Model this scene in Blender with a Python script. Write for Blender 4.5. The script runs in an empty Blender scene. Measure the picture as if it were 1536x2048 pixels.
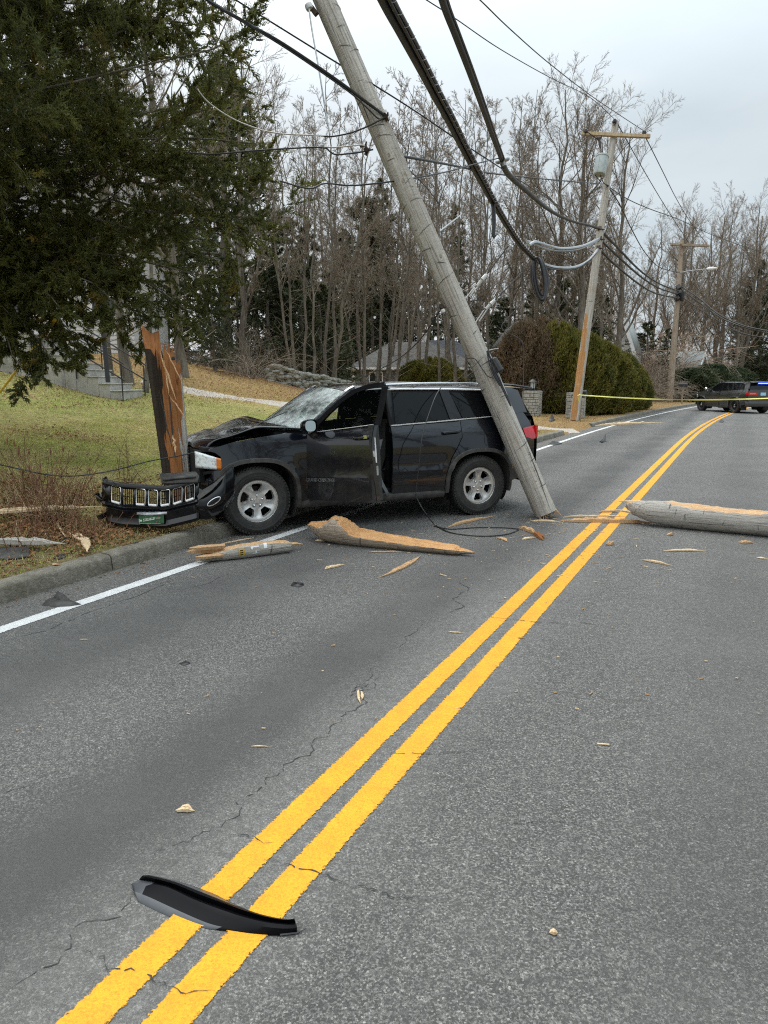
import bpy, math, random
import numpy as np
from mathutils import Vector, Matrix, Euler
from mathutils.geometry import delaunay_2d_cdt
R = math.radians
SC = bpy.context.scene
COL = SC.collection
# ------------------------------------------------------------------ camera, sky, sun, exposure
FPX = 1420.0
TH = R(10.45)
CAMH = 1.71
cam = bpy.data.cameras.new("camera")
cam.sensor_fit = 'VERTICAL'
cam.sensor_height = 36.0
cam.lens = FPX / 2048 * 36.0
cam.clip_start = 0.05
cam.clip_end = 2000
camo = bpy.data.objects.new("camera", cam)
COL.objects.link(camo)
camo.location = (0, 0, CAMH)
camo.rotation_euler = (R(90) - TH, 0, 0)
SC.camera = camo
SUN_EL, SUN_AZ = R(62), R(-30)          # azimuth measured from +Y towards +X
world = bpy.data.worlds.new("World")
SC.world = world
world.use_nodes = True
wt = world.node_tree
wt.nodes.clear()
wo = wt.nodes.new('ShaderNodeOutputWorld')
bg = wt.nodes.new('ShaderNodeBackground')
bg.inputs['Strength'].default_value = 0.12
sky = wt.nodes.new('ShaderNodeTexSky')
sky.sky_type = 'NISHITA'
sky.sun_disc = False
sky.sun_elevation = SUN_EL
sky.sun_rotation = SUN_AZ
sky.altitude = 20
sky.air_density = 1.0
sky.dust_density = 2.0
tc = wt.nodes.new('ShaderNodeTexCoord')
mp = wt.nodes.new('ShaderNodeMapping')
mp.inputs['Scale'].default_value = (1.0, 1.0, 3.2)
mp.inputs['Location'].default_value = (0.35, 0.1, 0.4)
nz = wt.nodes.new('ShaderNodeTexNoise')
nz.inputs['Scale'].default_value = 1.5
nz.inputs['Detail'].default_value = 6.0
nz.inputs['Roughness'].default_value = 0.5
nz.inputs['Distortion'].default_value = 0.3
dt = wt.nodes.new('ShaderNodeVectorMath')
dt.operation = 'DOT_PRODUCT'
dt.inputs[1].default_value = (-0.55, 0.12, 0.30)
ad = wt.nodes.new('ShaderNodeMath')
ad.operation = 'MULTIPLY_ADD'
ad.inputs[1].default_value = 0.75
cr = wt.nodes.new('ShaderNodeValToRGB')
cr.color_ramp.elements[0].position = 0.22
cr.color_ramp.elements[0].color = (4.3, 5.25, 5.8, 1)
cr.color_ramp.elements[1].position = 0.80
cr.color_ramp.elements[1].color = (7.2, 7.6, 7.8, 1)
mx = wt.nodes.new('ShaderNodeMix')
mx.data_type = 'RGBA'
mx.inputs[0].default_value = 0.93
L = wt.links.new
L(tc.outputs['Generated'], mp.inputs['Vector'])
L(mp.outputs[0], nz.inputs['Vector'])
L(tc.outputs['Generated'], dt.inputs[0])
L(dt.outputs['Value'], ad.inputs[0])
L(nz.outputs['Fac'], ad.inputs[2])
L(ad.outputs[0], cr.inputs['Fac'])
L(sky.outputs[0], mx.inputs[6])
L(cr.outputs[0], mx.inputs[7])
sz = wt.nodes.new('ShaderNodeSeparateXYZ')
zr = wt.nodes.new('ShaderNodeMapRange')          # overcast sky: the zenith is about three times as bright as the horizon
zr.inputs[1].default_value, zr.inputs[2].default_value = 0.30, 0.95
zr.inputs[3].default_value, zr.inputs[4].default_value = 1.0, 3.4
zs = wt.nodes.new('ShaderNodeVectorMath')
zs.operation = 'SCALE'
L(tc.outputs['Generated'], sz.inputs[0])
L(sz.outputs['Z'], zr.inputs[0])
L(mx.outputs[2], zs.inputs[0])
L(zr.outputs[0], zs.inputs['Scale'])
L(zs.outputs[0], bg.inputs['Color'])
L(bg.outputs[0], wo.inputs['Surface'])
sl = bpy.data.lights.new("sun", 'SUN')
sl.energy = 1.2
sl.angle = R(18)
sl.color = (1.0, 0.96, 0.9)
so = bpy.data.objects.new("sun", sl)
COL.objects.link(so)
sd = Vector((math.sin(SUN_AZ) * math.cos(SUN_EL), math.cos(SUN_AZ) * math.cos(SUN_EL), math.sin(SUN_EL)))
so.rotation_euler = sd.to_track_quat('Z', 'Y').to_euler()
SC.view_settings.view_transform = 'Standard'
SC.view_settings.look = 'None'
SC.view_settings.exposure = 0.0
SC.view_settings.gamma = 1.0
SC.cycles.use_denoising = False
SC.cycles.filter_width = 1.15
SC.cycles.max_bounces = 6
SC.cycles.transparent_max_bounces = 12
SC.cycles.caustics_reflective = False
SC.cycles.caustics_refractive = False

# ------------------------------------------------------------------ helpers
def ray(u, v):
    x = (u - 768) / FPX
    y = (1024 - v) / FPX
    return Vector((x, math.cos(TH) + y * math.sin(TH), -math.sin(TH) + y * math.cos(TH)))

CAM = Vector((0, 0, CAMH))

def at(u, v, d):
    return CAM + ray(u, v) * d

AZ = R(26.4)
DX, DY = math.sin(AZ), math.cos(AZ)
NX, NY = math.cos(AZ), -math.sin(AZ)

def off(s):
    if s < 20: return 0.0
    if s < 120: return 0.0017 * (s - 20) ** 2
    return 17.0 + 0.34 * (s - 120)

def st(x, y):
    s = x * DX + y * DY
    return s, x * NX + y * NY - off(s)

def w2(s, t):
    t = t + off(s)
    return s * DX + t * NX, s * DY + t * NY

def smooth(a, b, x):
    k = min(1, max(0, (x - a) / (b - a)))
    return k * k * (3 - 2 * k)

KL, KR = -5.03, 2.75

def rise(q, s):
    g = 0.0
    if q > 0.7:
        g = 0.5 * 0.145 * min(q - 0.7, 1.0) ** 2 + 0.145 * max(0, min(q, 9.0) - 1.7)
        if q > 9: g += 0.27 * (min(q, 14) - 9) + 0.004 * max(0, min(q, 80) - 14)
    m = 1.0 - 0.72 * smooth(18, 35, s)
    return g * m

def HT(x, y):
    s, t = st(x, y)
    if t < KL - 0.13:
        q = KL - 0.13 - t
        dip = -0.03 * math.exp(-((q - 2.6) / 0.5) ** 2) * (1 - smooth(10, 16, s))
        b = 0.02 * math.sin(x * 1.3 + y * .7) * smooth(0.5, 2, q) + 0.012 * math.sin(x * 3.1 - y * 2.3) * smooth(0.2, 1, q)
        k = 0.145
        if 23.3 < s < 27.4: k = 0.145 * (1 - 0.85 * (1 - smooth(0.3, 2.5, q)))
        mo = 0.10 * math.exp(-(((x + 9.0) / 2.6) ** 2 + ((y - 16.9) / 2.4) ** 2))
        return k + rise(q, s) + dip + b + mo
    if t > KR + 0.13:
        q = t - KR - 0.13
        return 0.145 + 0.06 * min(q, 20)
    return 0.0

def hit(u, v, zo=0.0):
    r = ray(u, v)
    d = 1.2
    while d < 140:
        p = CAM + r * d
        if p.z < HT(p.x, p.y) + zo:
            a, b = d - 0.1, d
            for _ in range(12):
                m = (a + b) / 2
                p = CAM + r * m
                if p.z < HT(p.x, p.y) + zo: b = m
                else: a = m
            return CAM + r * b
        d += 0.1
    return CAM + r * 140

def gnd(u, v, z=0.0):
    r = ray(u, v)
    return CAM + r * ((z - CAMH) / r.z)

class NT:
    def __init__(s, name):
        s.m = bpy.data.materials.new(name)
        s.m.use_nodes = True
        s.t = s.m.node_tree
        s.b = s.t.nodes['Principled BSDF']
        s.o = s.t.nodes['Material Output']
        s.tc = s.n('ShaderNodeTexCoord')
    def n(s, k, **kw):
        x = s.t.nodes.new(k)
        for a, b in kw.items(): setattr(x, a, b)
        return x
    def l(s, a, b): s.t.links.new(a, b)
    def noise(s, scale, detail=4, rough=0.6, vec=None, dist=0.0):
        mp = s.n('ShaderNodeMapping')
        mp.inputs['Scale'].default_value = scale if isinstance(scale, (tuple, list)) else (scale,) * 3
        s.l(vec or s.tc.outputs['Object'], mp.inputs[0])
        x = s.n('ShaderNodeTexNoise')
        x.inputs['Scale'].default_value = 1.0
        x.inputs['Detail'].default_value = detail
        x.inputs['Roughness'].default_value = rough
        x.inputs['Distortion'].default_value = dist
        s.l(mp.outputs[0], x.inputs['Vector'])
        return x.outputs['Fac']
    def voro(s, scale, feat='F1', out='Color'):
        mp = s.n('ShaderNodeMapping')
        mp.inputs['Scale'].default_value = scale if isinstance(scale, (tuple, list)) else (scale,) * 3
        s.l(s.tc.outputs['Object'], mp.inputs[0])
        x = s.n('ShaderNodeTexVoronoi', feature=feat)
        x.inputs['Scale'].default_value = 1.0
        s.l(mp.outputs[0], x.inputs['Vector'])
        return x.outputs[out]
    def mr(s, v, a, b, c=0.0, d=1.0):
        x = s.n('ShaderNodeMapRange')
        x.inputs[1].default_value, x.inputs[2].default_value = a, b
        x.inputs[3].default_value, x.inputs[4].default_value = c, d
        s.l(v, x.inputs[0])
        return x.outputs[0]
    def math(s, op, a, b=None):
        x = s.n('ShaderNodeMath', operation=op)
        for i, k in enumerate((a, b)):
            if k is None: continue
            if isinstance(k, (int, float)): x.inputs[i].default_value = k
            else: s.l(k, x.inputs[i])
        return x.outputs[0]
    def mix(s, f, a, b, bt='MIX'):
        x = s.n('ShaderNodeMix', data_type='RGBA', blend_type=bt)
        for i, k in ((0, f), (6, a), (7, b)):
            if isinstance(k, (int, float)): x.inputs[i].default_value = k
            elif isinstance(k, tuple): x.inputs[i].default_value = k + (1,) if len(k) == 3 else k
            else: s.l(k, x.inputs[i])
        return x.outputs[2]
    def bump(s, h, strength, dist):
        x = s.n('ShaderNodeBump')
        x.inputs['Strength'].default_value = strength
        x.inputs['Distance'].default_value = dist
        s.l(h, x.inputs['Height'])
        s.l(x.outputs[0], s.b.inputs['Normal'])
    def set(s, **kw):
        for k, v in kw.items():
            s.b.inputs[k.replace('_', ' ')].default_value = v

def mat(name, col, rough=0.6, metal=0.0, coat=0.0, layers=(), bump=None, spec=0.5, emis=None, trans=0.0, rvar=None):
    """layers: (scale, colour, lo, hi[, detail]); bump: (scale, strength, distance)"""
    t = NT(name)
    t.set(Roughness=rough, Metallic=metal)
    t.b.inputs['Coat Weight'].default_value = coat
    t.b.inputs['Coat Roughness'].default_value = 0.04
    t.b.inputs['Specular IOR Level'].default_value = spec
    c = tuple(col)
    for ly in layers:
        sc, c2, lo, hi = ly[:4]
        f = t.mr(t.noise(sc, ly[4] if len(ly) > 4 else 5), lo, hi)
        c = t.mix(f, c, tuple(c2))
    if isinstance(c, tuple): t.b.inputs['Base Color'].default_value = c + (1,)
    else: t.l(c, t.b.inputs['Base Color'])
    if rvar: t.l(t.mr(t.noise(rvar[0], 4), .3, .7, rvar[1], rvar[2]), t.b.inputs['Roughness'])
    if bump: t.bump(t.noise(bump[0], 5), bump[1], bump[2])
    if emis:
        t.b.inputs['Emission Color'].default_value = tuple(emis[0]) + (1,)
        t.b.inputs['Emission Strength'].default_value = emis[1]
    if trans: t.b.inputs['Transmission Weight'].default_value = trans
    return t.m

def leafmat(name, cols, sc=1.2, fine=14, rough=0.6, transl=0.25):
    t = NT(name)
    t.set(Roughness=rough)
    t.b.inputs['Specular IOR Level'].default_value = 0.25
    c = cols[0]
    for i, k in enumerate(cols[1:]):
        c = t.mix(t.mr(t.noise(sc * (1 + i * 0.9), 3), k[1], k[2]), c, k[0])
    c = t.mix(t.mr(t.noise(fine, 2), .35, .7, 0, .55), c, cols[0], 'MULTIPLY') if False else c
    f = t.mr(t.noise(fine, 2), .3, .7, .55, 1.35)
    m = t.n('ShaderNodeVectorMath', operation='SCALE')
    if isinstance(c, tuple): m.inputs[0].default_value = c
    else: t.l(c, m.inputs[0])
    t.l(f, m.inputs['Scale'])
    t.l(m.outputs[0], t.b.inputs['Base Color'])
    if transl:
        tr = t.n('ShaderNodeBsdfTranslucent')
        t.l(m.outputs[0], tr.inputs['Color'])
        ms = t.n('ShaderNodeMixShader')
        ms.inputs[0].default_value = transl
        t.l(t.b.outputs[0], ms.inputs[1])
        t.l(tr.outputs[0], ms.inputs[2])
        t.l(ms.outputs[0], t.o.inputs['Surface'])
    return t.m

def npmesh(name, V, F):
    me = bpy.data.meshes.new(name)
    V = np.asarray(V, dtype=np.float32)
    F = np.asarray(F, dtype=np.int32)
    me.vertices.add(len(V))
    me.vertices.foreach_set('co', V.ravel())
    k = F.shape[1]
    me.loops.add(F.size)
    me.loops.foreach_set('vertex_index', F.ravel())
    me.polygons.add(len(F))
    me.polygons.foreach_set('loop_start', np.arange(0, F.size, k, dtype=np.int32))
    me.update(calc_edges=True)
    me.validate()
    return me

def link(name, me, parent=None, loc=None):
    o = bpy.data.objects.new(name, me)
    COL.objects.link(o)
    if parent: o.parent = parent
    if loc is not None: o.location = loc
    return o

def tag(o, label=None, cat=None, group=None, kind=None):
    if label: o['label'] = label
    if cat: o['category'] = cat
    if group: o['group'] = group
    if kind: o['kind'] = kind
    return o

def empty(name, loc, rz=0.0):
    o = bpy.data.objects.new(name, None)
    COL.objects.link(o)
    o.location = loc
    o.rotation_euler = (0, 0, rz)
    o.empty_display_size = 0.2
    return o

def copy_tree(o, parent=None):
    c = o.copy()
    COL.objects.link(c)
    if parent: c.parent = parent
    for k in list(o.children): copy_tree(k, c)
    return c

def frames(P):
    P = [Vector(p) for p in P]
    n = len(P)
    T = []
    for i in range(n):
        a, b = P[max(0, i - 1)], P[min(n - 1, i + 1)]
        d = b - a
        T.append(d.normalized() if d.length > 1e-9 else Vector((0, 0, 1)))
    ref = Vector((0, 0, 1)) if abs(T[0].z) < 0.9 else Vector((1, 0, 0))
    u = (ref - T[0] * ref.dot(T[0])).normalized()
    out = []
    for t in T:
        u = (u - t * u.dot(t))
        u = u.normalized() if u.length > 1e-6 else t.orthogonal().normalized()
        out.append((t, u, t.cross(u)))
    return P, out

class G:
    def __init__(s): s.v, s.f, s.m = [], [], []
    def add(s, V, F, mi=0, mx=None):
        b = len(s.v)
        s.v += [tuple(mx @ Vector(p)) if mx else tuple(p) for p in V]
        s.f += [tuple(i + b for i in f) for f in F]
        s.m += [mi] * len(F)
        return s
    def box(s, c, d, mi=0, rot=None, mx=None):
        V = [Vector((x * d[0] / 2, y * d[1] / 2, z * d[2] / 2)) for x in (-1, 1) for y in (-1, 1) for z in (-1, 1)]
        if rot is not None: V = [Euler(rot).to_matrix() @ p for p in V]
        V = [p + Vector(c) for p in V]
        F = [(0, 1, 3, 2), (4, 6, 7, 5), (0, 4, 5, 1), (2, 3, 7, 6), (0, 2, 6, 4), (1, 5, 7, 3)]
        return s.add(V, F, mi, mx)
    def tube(s, P, r, n=6, mi=0, cap=True, mx=None, flat=None):
        P, fr = frames(P)
        k = len(P)
        rr = r if isinstance(r, (list, tuple)) else [r] * k
        V = []
        for p, (t, u, w), q in zip(P, fr, rr):
            for j in range(n):
                a = 2 * math.pi * j / n
                V.append(p + u * math.cos(a) * q * (flat or 1) + w * math.sin(a) * q)
        F = [(i * n + j, i * n + (j + 1) % n, (i + 1) * n + (j + 1) % n, (i + 1) * n + j) for i in range(k - 1) for j in range(n)]
        if cap: F += [tuple(range(n))[::-1], tuple(range((k - 1) * n, k * n))]
        return s.add(V, F, mi, mx)
    def lathe(s, prof, n=24, mi=0, mx=None, axis='Z', close=False):
        V = []
        for r, h in prof:
            for j in range(n):
                a = 2 * math.pi * j / n
                x, y = r * math.cos(a), r * math.sin(a)
                V.append((x, y, h) if axis == 'Z' else (x, h, y))
        k = len(prof)
        F = [(i * n + j, i * n + (j + 1) % n, (i + 1) * n + (j + 1) % n, (i + 1) * n + j) for i in range(k - 1) for j in range(n)]
        if close: F += [tuple(range(n))[::-1], tuple(range((k - 1) * n, k * n))]
        return s.add(V, F, mi, mx)
    def grid(s, fn, nu, nv, mi=0, mx=None):
        V = [fn(i / (nu - 1), j / (nv - 1)) for i in range(nu) for j in range(nv)]
        F = [(i * nv + j, i * nv + j + 1, (i + 1) * nv + j + 1, (i + 1) * nv + j) for i in range(nu - 1) for j in range(nv - 1)]
        return s.add(V, F, mi, mx)
    def obj(s, name, mats, parent=None, angle=35, loc=None, rot=None, bevel=0):
        me = bpy.data.meshes.new(name)
        me.from_pydata(s.v, [], s.f)
        for m in (mats if isinstance(mats, (list, tuple)) else [mats]): me.materials.append(m)
        me.polygons.foreach_set('material_index', s.m)
        me.validate()
        me.polygons.foreach_set('use_smooth', [True] * len(me.polygons))
        me.update()
        me.set_sharp_from_angle(angle=R(angle))
        o = link(name, me, parent)
        if loc is not None: o.location = loc
        if rot is not None: o.rotation_euler = rot
        if bevel:
            b = o.modifiers.new('bevel', 'BEVEL')
            b.width = bevel
            b.segments = 2
            b.limit_method = 'ANGLE'
            b.angle_limit = R(40)
        return o

def catmull(P, k=6):
    P = [Vector(p) for p in P]
    if len(P) < 3: return P
    out = []
    for i in range(len(P) - 1):
        a, b, c, d = P[max(0, i - 1)], P[i], P[i + 1], P[min(len(P) - 1, i + 2)]
        for j in range(k):
            t = j / k
            out.append(0.5 * ((2 * b) + (c - a) * t + (2 * a - 5 * b + 4 * c - d) * t * t + (3 * b - a - 3 * c + d) * t ** 3))
    out.append(P[-1])
    return out

def text_mesh(txt, size, extr=0.001):
    cu = bpy.data.curves.new('lettering', 'FONT')
    cu.body = txt
    cu.size = size
    cu.extrude = extr
    cu.align_x = 'CENTER'
    cu.align_y = 'CENTER'
    o = bpy.data.objects.new('lettering', cu)
    COL.objects.link(o)
    bpy.context.view_layer.update()
    dg = bpy.context.evaluated_depsgraph_get()
    me = bpy.data.meshes.new_from_object(o.evaluated_get(dg))
    bpy.data.objects.remove(o)
    return me
# ------------------------------------------------------------------ materials
def asphalt():
    t = NT('asphalt')
    dv = t.n('ShaderNodeVectorMath', operation='DOT_PRODUCT')
    t.l(t.tc.outputs['Object'], dv.inputs[0])
    dv.inputs[1].default_value = (NX, NY, 0)
    T = dv.outputs['Value']
    wob = t.noise(0.5, 3)
    T = t.math('ADD', T, t.mr(wob, 0, 1, -.25, .25))
    grain = t.voro(150)
    sep = t.n('ShaderNodeSeparateColor')
    t.l(grain, sep.inputs[0])
    g = sep.outputs[0]
    ramp = t.n('ShaderNodeValToRGB')
    e = ramp.color_ramp.elements
    e[0].position, e[0].color = 0.0, (.030, .030, .030, 1)
    e[1].position, e[1].color = 1.0, (.44, .435, .42, 1)
    k = ramp.color_ramp.elements.new(.28); k.color = (.060, .060, .060, 1)
    k = ramp.color_ramp.elements.new(.5); k.color = (.165, .165, .162, 1)
    k = ramp.color_ramp.elements.new(.86); k.color = (.25, .249, .243, 1)
    t.l(g, ramp.inputs[0])
    c = ramp.outputs[0]
    # larger stones and specks
    g2 = t.n('ShaderNodeSeparateColor')
    t.l(t.voro(55), g2.inputs[0])
    c = t.mix(t.mr(g2.outputs[1], .93, .98, 0, .3), c, (.24, .235, .225))
    c = t.mix(t.mr(t.noise(110, 4, .8), .40, .56, .85, 0), c, (.02, .02, .021))
    # worn wheel tracks: dark polished bands lying along the lane
    def band(c0, w):
        d = t.math('ABSOLUTE', t.math('SUBTRACT', T, c0))
        return t.mr(d, w, w * .25)
    n1 = t.noise(1.1, 5, .65)
    for c0, w, a in ((-3.7, .68, .98), (-2.12, .54, .94), (.15, .5, .45), (1.65, .6, .4)):
        f = t.math('MULTIPLY', band(c0, w), t.mr(n1, .25, .6, a * .6, a))
        c = t.mix(f, c, (.050, .050, .051))
    # pale worn crown of the road near the centre line
    f = t.math('MULTIPLY', band(-1.45, .5), t.mr(n1, .3, .7, .25, .6))
    c = t.mix(f, c, (.23, .23, .226))
    c = t.mix(t.mr(t.noise((.7, .7, .7), 6, .6), .45, .75, 0, .35), c, (.21, .209, .205))
    c = t.mix(t.mr(t.noise(.23, 4), .45, .7, 0, .35), c, (.085, .085, .086))
    c = t.mix(t.mr(t.noise(22, 4, .7), .38, .6, .45, 0), c, (.05, .05, .05))
    c = t.mix(1.0, c, (1.40, 1.36, 1.27), 'MULTIPLY')
    c = t.mix(.24, c, (.165, .160, .150))
    # sand and grit by the kerb
    sand = t.math('MULTIPLY', t.mr(T, -4.55, -5.0), t.mr(t.noise(3.5, 5, .7), .35, .65))
    c = t.mix(sand, c, (.19, .175, .15))
    t.l(c, t.b.inputs['Base Color'])
    t.set(Roughness=.82)
    t.b.inputs['Specular IOR Level'].default_value = .35
    h = t.math('ADD', t.math('MULTIPLY', g, .6), t.noise(220, 3))
    t.bump(h, 1.0, .009)
    return t.m

def paint_mat(name, col, worn):
    t = NT(name)
    n = t.math('ADD', t.math('MULTIPLY', t.noise(75, 4, .75), .55), t.math('ADD', t.math('MULTIPLY', t.noise(24, 4, .7), .33), t.math('MULTIPLY', t.noise(3, 4, .6), .12)))
    c = t.mix(t.mr(t.noise(9, 4), .35, .7), col, tuple(k * .82 for k in col))
    g = t.n('ShaderNodeSeparateColor')
    t.l(t.voro(150), g.inputs[0])
    c = t.mix(t.mr(g.outputs[0], .5, 1.0, 0, .45), c, tuple(k * .5 for k in col))
    c = t.mix(t.mr(t.noise(120, 3, .8), .55, .7, 0, .6), c, tuple(k * .22 for k in col))
    n = t.math('ADD', t.math('MULTIPLY', n, .86), t.math('MULTIPLY', g.outputs[0], .14))
    c = t.mix(t.mr(t.noise((1.1, 1.1, 1.1), 5, .65), .45, .75, 0, .42), c, tuple(k * .55 + .02 for k in col))
    t.l(c, t.b.inputs['Base Color'])
    t.set(Roughness=.7)
    uv = t.n('ShaderNodeUVMap')
    sp = t.n('ShaderNodeSeparateXYZ')
    t.l(uv.outputs[0], sp.inputs[0])
    ed = t.math('MULTIPLY', t.math('ABSOLUTE', t.math('SUBTRACT', sp.outputs[0], .5)), 2.0)   # 0 middle, 1 edge
    a = t.math('ADD', n, t.mr(ed, .72, 1.0, 0, .36))
    f = t.mr(a, worn, worn + .1)
    tr = t.n('ShaderNodeBsdfTransparent')
    ms = t.n('ShaderNodeMixShader')
    t.l(f, ms.inputs[0])
    t.l(t.b.outputs[0], ms.inputs[1])
    t.l(tr.outputs[0], ms.inputs[2])
    t.l(ms.outputs[0], t.o.inputs['Surface'])
    t.bump(t.math('ADD', g.outputs[0], t.noise(220, 3)), .5, .004)
    return t.m

def lawn_mat():
    t = NT('lawn')
    c = t.mix(t.mr(t.noise(.55, 5), .40, .62), (.62, .52, .21), (.40, .45, .09))
    c = t.mix(t.mr(t.noise(2.2, 5, .7), .45, .7), c, (.45, .34, .17))
    c = t.mix(t.mr(t.noise(1.0, 4), .55, .72), c, (.58, .52, .19))
    dv = t.n('ShaderNodeVectorMath', operation='DOT_PRODUCT')
    t.l(t.tc.outputs['Object'], dv.inputs[0])
    dv.inputs[1].default_value = (NX, NY, 0)
    T = t.math('ADD', dv.outputs['Value'], t.mr(t.noise(.6, 4), 0, 1, -1.2, 1.2))
    # verge: bare earth and thatch, leaf-covered bank on the far side of the path
    c = t.mix(t.math('MULTIPLY', t.mr(T, -7.0, -6.2), t.mr(t.noise(5, 5, .7), .25, .6, .45, 1)), c, (.25, .18, .105))
    p1, p2 = hit(330, 768), hit(600, 812)        # the path: leaf litter lies on the slope behind it
    nn = Vector((-(p2 - p1).y, (p2 - p1).x, 0)).normalized()
    d2 = t.n('ShaderNodeVectorMath', operation='DOT_PRODUCT')
    t.l(t.tc.outputs['Object'], d2.inputs[0])
    d2.inputs[1].default_value = tuple(nn)
    B = t.math('ADD', t.math('SUBTRACT', d2.outputs['Value'], nn.dot(p1)), t.mr(t.noise(.7, 4), 0, 1, -.9, .9))
    c = t.mix(t.math('MULTIPLY', t.mr(B, -1.6, .6), t.mr(t.noise(3, 5, .7), .3, .6, .6, 1)), c, (.37, .20, .085))
    c = t.mix(t.math('MULTIPLY', t.math('MULTIPLY', t.mr(T, -10.2, -12.0), t.mr(B, -1.0, -2.4)), t.mr(t.noise(1.6, 5, .7), .3, .6, .15, .6)), c, (.22, .31, .055))
    c = t.mix(t.mr(t.noise(26, 4, .75), .40, .66, 0, .65), c, (.12, .10, .04))
    c = t.mix(t.mr(t.noise(7, 5, .75), .46, .66, 0, .65), c, (.15, .115, .055))
    c = t.mix(t.mr(t.noise((12, 12, 12), 3, .7), .56, .7, 0, .6), c, (.52, .47, .19))
    c = t.mix(t.mr(t.noise(70, 3, .75), .5, .75, 0, .7), c, (.50, .42, .24))
    t.l(c, t.b.inputs['Base Color'])
    t.set(Roughness=.95)
    t.b.inputs['Specular IOR Level'].default_value = .1
    t.bump(t.math('ADD', t.noise(45, 5, .75), t.noise(9, 3)), 1.0, .05)
    return t.m

def pole_mat(name, base, dark, light, warm, rings=False):
    t = NT(name)
    c = t.mix(t.mr(t.noise((9, 9, .55), 5, .65), .35, .65), base, light)
    c = t.mix(t.mr(t.noise((70, 70, 1.6), 4, .7), .5, .68, 0, .85), c, dark)
    c = t.mix(t.mr(t.noise((3, 3, 1.1), 4), .52, .7, 0, .6), c, warm)
    c = t.mix(t.mr(t.noise((160, 160, 5), 3, .7), .55, .7, 0, .5), c, light)
    # drying checks round the shaft
    vz = t.noise((5, 5, 26), 3, .55, dist=.6)
    c = t.mix(t.mr(vz, .655, .69, 0, .75), c, dark)
    t.l(c, t.b.inputs['Base Color'])
    t.set(Roughness=.88)
    t.b.inputs['Specular IOR Level'].default_value = .2
    t.bump(t.math('ADD', t.noise((70, 70, 1.6), 4, .7), t.math('MULTIPLY', vz, -.5)), .8, .02)
    return t.m

def fresh_mat(name, a, b, d, sc=(60, 60, 4)):
    t = NT(name)
    c = t.mix(t.mr(t.noise(sc, 4, .65), .35, .65), a, b)
    c = t.mix(t.mr(t.noise(tuple(k * 2.3 for k in sc), 3, .7), .56, .72, 0, .8), c, d)
    c = t.mix(t.mr(t.noise(4, 3), .55, .75, 0, .5), c, d)
    t.l(c, t.b.inputs['Base Color'])
    t.set(Roughness=.8)
    t.b.inputs['Specular IOR Level'].default_value = .25
    t.bump(t.noise(sc, 4, .7), .9, .02)
    return t.m

def glass_mat(name, tint, op, rough=.02):
    t = NT(name)
    t.b.inputs['Base Color'].default_value = tint + (1,)
    t.set(Roughness=rough)
    t.b.inputs['Specular IOR Level'].default_value = .22
    tr = t.n('ShaderNodeBsdfTransparent')
    tr.inputs[0].default_value = (.75, .8, .78, 1)
    ms = t.n('ShaderNodeMixShader')
    fr = t.n('ShaderNodeFresnel')
    fr.inputs[0].default_value = 1.45
    t.l(t.mr(fr.outputs[0], 0, 1, op, 1), ms.inputs[0])
    t.l(tr.outputs[0], ms.inputs[1])
    t.l(t.b.outputs[0], ms.inputs[2])
    t.l(ms.outputs[0], t.o.inputs['Surface'])
    return t.m

def shatter_mat():
    t = NT('shattered_glass')
    e = t.mr(t.voro(26, 'DISTANCE_TO_EDGE', 'Distance'), .0, .07, 1, 0)
    big = t.mr(t.noise(2.3, 4, .65), .36, .56)
    f = t.math('MULTIPLY', t.mr(big, 0, 1, .12, .95), t.mr(e, 0, 1, .55, 1))
    c = t.mix(t.mr(t.noise(7, 3), .35, .65), (.60, .74, .67), (.86, .90, .88))
    t.l(c, t.b.inputs['Base Color'])
    t.set(Roughness=.12)
    t.bump(t.voro(26, 'F1', 'Distance'), .25, .02)
    gl = t.n('ShaderNodeBsdfPrincipled')
    gl.inputs['Base Color'].default_value = (.01, .012, .012, 1)
    gl.inputs['Roughness'].default_value = .05
    ms = t.n('ShaderNodeMixShader')
    t.l(f, ms.inputs[0])
    t.l(gl.outputs[0], ms.inputs[1])
    t.l(t.b.outputs[0], ms.inputs[2])
    t.l(ms.outputs[0], t.o.inputs['Surface'])
    return t.m

def car_paint(name, col, dirt):
    t = NT(name)
    sp = t.n('ShaderNodeSeparateXYZ')
    t.l(t.tc.outputs['Object'], sp.inputs[0])
    d = t.math('MULTIPLY', t.mr(sp.outputs[2], .72, .30, 0, 1), t.mr(t.noise(5, 5, .7), .3, .7, .15, .75))
    c = t.mix(t.math('MULTIPLY', d, dirt), col, (.10, .085, .065))
    t.l(c, t.b.inputs['Base Color'])
    t.l(t.mr(d, 0, 1, .16, .5), t.b.inputs['Roughness'])
    t.b.inputs['Specular IOR Level'].default_value = .28
    t.b.inputs['Coat Weight'].default_value = 1.0
    t.b.inputs['Coat Roughness'].default_value = .03
    t.l(t.mr(d, .0, .6, 1, .35), t.b.inputs['Coat Weight'])
    t.bump(t.noise(1.7, 2), .03, .05)
    return t.m

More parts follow.
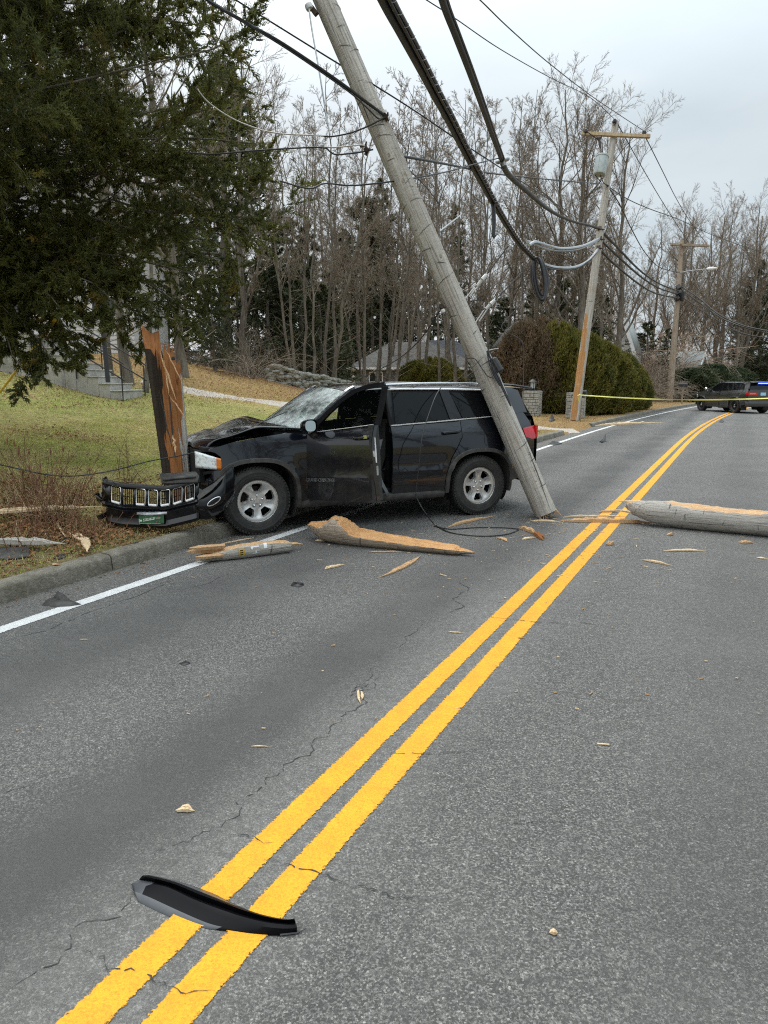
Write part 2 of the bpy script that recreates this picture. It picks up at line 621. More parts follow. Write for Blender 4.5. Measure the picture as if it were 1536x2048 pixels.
MT = {}
MT['asphalt'] = asphalt()
MT['yellow'] = paint_mat('yellow_paint', (.83, .375, .008), .70)
MT['white_line'] = paint_mat('white_paint', (.72, .72, .70), .72)
MT['lawn'] = lawn_mat()
MT['kerb'] = mat('kerb_concrete', (.21, .19, .15), .9, layers=((3, (.12, .105, .08), .4, .65), (26, (.29, .265, .215), .5, .75), (7, (.11, .10, .065), .5, .72), (120, (.1, .09, .075), .55, .7)), bump=(60, .7, .02))
MT['gravel'] = mat('gravel', (.45, .40, .34), .95, layers=((30, (.3, .26, .21), .4, .65), (90, (.62, .58, .52), .5, .7), (2, (.36, .29, .21), .5, .75)), bump=(60, .8, .03))
MT['pole'] = pole_mat('weathered_pole', (.36, .33, .285), (.10, .085, .068), (.50, .47, .42), (.30, .235, .165))
MT['pole_brown'] = pole_mat('brown_pole', (.27, .21, .155), (.085, .06, .042), (.38, .32, .25), (.30, .17, .09))
MT['bark_dark'] = pole_mat('dark_pole_skin', (.030, .022, .016), (.012, .009, .007), (.055, .042, .030), (.04, .027, .017))
MT['fresh'] = fresh_mat('splintered_wood', (.60, .40, .225), (.48, .29, .145), (.33, .155, .065))
MT['fresh_pale'] = fresh_mat('pale_split_wood', (.70, .55, .36), (.60, .43, .25), (.42, .25, .12), (40, 40, 3))
MT['fresh_red'] = fresh_mat('red_split_wood', (.27, .098, .028), (.36, .155, .055), (.10, .036, .014), (34, 34, 1.6))
MT['paint'] = car_paint('black_car_paint', (.004, .005, .009), .30)
MT['paint_grey'] = car_paint('charcoal_car_paint', (.048, .050, .045), .1)
MT['trim'] = mat('black_plastic', (.018, .018, .019), .5, layers=((30, (.035, .034, .033), .45, .7),))
MT['trim_dusty'] = mat('dusty_black_plastic', (.035, .034, .033), .65, layers=((14, (.075, .068, .058), .4, .7),))
MT['gloss_black'] = mat('gloss_black', (.005, .005, .006), .14, coat=.35, spec=.25)
MT['dark'] = mat('dark_void', (.006, .006, .006), .9)
MT['glass'] = glass_mat('tinted_glass', (.006, .007, .008), .90)
MT['glass_clear'] = glass_mat('clear_glass', (.01, .012, .012), .12)
MT['shatter'] = shatter_mat()
MT['chrome'] = mat('chrome', (.78, .79, .80), .10, 1.0)
MT['alu'] = mat('wheel_alloy', (.66, .655, .64), .30, .6, layers=((20, (.54, .53, .51), .4, .7),), bump=(60, .05, .004))
MT['satin'] = mat('satin_silver', (.62, .63, .64), .28, .9)
MT['rubber'] = mat('tyre_rubber', (.022, .022, .021), .75, layers=((12, (.045, .042, .037), .4, .7),), bump=(60, .2, .004))
MT['lamp_clear'] = mat('headlamp_lens', (.80, .84, .84), .08, 0, coat=1, layers=((26, (.35, .38, .38), .5, .65), (60, (.9, .92, .92), .55, .7)))
MT['amber'] = mat('amber_lens', (.75, .22, .015), .12, coat=1, layers=((60, (.5, .1, .01), .4, .7),))
MT['red_lens'] = mat('red_lens', (.62, .012, .02), .12, coat=1, layers=((50, (.35, .006, .01), .4, .7),))
MT['white'] = mat('white_plastic', (.78, .78, .77), .4, layers=((40, (.7, .7, .69), .4, .7),))
MT['cloth_dark'] = mat('dark_upholstery', (.02, .019, .018), .9, bump=(200, .3, .003))
MT['cloth_grey'] = mat('grey_webbing', (.11, .115, .12), .8)
MT['plate_green'] = mat('green_plate', (.008, .065, .018), .45, layers=((40, (.012, .10, .028), .45, .7),))
MT['cream'] = mat('cream_marks', (.55, .60, .50), .5)
MT['red_mark'] = mat('red_mark', (.25, .06, .04), .5)
MT['plate_blue'] = mat('pale_blue_plate', (.33, .58, .75), .4, layers=((60, (.5, .72, .85), .5, .7),))
MT['blue_light'] = mat('blue_emergency_light', (.05, .1, .8), .3, emis=((.06, .16, 1.0), 9.0))
MT['cable'] = mat('black_cable', (.014, .014, .015), .5, layers=((30, (.03, .03, .031), .45, .7),))
MT['cable_grey'] = mat('silver_cable', (.42, .43, .44), .4, .6)
MT['cable_pale'] = mat('pale_wire', (.5, .47, .42), .5, .3)
MT['steel'] = mat('galvanised_steel', (.42, .43, .43), .45, .7, layers=((25, (.3, .31, .31), .4, .7),))
MT['rust'] = mat('rusty_iron', (.07, .05, .04), .7, .4)
MT['porcelain'] = mat('brown_insulator', (.045, .03, .026), .3)
MT['porcelain_w'] = mat('white_insulator', (.52, .52, .50), .3)
MT['can'] = mat('transformer_paint', (.42, .47, .47), .45, layers=((6, (.34, .38, .38), .4, .7),))
MT['crossarm'] = pole_mat('crossarm_wood', (.42, .32, .19), (.16, .1, .055), (.55, .44, .29), (.35, .22, .11))
MT['tape'] = mat('yellow_tape', (.78, .72, .22), .4, layers=(((2.2, 2.2, 2.2), (.66, .60, .12), .45, .6),))
MT['yellow_guard'] = mat('yellow_guy_guard', (.62, .38, .02), .45, layers=((6, (.5, .3, .02), .4, .7),))
MT['concrete'] = mat('old_concrete', (.46, .44, .395), .9, layers=((2, (.27, .255, .225), .4, .65), (11, (.44, .42, .385), .5, .7), (40, (.2, .19, .165), .58, .75)), bump=(50, .4, .01))
MT['iron'] = mat('black_iron', (.018, .018, .019), .45)
MT['siding_white'] = mat('white_siding', (.56, .54, .51), .7, layers=(((.6, .6, 8), (.56, .55, .53), .45, .6, 1),), bump=((.1, .1, 7), .6, .03))
MT['siding_grey'] = mat('grey_siding', (.15, .155, .165), .75, layers=(((.4, .4, 9), (.11, .115, .125), .45, .6, 1),), bump=((.1, .1, 7), .6, .03))
MT['roof_grey'] = mat('grey_shingles', (.095, .092, .084), .9, layers=((9, (.065, .063, .058), .4, .65), ((2, 2, 16), (.13, .125, .115), .5, .65)), bump=(12, .5, .03))
MT['roof_pale'] = mat('pale_shingles', (.30, .32, .31), .9, layers=((9, (.23, .245, .24), .4, .65),), bump=(12, .5, .03))
MT['roof_dark'] = mat('slate_shingles', (.075, .08, .09), .9, layers=((9, (.05, .052, .06), .4, .65),), bump=(12, .5, .03))
MT['paint_white'] = mat('white_trim_paint', (.76, .76, .74), .5, layers=((5, (.66, .66, .64), .45, .7),))
MT['win_dark'] = mat('house_pane', (.03, .034, .038), .06, layers=((3, (.08, .085, .09), .45, .65),))
MT['red_cloth'] = mat('red_curtain', (.25, .04, .03), .8)
MT['stone'] = mat('field_stone', (.27, .275, .24), .9, layers=((4, (.17, .175, .15), .4, .65), (14, (.36, .37, .30), .5, .7), (2.5, (.30, .27, .22), .5, .7)), bump=(20, .6, .03))
MT['stone_pillar'] = mat('pillar_stone', (.36, .35, .31), .9, layers=((5, (.25, .245, .22), .4, .65), (14, (.46, .45, .40), .5, .7)), bump=(20, .6, .03))
MT['mortar'] = mat('mortar', (.2, .19, .17), .95)
MT['bark'] = mat('tree_bark', (.165, .140, .108), .95, layers=(((18, 18, 3), (.09, .074, .058), .42, .6), ((4, 4, 1), (.25, .22, .18), .5, .7)), bump=((25, 25, 4), 1, .03))
MT['bark_grey'] = mat('grey_bark', (.23, .205, .17), .95, layers=(((18, 18, 3), (.13, .11, .088), .42, .6), ((4, 4, 1), (.30, .285, .24), .5, .7)), bump=((25, 25, 4), 1, .03))
MT['twig'] = mat('twigs', (.205, .160, .115), .9, layers=((.35, (.255, .215, .165), .42, .6), (1.5, (.165, .115, .08), .5, .7)))
MT['twig_red'] = mat('reddish_twigs', (.33, .21, .145), .9, layers=((.4, (.34, .27, .19), .42, .6),))
MT['cedar'] = leafmat('cedar_foliage', [(.152, .156, .045), ((.092, .106, .036), .42, .62), ((.27, .18, .04), .58, .74)], 1.1, 16, transl=.45)
MT['pine'] = leafmat('pine_needles', [(.060, .080, .040), ((.085, .095, .042), .42, .62), ((.12, .095, .05), .6, .75)], .7, 9)
MT['hedge'] = leafmat('hedge_foliage', [(.175, .16, .034), ((.105, .11, .026), .40, .6), ((.24, .185, .042), .55, .72)], .8, 12)
MT['hedge_dead'] = leafmat('brown_hedge_foliage', [(.20, .14, .085), ((.13, .095, .058), .42, .62), ((.15, .135, .04), .60, .76)], 1.0, 12)
MT['grass'] = leafmat('grass_blades', [(.60, .50, .21), ((.36, .41, .08), .46, .6), ((.70, .60, .30), .55, .7)], .55, 30, transl=.3)
MT['leaf'] = leafmat('dead_leaves', [(.32, .165, .07), ((.20, .10, .048), .42, .6), ((.46, .33, .18), .6, .75)], 9, 40, transl=.2)
MT['straw'] = leafmat('dry_stems', [(.48, .37, .21), ((.28, .17, .09), .42, .6)], 5, 40, transl=.1)
MT['stem_red'] = leafmat('red_brown_stems', [(.20, .09, .05), ((.13, .065, .04), .42, .6)], 5, 40, transl=0)
MT['crack'] = mat('crack_dark', (.034, .034, .033), .95)

# ------------------------------------------------------------------ the setting
def ground():
    ts = [-320, -220, -150, -110, -85, -70, -58, -48, -40, -34, -29, -26, -24, -22.5, -21] + [-20 + .35 * i for i in range(0, 42)] + [-5.2, -5.17, -5.02, -2, 1, 2.74, 2.9, 3.4, 5, 8, 12, 18, 26, 40, 70, 120, 200, 320]
    ss = [-60, -40, -25, -15, -8, -4] + [-2 + .35 * i for i in range(0, 126)] + [43, 44.5, 46, 48, 50, 53, 56, 60, 65, 70, 76, 83, 90, 100, 110, 120, 135, 150, 175, 200, 240, 300, 380]
    V, F = [], []
    for s in ss:
        for t in ts:
            x, y = w2(s, t)
            z = HT(x, y) if (t < -5.1 or t > 2.88) else -.03
            V.append((x, y, z))
    n = len(ts)
    for i in range(len(ss) - 1):
        for j in range(n - 1):
            a = i * n + j
            F.append((a, a + 1, a + n + 1, a + n))
    me = npmesh('ground', V, F)
    me.materials.append(MT['lawn'])
    me.polygons.foreach_set('use_smooth', [True] * len(me.polygons))
    tag(link('ground', me), kind='structure')

def strip(name, t0, t1, s0, s1, z, m, n=None, uv=False, jag=0.0, seed=1):
    rg = random.Random(seed)
    V, F, U = [], [], []
    n = n or int((s1 - s0) / .5)
    for i in range(n + 1):
        s = s0 + (s1 - s0) * i / n
        for k, t in ((0, t0 + rg.uniform(-jag, jag)), (1, t1 + rg.uniform(-jag, jag))):
            x, y = w2(s, t)
            V.append((x, y, z))
            U.append((k, s))
        if i: F.append((2 * i - 2, 2 * i - 1, 2 * i + 1, 2 * i))
    me = npmesh(name, V, F)
    if uv:
        ul = me.uv_layers.new(name='UVMap')
        for lp in me.loops: ul.data[lp.index].uv = U[lp.vertex_index]
    me.materials.append(m)
    return tag(link(name, me), kind='structure')

ground()
strip('road', KL, KR, -40, 300, 0.0, MT['asphalt'], 700)
strip('yellow_line', -1.320, -1.190, -6, 200, .004, MT['yellow'], 2400, True, .0007, 3)
strip('yellow_line', -1.525, -1.395, -6, 200, .004, MT['yellow'], 2400, True, .0007, 4)
strip('white_edge_line', -4.565, -4.435, -6, 200, .004, MT['white_line'], 1200, True, .003, 5)

def kerb():
    g = G()
    rg = random.Random(5)
    prof = [(0.0, -.02), (0.0, .0), (-.012, .118), (-.022, .136), (-.045, .146), (-.15, .152), (-.17, .12)]
    def run(s0, s1, t0, ln=2.6, end=0):
        s = s0
        while s < s1 - .05:
            e = min(s + ln * rg.uniform(.9, 1.1), s1)
            k = 9
            dz = rg.uniform(-.006, .006)
            V = []
            for i in range(k):
                q = s + .006 + (e - s - .012) * i / (k - 1)
                j = (rg.uniform(-.004, .004), rg.uniform(-.004, .004))
                for a, b in prof:
                    x, y = w2(q, t0 + a + j[0] * (b > .03))
                    V.append((x, y, b + (dz + j[1]) * (b > .1)))
            n = len(prof)
            F = [(i * n + j, (i + 1) * n + j, (i + 1) * n + j + 1, i * n + j + 1) for i in range(k - 1) for j in range(n - 1)]
            F += [tuple(range(n)), tuple(range((k - 1) * n, k * n))[::-1]]
            g.add(V, F)
            s = e
    run(-12, 23.2, KL)
    run(27.6, 140, KL)
    run(-12, 140, KR + .17)
    tag(g.obj('kerb', MT['kerb'], angle=50), kind='structure')
kerb()

def drape(name, pts, w, m, z=.012):
    P = catmull([Vector((p[0], p[1], 0)) for p in pts], 10)
    V, F = [], []
    k = 5
    for i, p in enumerate(P):
        a, b = P[max(0, i - 1)], P[min(len(P) - 1, i + 1)]
        d = (b - a).normalized()
        nn = Vector((-d.y, d.x, 0))
        ww = w[0] + (w[1] - w[0]) * i / (len(P) - 1)
        for j in range(k):
            q = p + nn * ww * (j / (k - 1) - .5)
            V.append((q.x, q.y, HT(q.x, q.y) + z + (-.05 if j in (0, k - 1) else 0)))
        if i: F += [((i - 1) * k + j, (i - 1) * k + j + 1, i * k + j + 1, i * k + j) for j in range(k - 1)]
    me = npmesh(name, V, F)
    me.materials.append(m)
    return tag(link(name, me), kind='structure')
drape('gravel_path', [hit(*p) for p in ((285, 762), (340, 772), (400, 786), (460, 795), (530, 803), (610, 814))] + [w2(19.8, -10.5), w2(22.2, -8.2), w2(24.6, -6.4), w2(25.2, -5.1)], (1.0, 2.6), MT['gravel'], .02)

def cracks():
    g = G()
    rg = random.Random(11)
    def crack(px, w, amp=.02, step=.04, zz=.0022):
        P = [gnd(*p) for p in px]
        pts = []
        for a, b in zip(P[:-1], P[1:]):
            n = max(2, int((b - a).length / step))
            for i in range(n): pts.append(a.lerp(b, i / n))
        pts.append(P[-1])
        V, F = [], []
        o = 0
        for i, p in enumerate(pts):
            a, b = pts[max(0, i - 1)], pts[min(len(pts) - 1, i + 1)]
            d = (b - a).normalized() if (b - a).length else Vector((1, 0, 0))
            n = Vector((-d.y, d.x, 0))
            o = o * .7 + rg.uniform(-amp, amp)
            ww = w * rg.uniform(.15, .85) * min(1, .25 + 4 * min(i, len(pts) - 1 - i) / len(pts))
            c = p + n * o
            V += [(c.x + n.x * ww / 2, c.y + n.y * ww / 2, zz), (c.x - n.x * ww / 2, c.y - n.y * ww / 2, zz)]
            if i and rg.random() < .82: F.append((2 * i - 2, 2 * i - 1, 2 * i + 1, 2 * i))
        g.add(V, F)
    crack([(150, 1900), (185, 1915), (232, 1938), (300, 1945), (345, 1978), (425, 2000)], .007, .012, .015, .0062)
    crack([(440, 1660), (505, 1680), (545, 1690)], .007, .01, .015, .0062)
    crack([(530, 1718), (570, 1728), (625, 1752), (690, 1772), (780, 1795), (870, 1800)], .008, .012, .015, .0062)
    crack([(15, 1985), (60, 1950), (145, 1897), (160, 1860), (235, 1830), (268, 1790)], .006, .015, .018)
    crack([(300, 1720), (345, 1695), (440, 1655), (470, 1630), (470, 1605), (560, 1540), (625, 1500), (655, 1468), (700, 1430), (745, 1375), (765, 1340)], .009, .02, .02)
    crack([(700, 1400), (730, 1370), (700, 1395), (760, 1330)], .007, .02, .02)
    crack([(765, 1310), (800, 1290), (850, 1240)], .007, .02, .03)
    crack([(900, 1228), (925, 1212), (908, 1198), (935, 1180), (920, 1165)], .022, .02, .03)
    crack([(965, 1234), (1015, 1240), (1085, 1246), (1140, 1247)], .010, .01, .03, .0062)
    crack([(1160, 1246), (1205, 1249)], .010, .01, .03)
    crack([(770, 1510), (850, 1512), (930, 1502), (990, 1497)], .006, .01, .03, .0062)
    crack([(0, 1285), (90, 1262), (180, 1225), (300, 1182), (350, 1160)], .010, .012, .04)
    crack([(0, 1590), (30, 1580), (60, 1570)], .006, .01, .03)
    crack([(360, 1180), (420, 1165), (450, 1150)], .008, .012, .04)
    crack([(1360, 1178), (1400, 1185), (1450, 1190)], .010, .02, .04)
    crack([(1000, 1650), (1100, 1640), (1180, 1655)], .004, .01, .02)
    tag(g.obj('road_cracks', MT['crack']), kind='structure')
cracks()
# ------------------------------------------------------------------ sport utility vehicles
MT['bright'] = mat('bright_moulding', (.80, .81, .82), .25, .55)
MT['frame_black'] = mat('frame_black', (.005, .005, .006), .35, spec=.15)
WX, WZ, WR = 1.4575, .385, .385
PROF = ([.15, .27, .34, .5, .585, .635, .70, .80, .90, 1.0, 1.08, 1.14, 1.18, 1.60, 1.68, 1.80],
        [.86, .89, .915, .933, .934, .962, .942, .953, .952, .944, .926, .902, .885, .735, .69, .62])

def Ys(x, z):
    y = float(np.interp(z, *PROF))
    if x > 1.45: y -= .30 * (x - 1.45) ** 2
    if x < -1.5: y -= .16 * (x + 1.5) ** 2
    if z > 1.16: y -= .03 * max(0, -x - .6) * (z - 1.16)
    for wx in (WX, -WX):
        r = ((abs(x - wx) / .47) ** 2.6 + (abs(z - WZ) / .45) ** 2.6) ** (1 / 2.6)
        y += .022 * math.exp(-((r - 1.0) / .16) ** 2) if z > .2 else 0
    return y

def belt(x): return 1.165 - .055 * x

def arch(wx, a0, a1, n=22, k=1.0, cz=0):
    out = []
    for i in range(n + 1):
        a = R(a0 + (a1 - a0) * i / n)
        c, s = math.cos(a), math.sin(a)
        e = 2 / 2.6
        out.append((wx + k * .47 * math.copysign(abs(c) ** e, c), WZ + cz + k * .45 * math.copysign(abs(s) ** e, s)))
    return out

def inside(p, poly):
    r = False
    n = len(poly)
    for i in range(n):
        a, b = poly[i], poly[i - 1]
        if (a[1] > p[1]) != (b[1] > p[1]) and p[0] < (b[0] - a[0]) * (p[1] - a[1]) / (b[1] - a[1]) + a[0]: r = not r
    return r

def dens(poly, h):
    out = []
    n = len(poly)
    for i in range(n):
        a, b = poly[i], poly[(i + 1) % n]
        k = max(1, int(math.hypot(b[0] - a[0], b[1] - a[1]) / h))
        out += [(a[0] + (b[0] - a[0]) * j / k, a[1] + (b[1] - a[1]) * j / k) for j in range(k)]
    return out

def panel(g, poly, side, mi=0, dy=0.0, h=.06, skirt=.03, fn=None, org=(0, 0, 0), shrink=.003):
    fn = fn or Ys
    P = dens(poly, h)
    xs = [p[0] for p in P]
    zs = [p[1] for p in P]
    I = []
    rg = random.Random(3)
    x = min(xs) + h / 2
    while x < max(xs):
        z = min(zs) + h / 2
        while z < max(zs):
            q = (x + rg.uniform(-.003, .003), z + rg.uniform(-.003, .003))
            if inside(q, poly) and min((q[0] - p[0]) ** 2 + (q[1] - p[1]) ** 2 for p in P) > (h * .45) ** 2: I.append(q)
            z += h
        x += h
    n = len(P)
    co, ed, fa = delaunay_2d_cdt([Vector(p) for p in P + I], [], [list(range(n))], 1, 1e-6)[:3]
    def lift(p, d=0.0): return (p[0] - org[0], side * (fn(p[0], p[1]) + dy - d) - org[1], p[1] - org[2])
    V = [lift(p) for p in co]
    F = []
    for f in fa:
        a, b, c = [Vector(co[i]) for i in f[:3]]
        ccw = (b - a).cross(c - a) > 0
        F.append(tuple(f) if ccw != (side > 0) else tuple(f[::-1]))
    g.add(V, F, mi)
    if skirt:
        V = [lift(p) for p in P] + [lift(p, skirt) for p in P]
        g.add(V, [(i, (i + 1) % n, n + (i + 1) % n, n + i) for i in range(n)], mi)

def wheel(parent, loc, side, style, ang=0.0, steer=0.0):
    """outboard is +Y for side +1"""
    g = G()
    g.lathe([(.10, -.09), (.155, -.09), (.155, -.035), (.06, -.03), (.06, .03), (.001, .03)], 28, 0, axis='Y')
    g.lathe([(.222, -.12), (.214, -.05), (.214, .075), (.232, .10)], 40, 1, axis='Y')
    w = g.obj('wheel', [MT['rust'], MT['trim']], parent, 40)
    t = G()
    t.lathe([(.232, -.105), (.262, -.122), (.31, -.128), (.345, -.122), (.368, -.108), (.381, -.085), (WR, -.03), (WR, .03), (.381, .085), (.368, .108), (.345, .122), (.325, .129), (.318, .126), (.285, .126), (.28, .122), (.262, .121), (.245, .112), (.237, .10)], 56, 0, axis='Y')
    rg = random.Random(2)
    for i in range(60):
        for y in (-.075, -.03, .03, .075):
            a = 2 * math.pi * (i + (.5 if y in (-.03, .075) else 0)) / 60
            mx = Matrix.Rotation(-a, 4, 'Y') @ Matrix.Translation((WR - .001, y, 0))
            t.box((0, 0, 0), (.010, .036, .026), 0, None, mx)
        a = 2 * math.pi * i / 60
        t.box((0, 0, 0), (.030, .012, .022), 0, None, Matrix.Rotation(-a, 4, 'Y') @ Matrix.Translation((.366, .106, 0)))
    ty = t.obj('tyre', MT['rubber'], w, 35)
    r = G()
    if style == 'alloy':
        RL = [.0, .028, .034, .075, .090, .105, .118, .150, .180, .200, .212, .222, .232, .238, .2395]
        DP = [.080, .080, .072, .068, .068, .074, .077, .083, .090, .095, .098, .098, .098, .108, .100]
        W0, W1 = 5, 9
        K = [-1.6, -1, -.9, -.5, 0, .5, .9, 1, 1.6]
        hw = lambda q: R(float(np.interp(q, [.105, .118, .15, .18, .2], [13, 17.5, 19.5, 21, 17])))
        na = 14
        V, idx = [], {}
        for i, (q, dp) in enumerate(zip(RL, DP)):
            for s5 in range(5):
                for j in range(na):
                    # 0..7 across the window, 8..13 across the spoke
                    h = hw(q)
                    half = R(36)
                    if j < 8: a = -h + 2 * h * j / 7
                    else: a = h + (2 * half - 2 * h) * (j - 7) / 7
                    ph = R(72 * s5 + 90 + ang) + a
                    d = dp
                    if j >= 8 and .09 < q < .2:
                        k = (j - 7) / 7
                        d -= .014 * (1 - abs(2 * k - 1)) ** .7 * math.sin(math.pi * (q - .09) / .11) ** .6
                    idx[i, s5, j] = len(V)
                    V.append((q * math.cos(ph), d, q * math.sin(ph)))
        F = []
        for i in range(len(RL) - 1):
            for s5 in range(5):
                for j in range(na):
                    if W0 <= i < W1 and j < 7: continue
                    b = (s5, j + 1) if j + 1 < na else ((s5 + 1) % 5, 0)
                    F.append((idx[i, s5, j], idx[i, b[0], b[1]], idx[i + 1, b[0], b[1]], idx[i + 1, s5, j]))
        r.add(V, F)
        for s5 in range(5):
            lp = [idx[W0, s5, j] for j in range(8)] + [idx[i, s5, 7] for i in range(W0 + 1, W1)] + [idx[W1, s5, j] for j in range(7, -1, -1)] + [idx[i, s5, 0] for i in range(W1 - 1, W0, -1)]
            A = [Vector(V[k]) for k in lp]
            c = sum(A, Vector()) / len(A)
            B = [Vector((c.x + (p.x - c.x) * .86, p.y - .045, c.z + (p.z - c.z) * .86)) for p in A]
            n = len(A)
            r.add(A + B, [(k, (k + 1) % n, n + (k + 1) % n, n + k) for k in range(n)])
            ph = R(72 * s5 + 90 + ang)
            mx = Matrix.Translation((.062 * math.cos(ph), .060, .062 * math.sin(ph)))
            r.lathe([(.0155, .0), (.0155, .004), (.0115, .012), (.011, .026), (.006, .031), (.0001, .032)], 10, 1, mx, 'Y')
            r.lathe([(.019, .0095), (.0155, .0088)], 12, 2, mx, 'Y')
        r.obj('rim', [MT['alu'], MT['chrome'], MT['trim']], w, 40)
    else:
        r.lathe([(.238, .10), (.225, .092), (.215, .06), (.17, .055), (.14, .075), (.10, .08), (.075, .06)], 40, 0, axis='Y')
        for i in range(10):
            a = R(36 * i)
            r.box((.175 * math.cos(a), .060, .175 * math.sin(a)), (.03, .012, .03), 2, (0, -a, 0))
        r.lathe([(.085, .06), (.08, .085), (.05, .10), (.0001, .105)], 24, 1, axis='Y')
        r.obj('rim', [MT['gloss_black'], MT['chrome'], MT['dark']], w, 40)
    w.location = loc
    w.rotation_euler = (0, 0, (0 if side > 0 else math.pi) + steer)
    return w

def suv(root, wreck, paint):
    P = root
    pm = paint
    ROOF = lambda x: float(np.interp(x, [-2.3, -2.0, -1.2, -.4, .05, .30], [1.575, 1.615, 1.645, 1.648, 1.625, 1.575]))
    WS_T = lambda y: (.34 - .10 * (y / .7) ** 2, 1.632 - .058 * (y / .7) ** 2)
    WS_B = lambda y: (1.08 - .22 * (abs(y) / .85) ** 2.2, 1.155 - .0 * y)
    for sd in (1, -1):
        op = wreck and sd > 0
        g = G()
        A = arch(WX, -12, 192)
        fp = [(.868, belt(.868) - .005), (.868, .36), (.985, .36)] + A[::-1][1:-1]
        fp = [p for p in fp if not (p[0] > 1.93 and p[1] < .36)]
        fp += [(1.95, .50), (1.98, .66), (1.93, .74), (1.845, .765), (1.835, .80), (1.845, .90), (1.90, .945), (1.97, .965), (1.95, .985), (1.7, 1.055), (1.4, 1.10), (1.1, 1.135)]
        panel(g, fp, sd)
        g.obj('front_fender', pm, P, 30)
        g = G()
        rp = [(-.208, belt(-.2) - .003), (-1.178, belt(-1.18) - .003), (-1.172, 1.02), (-1.10, .90), (-1.01, .76), (-.955, .6), (-.935, .47), (-.935, .36), (-.208, .36)]
        panel(g, rp, sd)
        rd = g.obj('rear_door', pm, P, 30)
        g = G()
        hy = Ys(-1.02, 1.05) + .025
        g.tube(catmull([(-.90, sd * (hy - .03), 1.075), (-.915, sd * hy, 1.083), (-1.02, sd * (hy + .008), 1.09), (-1.12, sd * hy, 1.094), (-1.135, sd * (hy - .03), 1.092)], 4), .013, 8, flat=1.4)
        g.obj('handle', pm, rd, 40)
        g = G()
        B = arch(-WX, -12, 192)
        qp = [(-1.186, belt(-1.18)), (-1.180, 1.015), (-1.108, .893), (-1.018, .752), (-.963, .6)] + [p for p in B if p[0] < -.975 and not (p[0] < -1.88 and p[1] < .40)]
        qp += [(-1.95, .42), (-2.26, .47), (-2.28, .60), (-2.36, .64), (-2.36, .93), (-2.36, 1.06), (-2.30, 1.20), (-2.22, belt(-2.2) + .02), (-2.0, belt(-2.0))]
        panel(g, qp, sd)
        # D pillar and roof side
        panel(g, [(-2.0, belt(-2.0) + .002), (-2.22, belt(-2.2) + .022), (-2.30, 1.30), (-2.20, 1.62), (-1.9, 1.645), (-1.86, 1.60), (-1.95, 1.5)], sd)
        # fuel flap outline
        if sd > 0:
            lp = [(-1.52, 1.06), (-1.78, 1.07), (-1.80, 1.05), (-1.79, .93), (-1.76, .91), (-1.53, .90), (-1.505, .92), (-1.50, 1.04)]
            ring = [(x, sd * (Ys(x, z) + .0015), z) for x, z in dens(lp + [], .05)]
            g.tube(ring + [ring[0]], .0028, 4, 1, False)
        g.obj('quarter_panel', [pm, MT['dark']], P, 30)
        # glasshouse
        g = G()
        up = [(-.20, belt(-.2)), (-2.0, belt(-2.0)), (-1.93, 1.52), (-1.84, 1.585), (-1.3, 1.61), (-.5, 1.618), (-.20, 1.614)]
        panel(g, up, sd, dy=-.012, skirt=.02)
        g.obj('window_surround', MT['frame_black'], P, 30)
        for nm, wp in (('rear_window', [(-.275, belt(-.27) + .018), (-1.02, belt(-1.0) + .018), (-.94, 1.57), (-.30, 1.578)]),
                       ('quarter_window', [(-1.23, belt(-1.23) + .018), (-1.90, belt(-1.9) + .018), (-1.86, 1.44), (-1.78, 1.535), (-1.10, 1.57)])):
            g = G()
            panel(g, wp, sd, dy=-.004, skirt=.012, h=.08)
            g.obj(nm, MT['glass'], P, 30)
        g = G()
        panel(g, [(-1.045, belt(-1.0) + .012), (-1.215, belt(-1.2) + .012), (-1.085, 1.60), (-.955, 1.60)], sd, dy=-.002, skirt=.014)
        g.obj('pillar', MT['gloss_black'], P, 30)
        # bright trim lines
        tm = MT['bright'] if wreck else MT['gloss_black']
        g = G()
        x0 = -.21
        for (a, b) in ((x0, -1.175), (-1.188, -2.0)):
            pts = [(a + (b - a) * i / 14, sd * (Ys(a + (b - a) * i / 14, belt(a)) + .004), belt(a + (b - a) * i / 14) + .006) for i in range(15)]
            g.tube(pts, .014, 6, flat=.6)
        g.obj('belt_moulding', tm, P, 40)
        g = G()
        pts = [(-.22, 1.608)] + [(-.5, 1.613), (-1.1, 1.608), (-1.6, 1.594), (-1.80, 1.575), (-1.90, 1.535), (-1.955, 1.47), (-1.99, 1.36), (-2.01, belt(-2.0))]
        g.tube(catmull([(x, sd * (Ys(x, z) + .003), z) for x, z in pts], 4), .0115, 6)
        g.obj('window_trim', tm, P, 40)
        # roof rail
        g = G()
        pts = [(-.10, .61, 1.655), (-.2, .62, 1.685), (-.4, .63, 1.698), (-1.0, .635, 1.712), (-1.6, .63, 1.700), (-1.78, .62, 1.680), (-1.86, .61, 1.645)]
        g.tube(catmull([(x, sd * y, z - .028) for x, y, z in pts], 5), .014, 8, 0)
        for x in (-.14, -1.80): g.tube([(x + .10, sd * .61, 1.625), (x + .04, sd * .62, 1.657), (x - .12, sd * .625, 1.664)], [.012, .022, .017], 6, 1)
        g.obj('roof_rail', [MT['satin'] if wreck else MT['gloss_black'], MT['gloss_black']], P, 40)
        # roof edge strip, A pillar
        g = G()
        def edge(a, b):
            x = .27 - 2.47 * a
            z0 = min(1.618, ROOF(x) - .02)
            z1 = ROOF(x)
            y0, y1 = Ys(x, z0) - .004, Ys(x, z0) - .075
            return (x, sd * (y0 + (y1 - y0) * b), z0 + (z1 - z0) * math.sin(b * math.pi / 2))
        g.grid(edge, 20, 5)
